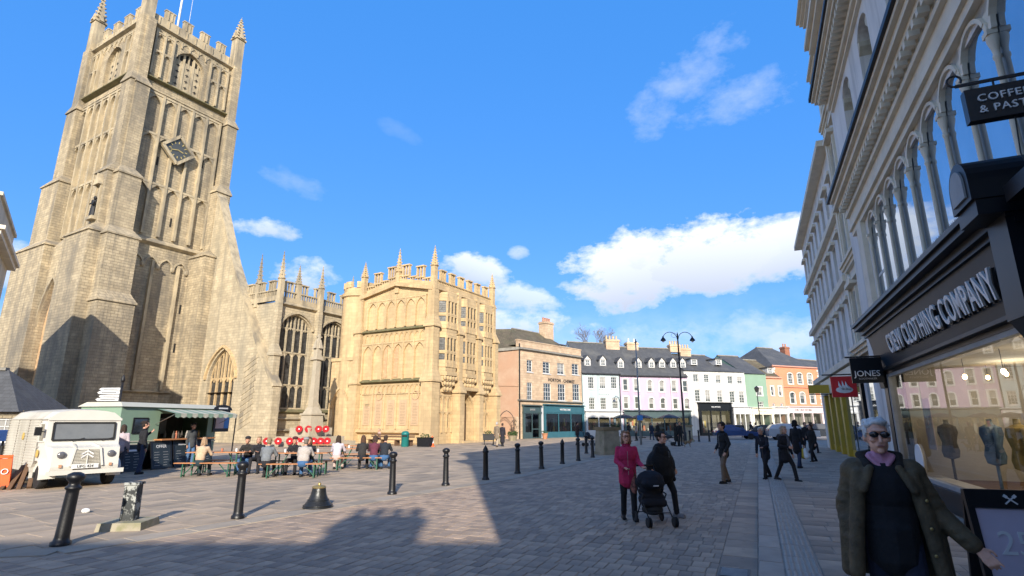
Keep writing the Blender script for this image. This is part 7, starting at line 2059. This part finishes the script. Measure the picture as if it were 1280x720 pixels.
c.cap(n + Vector((0, .03, -.10)), n + Vector((0, .04, -.46)), .15, .30, 16); c.ell(n + Vector((0, .04, -.40)), (.38, .24, .34), 18, 12); c.cap(n + Vector((-.3, .05, -.5)), n + Vector((-.46, .02, -.72)), .08, .05); c.cap(n + Vector((.3, .05, -.5)), n + Vector((.42, .02, -.68)), .08, .05)
remesh(c, 'cape', cloth((.006, .006, .007)), friend, .016, 2)
q = MB().ell(J2['headc'] + Vector((0, .12, .03)), (.035, .04, .035), 8, 6); remesh(q, 'hair_bun', cloth((.035, .025, .02)), friend, .012, 1)
def pushchair():
    p = gpt(818, 656); t = thing('pushchair', 'black folding pushchair with patterned bag pushed by the woman in pink', 'pushchair', (p.x + .03, p.y + .05, 0), R(8))
    f = MB()
    for s in (-1, 1):
        x = s * .22; f.tube([(x, -.30, .12), (x, .18, .55), (x * .95, .48, .98)], .013, 6); f.tube([(x, .30, .12), (x, -.05, .52)], .013, 6); f.tube([(x, -.05, .52), (x, .18, .55)], .012, 6)
    f.tube([(-.21, .48, .98), (.21, .48, .98)], .019, 8); f.tube([(-.22, -.2, .22), (.22, -.2, .22)], .01, 6); f.tube([(-.22, .25, .18), (.22, .25, .18)], .01, 6)
    f.build('frame', 'black_iron', t, True)
    b = MB(); b.cap((-.16, .1, .42), (.16, .1, .42), .1, .1); b.cap((-.16, .24, .7), (.16, .24, .7), .1, .1); b.cap((-.17, .0, .36), (.17, .0, .36), .08, .08); b.ell((0, .17, .56), (.22, .12, .24), 12, 8); remesh(b, 'seat', cloth((.014, .014, .02)), t, .016, 2)
    b = MB(); b.ell((0, .12, .76), (.25, .24, .16), 14, 8); b.ell((0, -.02, .70), (.23, .12, .1), 12, 8); remesh(b, 'hood', cloth((.010, .012, .02)), t, .016, 1)
    b = MB(); b.ell((0, .1, .24), (.2, .2, .1), 12, 8); remesh(b, 'basket', cloth((.02, .02, .02)), t, .018, 1)
    b = MB(); b.ell((-.24, .36, .62), (.07, .1, .17), 10, 8); b.ell((-.22, .38, .8), (.05, .06, .06), 8, 6); remesh(b, 'bag', cloth((.42, .16, .12), .6, 22), t, .014, 1)
    for x, y in ((-.24, -.32), (.24, -.32), (-.25, .30), (.25, .30)):
        for d in (-.022, .022) if y < 0 else (0,):
            wo = wheel(t, x + d, y, .085 if y < 0 else .095, .028, 1, 'lead_sheet')
    MB().box(-.05, .05, -.145, -.135, .66, .68).build('label', 'letter_white', t)
pushchair()
# --- walkers
loc = gpt(908, 604); person('man in black jacket and tan trousers standing with hand in pocket looking left', loc, face(loc, (loc.x - 5, loc.y - 1.2, 0)), 1.76, (.012, .012, .014), (.20, .135, .09), (.015, .012, .01), (.03, .02, .015), 'walk', .14, la=((.08, .04, -.27), (.03, -.08, -.5)), ra=((-.1, .05, -.25), (-.02, -.14, -.44)), near=True, coat=.02)
loc = gpt(960, 599); cane_p, Jc = person('white haired stooping person in dark coat leaning on a walking stick', loc, face(loc, (loc.x - 4, loc.y - 3, 0)), 1.62, (.012, .014, .025), (.012, .012, .016), (.012, .012, .012), (.6, .58, .54), 'walk', .3, la=((.08, -.12, -.24), (.04, -.36, -.30)), ra=((-.06, .02, -.27), (-.05, -.05, -.52)), near=True, lean=16, coat=.08)
st_ = thing('walking_stick', 'thin black walking stick held by the stooping white haired person', 'stick', (loc.x, loc.y, 0), cane_p.rotation_euler.z); w = Jc['arms'][1][1]
MB().tube([(w.x + .02, w.y - .06, 0), (w.x, w.y - .05, w.z - .04), (w.x, w.y + .02, w.z + .02), (w.x, w.y + .06, w.z - .02)], .012, 6).build('shaft', 'black_iron', st_, True); MB().lathe([(.016, 0), (.016, .04)], 8, (w.x + .02, w.y - .06, 0)).build('ferrule', 'rubber', st_)
loc = gpt(984, 602); person('woman with windblown blonde hair in dark coat and wide trousers striding', loc, face(loc, (loc.x + 1.5, loc.y - 4, 0)), 1.64, (.012, .012, .018), (.010, .010, .012), (.02, .02, .02), (.50, .36, .24), 'walk', .3, ra=((-.1, -.02, -.26), (.08, -.22, -.3)), hairlen=.05, near=True, build=1.12, coat=.1, scarf=(.10, .10, .12), lean=8)
loc = gpt(1000, 586); dark_p, Jd = person('tall man in black coat carrying yellow and white shopping bags', loc, face(loc, (loc.x + 4, loc.y + 2, 0)), 1.84, (.008, .008, .010), (.03, .045, .09), (.01, .01, .01), (.015, .012, .01), 'walk', .18, hairlen=.03, coat=.2)
for s, m, lab in ((1, 'yellow_paint', 'yellow carrier bag held by the tall man in black'), (-1, 'letter_white', 'white carrier bag held by the tall man in black')):
    w = Jd['arms'][-1][1]; b = MB(); b.cap((w.x + s * .07, w.y - .03, w.z - .42), (w.x + s * .04, w.y, w.z - .2), .13, .07); b.tube([(w.x + s * .04, w.y, w.z - .16), (w.x, w.y - .02, w.z - .06)], .012, 5); o = remesh(b, 'carrier_bag', m, None, .018, 1); o.location = (loc.x, loc.y, 0); o.rotation_euler = (0, 0, dark_p.rotation_euler.z); tag(o, lab, 'bag')
loc = gpt(1018, 578); person('young woman with dark hair and shoulder bag in black clothes near the yellow shop', loc, face(loc, (loc.x - 3, loc.y - 1, 0)), 1.66, (.012, .011, .011), (.012, .012, .014), (.01, .01, .01), (.06, .03, .02), 'walk', .2, hairlen=.12, ra=((-.1, -.05, -.22), (.05, -.2, -.25)), coat=.14)
for px, py, tx, kw in ((1004, 566, 'dark clothed person further up the pavement', {}), (1012, 567, 'person in navy walking away beyond the shoulder bag woman', dict(top=(.01, .02, .05)))):
    loc = gpt(px + 6, py); person(tx, loc, rnd.uniform(0, 3), 1.74, stride=.2, pose='walk', **kw)
# --- couple by the porch, pram walker, far group
loc = gpt(621, 558.5); person('elderly man in tan coat walking with a woman by the porch', loc, R(150), 1.74, (.22, .17, .12), (.45, .36, .27), (.05, .03, .02), (.5, .48, .45), 'walk', .14, coat=.2)
loc = gpt(628, 558); person('woman in long dark coat arm in arm with the tan coated man', loc, R(160), 1.66, (.022, .02, .03), (.02, .02, .03), (.02, .02, .02), (.06, .04, .03), 'walk', .12, coat=.42)
loc = gpt(722, 557); person('man in dark brown jacket pushing a pram before the teal shop', loc, R(120), 1.76, (.045, .025, .022), (.015, .015, .02), (.01, .01, .01), (.03, .02, .02), 'walk', .18, la=((.06, -.1, -.25), (.02, -.34, -.33)), ra=((-.06, -.1, -.25), (-.02, -.34, -.33)))
def pram(lab, loc, rz, m=(.02, .025, .035)):
    t = thing('pram', lab, 'pram', loc, rz); b = MB(); b.ell((0, 0, .68), (.22, .40, .16), 12, 8); remesh(b, 'carrycot', cloth(m), t, .025, 1)
    b = MB(); b.ell((0, .16, .85), (.22, .2, .2), 12, 8); remesh(b, 'hood', cloth(tuple(c * 1.4 for c in m)), t, .025, 1)
    f = MB()
    for s in (-1, 1): f.tube([(s * .22, -.4, .13), (s * .2, .1, .55), (s * .18, .5, 1.0)], .014, 5); f.tube([(s * .22, .4, .15), (s * .2, -.1, .55)], .014, 5)
    f.tube([(-.18, .5, 1.0), (.18, .5, 1.0)], .015, 5); f.build('frame', 'black_iron', t)
    for x in (-.24, .24):
        for y in (-.4, .4): wheel(t, x, y, .14, .04, 1, 'lead_sheet')
p = gpt(737, 558); pram('dark pram standing before the teal shop beside the brown jacket man', (p.x, p.y, 0), R(120))
p = gpt(835, 557); pram('grey hooded pram among the group before the lilac house', (p.x, p.y, 0), R(60), (.05, .06, .07))
FAR = [(786, 552, 'person in black facing the parasols, left of the lilac house front', (.012, .012, .015)), (796, 551, 'person in pale jacket and jeans beside the mast', (.42, .34, .30)), (815, 550, 'person in navy coat under the middle parasol', (.012, .02, .045)),
       (823, 550, 'person in black coat under the middle parasol, right side', (.012, .012, .012)), (846, 558, 'woman in black coat with dog left of the stone planter', (.012, .012, .012)), (851, 557, 'person in long dark coat beside the dog owner', (.018, .015, .015)),
       (929, 547, 'person all in black before the white sign shop', (.008, .008, .008)), (940, 548, 'seated looking dark figure near the parked blue car', (.015, .015, .02)), (748, 556, 'child in grey beside the stone planter', (.1, .11, .13)), (946, 547, 'person in dark blue before the green house shop', (.02, .03, .06)), (968, 548, 'person in black passing the parked cars', (.012, .012, .014)), (767, 552, 'person in dark red near the pale blue shop door', (.12, .02, .025))]
for i, (px, py, lab, col) in enumerate(FAR):
    loc = gpt(px, py); person(lab, loc, rnd.uniform(-2, 2), 1.2 if 'child' in lab else rnd.uniform(1.62, 1.8), col, rnd.choice(((.015, .015, .02), (.03, .05, .1), (.02, .02, .02))), hair=rnd.choice(((.03, .02, .015), (.12, .07, .04), (.3, .2, .1))), hairlen=rnd.choice((0, .06, .1)), pose='walk', stride=rnd.choice((0, .1, .18)), coat=rnd.choice((0, .1, .3)))
def dog(lab, loc, rz):
    t = thing('dog', lab, 'dog', loc, rz); b = MB()               # faces -y
    b.ell((0, -.10, .36), (.085, .14, .12), 10, 8); b.ell((0, .10, .37), (.075, .15, .09), 10, 8); b.cap((0, -.2, .42), (0, -.27, .54), .06, .05); b.ell((0, -.3, .57), (.055, .075, .055), 10, 8); b.cap((0, -.34, .555), (0, -.42, .54), .032, .024)
    for s in (-1, 1):
        b.cap((s * .04, -.27, .61), (s * .055, -.26, .67), .02, .008); b.cap((s * .055, -.15, .32), (s * .055, -.14, .17), .038, .024); b.cap((s * .055, -.14, .17), (s * .055, -.16, .03), .024, .022)
        b.cap((s * .055, .18, .34), (s * .06, .13, .22), .055, .032); b.cap((s * .06, .13, .22), (s * .06, .24, .13), .03, .02); b.cap((s * .06, .24, .13), (s * .06, .21, .03), .02, .022)
    b.cap((0, .24, .42), (0, .36, .5), .022, .01); remesh(b, 'body', cloth((.26, .17, .09)), t, .016, 1)
    MB().tube([(0, -.27 + .058 * math.cos(R(a)) * .5, .5) if False else (.062 * math.cos(R(a)), -.235 + .045 * math.sin(R(a)), .48 + .03 * math.sin(R(a))) for a in range(0, 361, 40)], .008, 5).build('collar', 'red_sign', t)
p = gpt(860, 559); dog('small tan dog standing beside the woman in black by the planter', (p.x, p.y, 0), R(80))
# --- at the food trailer
loc = gpt(172, 593); person('man in black jacket and jeans standing by the trailer drinking', loc, R(140), 1.80, (.014, .014, .018), (.03, .05, .11), (.02, .02, .02), (.03, .02, .015), 'stand', .05, la=((.14, -.06, -.22), (.0, -.26, -.02)), near=True, beard=True)
loc = gpt(235, 583); person('man in grey jacket, cap and jeans waiting at the trailer counter', loc, R(70), 1.72, (.06, .065, .07), (.08, .16, .3), (.03, .03, .03), (.2, .18, .16), 'stand', .05, hat=(.02, .02, .02))
loc = gpt(133, 594); person('person in pale top standing between the van and the trailer', (loc.x, loc.y + .5, 0), R(200), 1.68, (.5, .42, .45), (.05, .06, .09), (.03, .03, .03), (.05, .03, .02), 'stand', .05, hairlen=.08)
# --- diners
def seat_at(x, y, a, off, side, lab, top, legs, **kw):
    a_ = R(a); c, s = math.cos(a_), math.sin(a_); d = .74 * side; q = Vector((x + c * off - s * d, y + s * off + c * d, .004))
    rz = a_ + (R(180) if side < 0 else 0)
    return person(lab, q, rz, kw.pop('h', 1.72), top, legs, pose='sit', stride=.05, la=((.08, -.14, -.22), (-.02, -.38, -.18)), ra=((-.08, -.14, -.22), (.02, -.38, -.18)), lean=kw.pop('lean', 14), bend=.04, **kw)
JE, BK = (.05, .13, .28), (.015, .015, .02)
x, y, a, _ = SETS[0]
seat_at(x, y, a, -.25, -1, 'fair haired woman in cream jacket seated on the near left bench', (.58, .42, .28), (.02, .04, .05), hair=(.42, .28, .17), hairlen=.05)
seat_at(x, y, a, .75, 1, 'man in dark jacket, flat cap and jeans seated far side of left table', (.025, .022, .02), JE, hair=(.1, .08, .06), hat=(.02, .02, .022))
seat_at(x, y, a, 1.15, 1, 'woman in black with tied blonde hair seated beside the flat cap man', (.014, .014, .02), BK, hair=(.35, .24, .14), hairlen=.04)
x, y, a, _ = SETS[1]
seat_at(x, y, a, -.85, -1, 'person in hooded grey coat seated at the left end of the middle table', (.19, .21, .23), BK, hair=(.3, .22, .13))
seat_at(x, y, a, -.35, 1, 'man in maroon woolly hat seated at the far side of the middle table', BK, BK, hair=None, hat=(.09, .02, .02))
seat_at(x, y, a, .15, 1, 'brown haired woman in black seated facing the checked shirt man', BK, BK, hair=(.11, .05, .025), hairlen=.06)
seat_at(x, y, a, .35, -1, 'broad man in pale checked shirt and jeans seated on the near bench', (.46, .42, .39), JE, hair=(.22, .18, .15), hat=(.3, .3, .31), build=1.25)
x, y, a, _ = SETS[2]
seat_at(x, y, a, -.8, -1, 'dark haired woman in white top at the left end of right table', (.62, .56, .62), (.55, .42, .38), hair=(.05, .03, .02), hairlen=.1)
seat_at(x, y, a, .15, -1, 'long haired woman in black with backpack seated on the right bench', (.03, .028, .028), BK, hair=(.10, .05, .03), hairlen=.16)
seat_at(x, y, a, .6, -1, 'person in plum jacket seated between two dark coats', (.13, .03, .055), JE, hair=(.07, .04, .03), hairlen=.05)
seat_at(x, y, a, 1.0, -1, 'person in navy jacket and jeans at the right end of right bench', (.02, .025, .035), JE, hair=(.05, .03, .02))
p = gpt(474, 556); person('person in pale pink top sitting alone on the long porch bench', (p.x, p.y, 0), R(-50), 1.66, (.55, .36, .32), BK, pose='sit', hair=(.4, .3, .2), lean=6)
for (x, y, a, _), n in zip(SETS, ('left', 'middle', 'right')):
    for q, off in enumerate((-.5, .1, .6)):
        c, s = math.cos(R(a)), math.sin(R(a)); b = MB().lathe([(.035, 0), (.04, .1), (.042, .11), (0, .108)], 10); o = b.build('paper_cup', 'letter_white' if q != 1 else 'goods1', None, 40, loc=(x + c * off - s * rnd.uniform(-.12, .12), y + s * off + c * .05, .775)); tag(o, '%s paper cup on the %s beer table' % (('left', 'middle', 'right')[q], n), 'cup', 'cups on the beer tables')
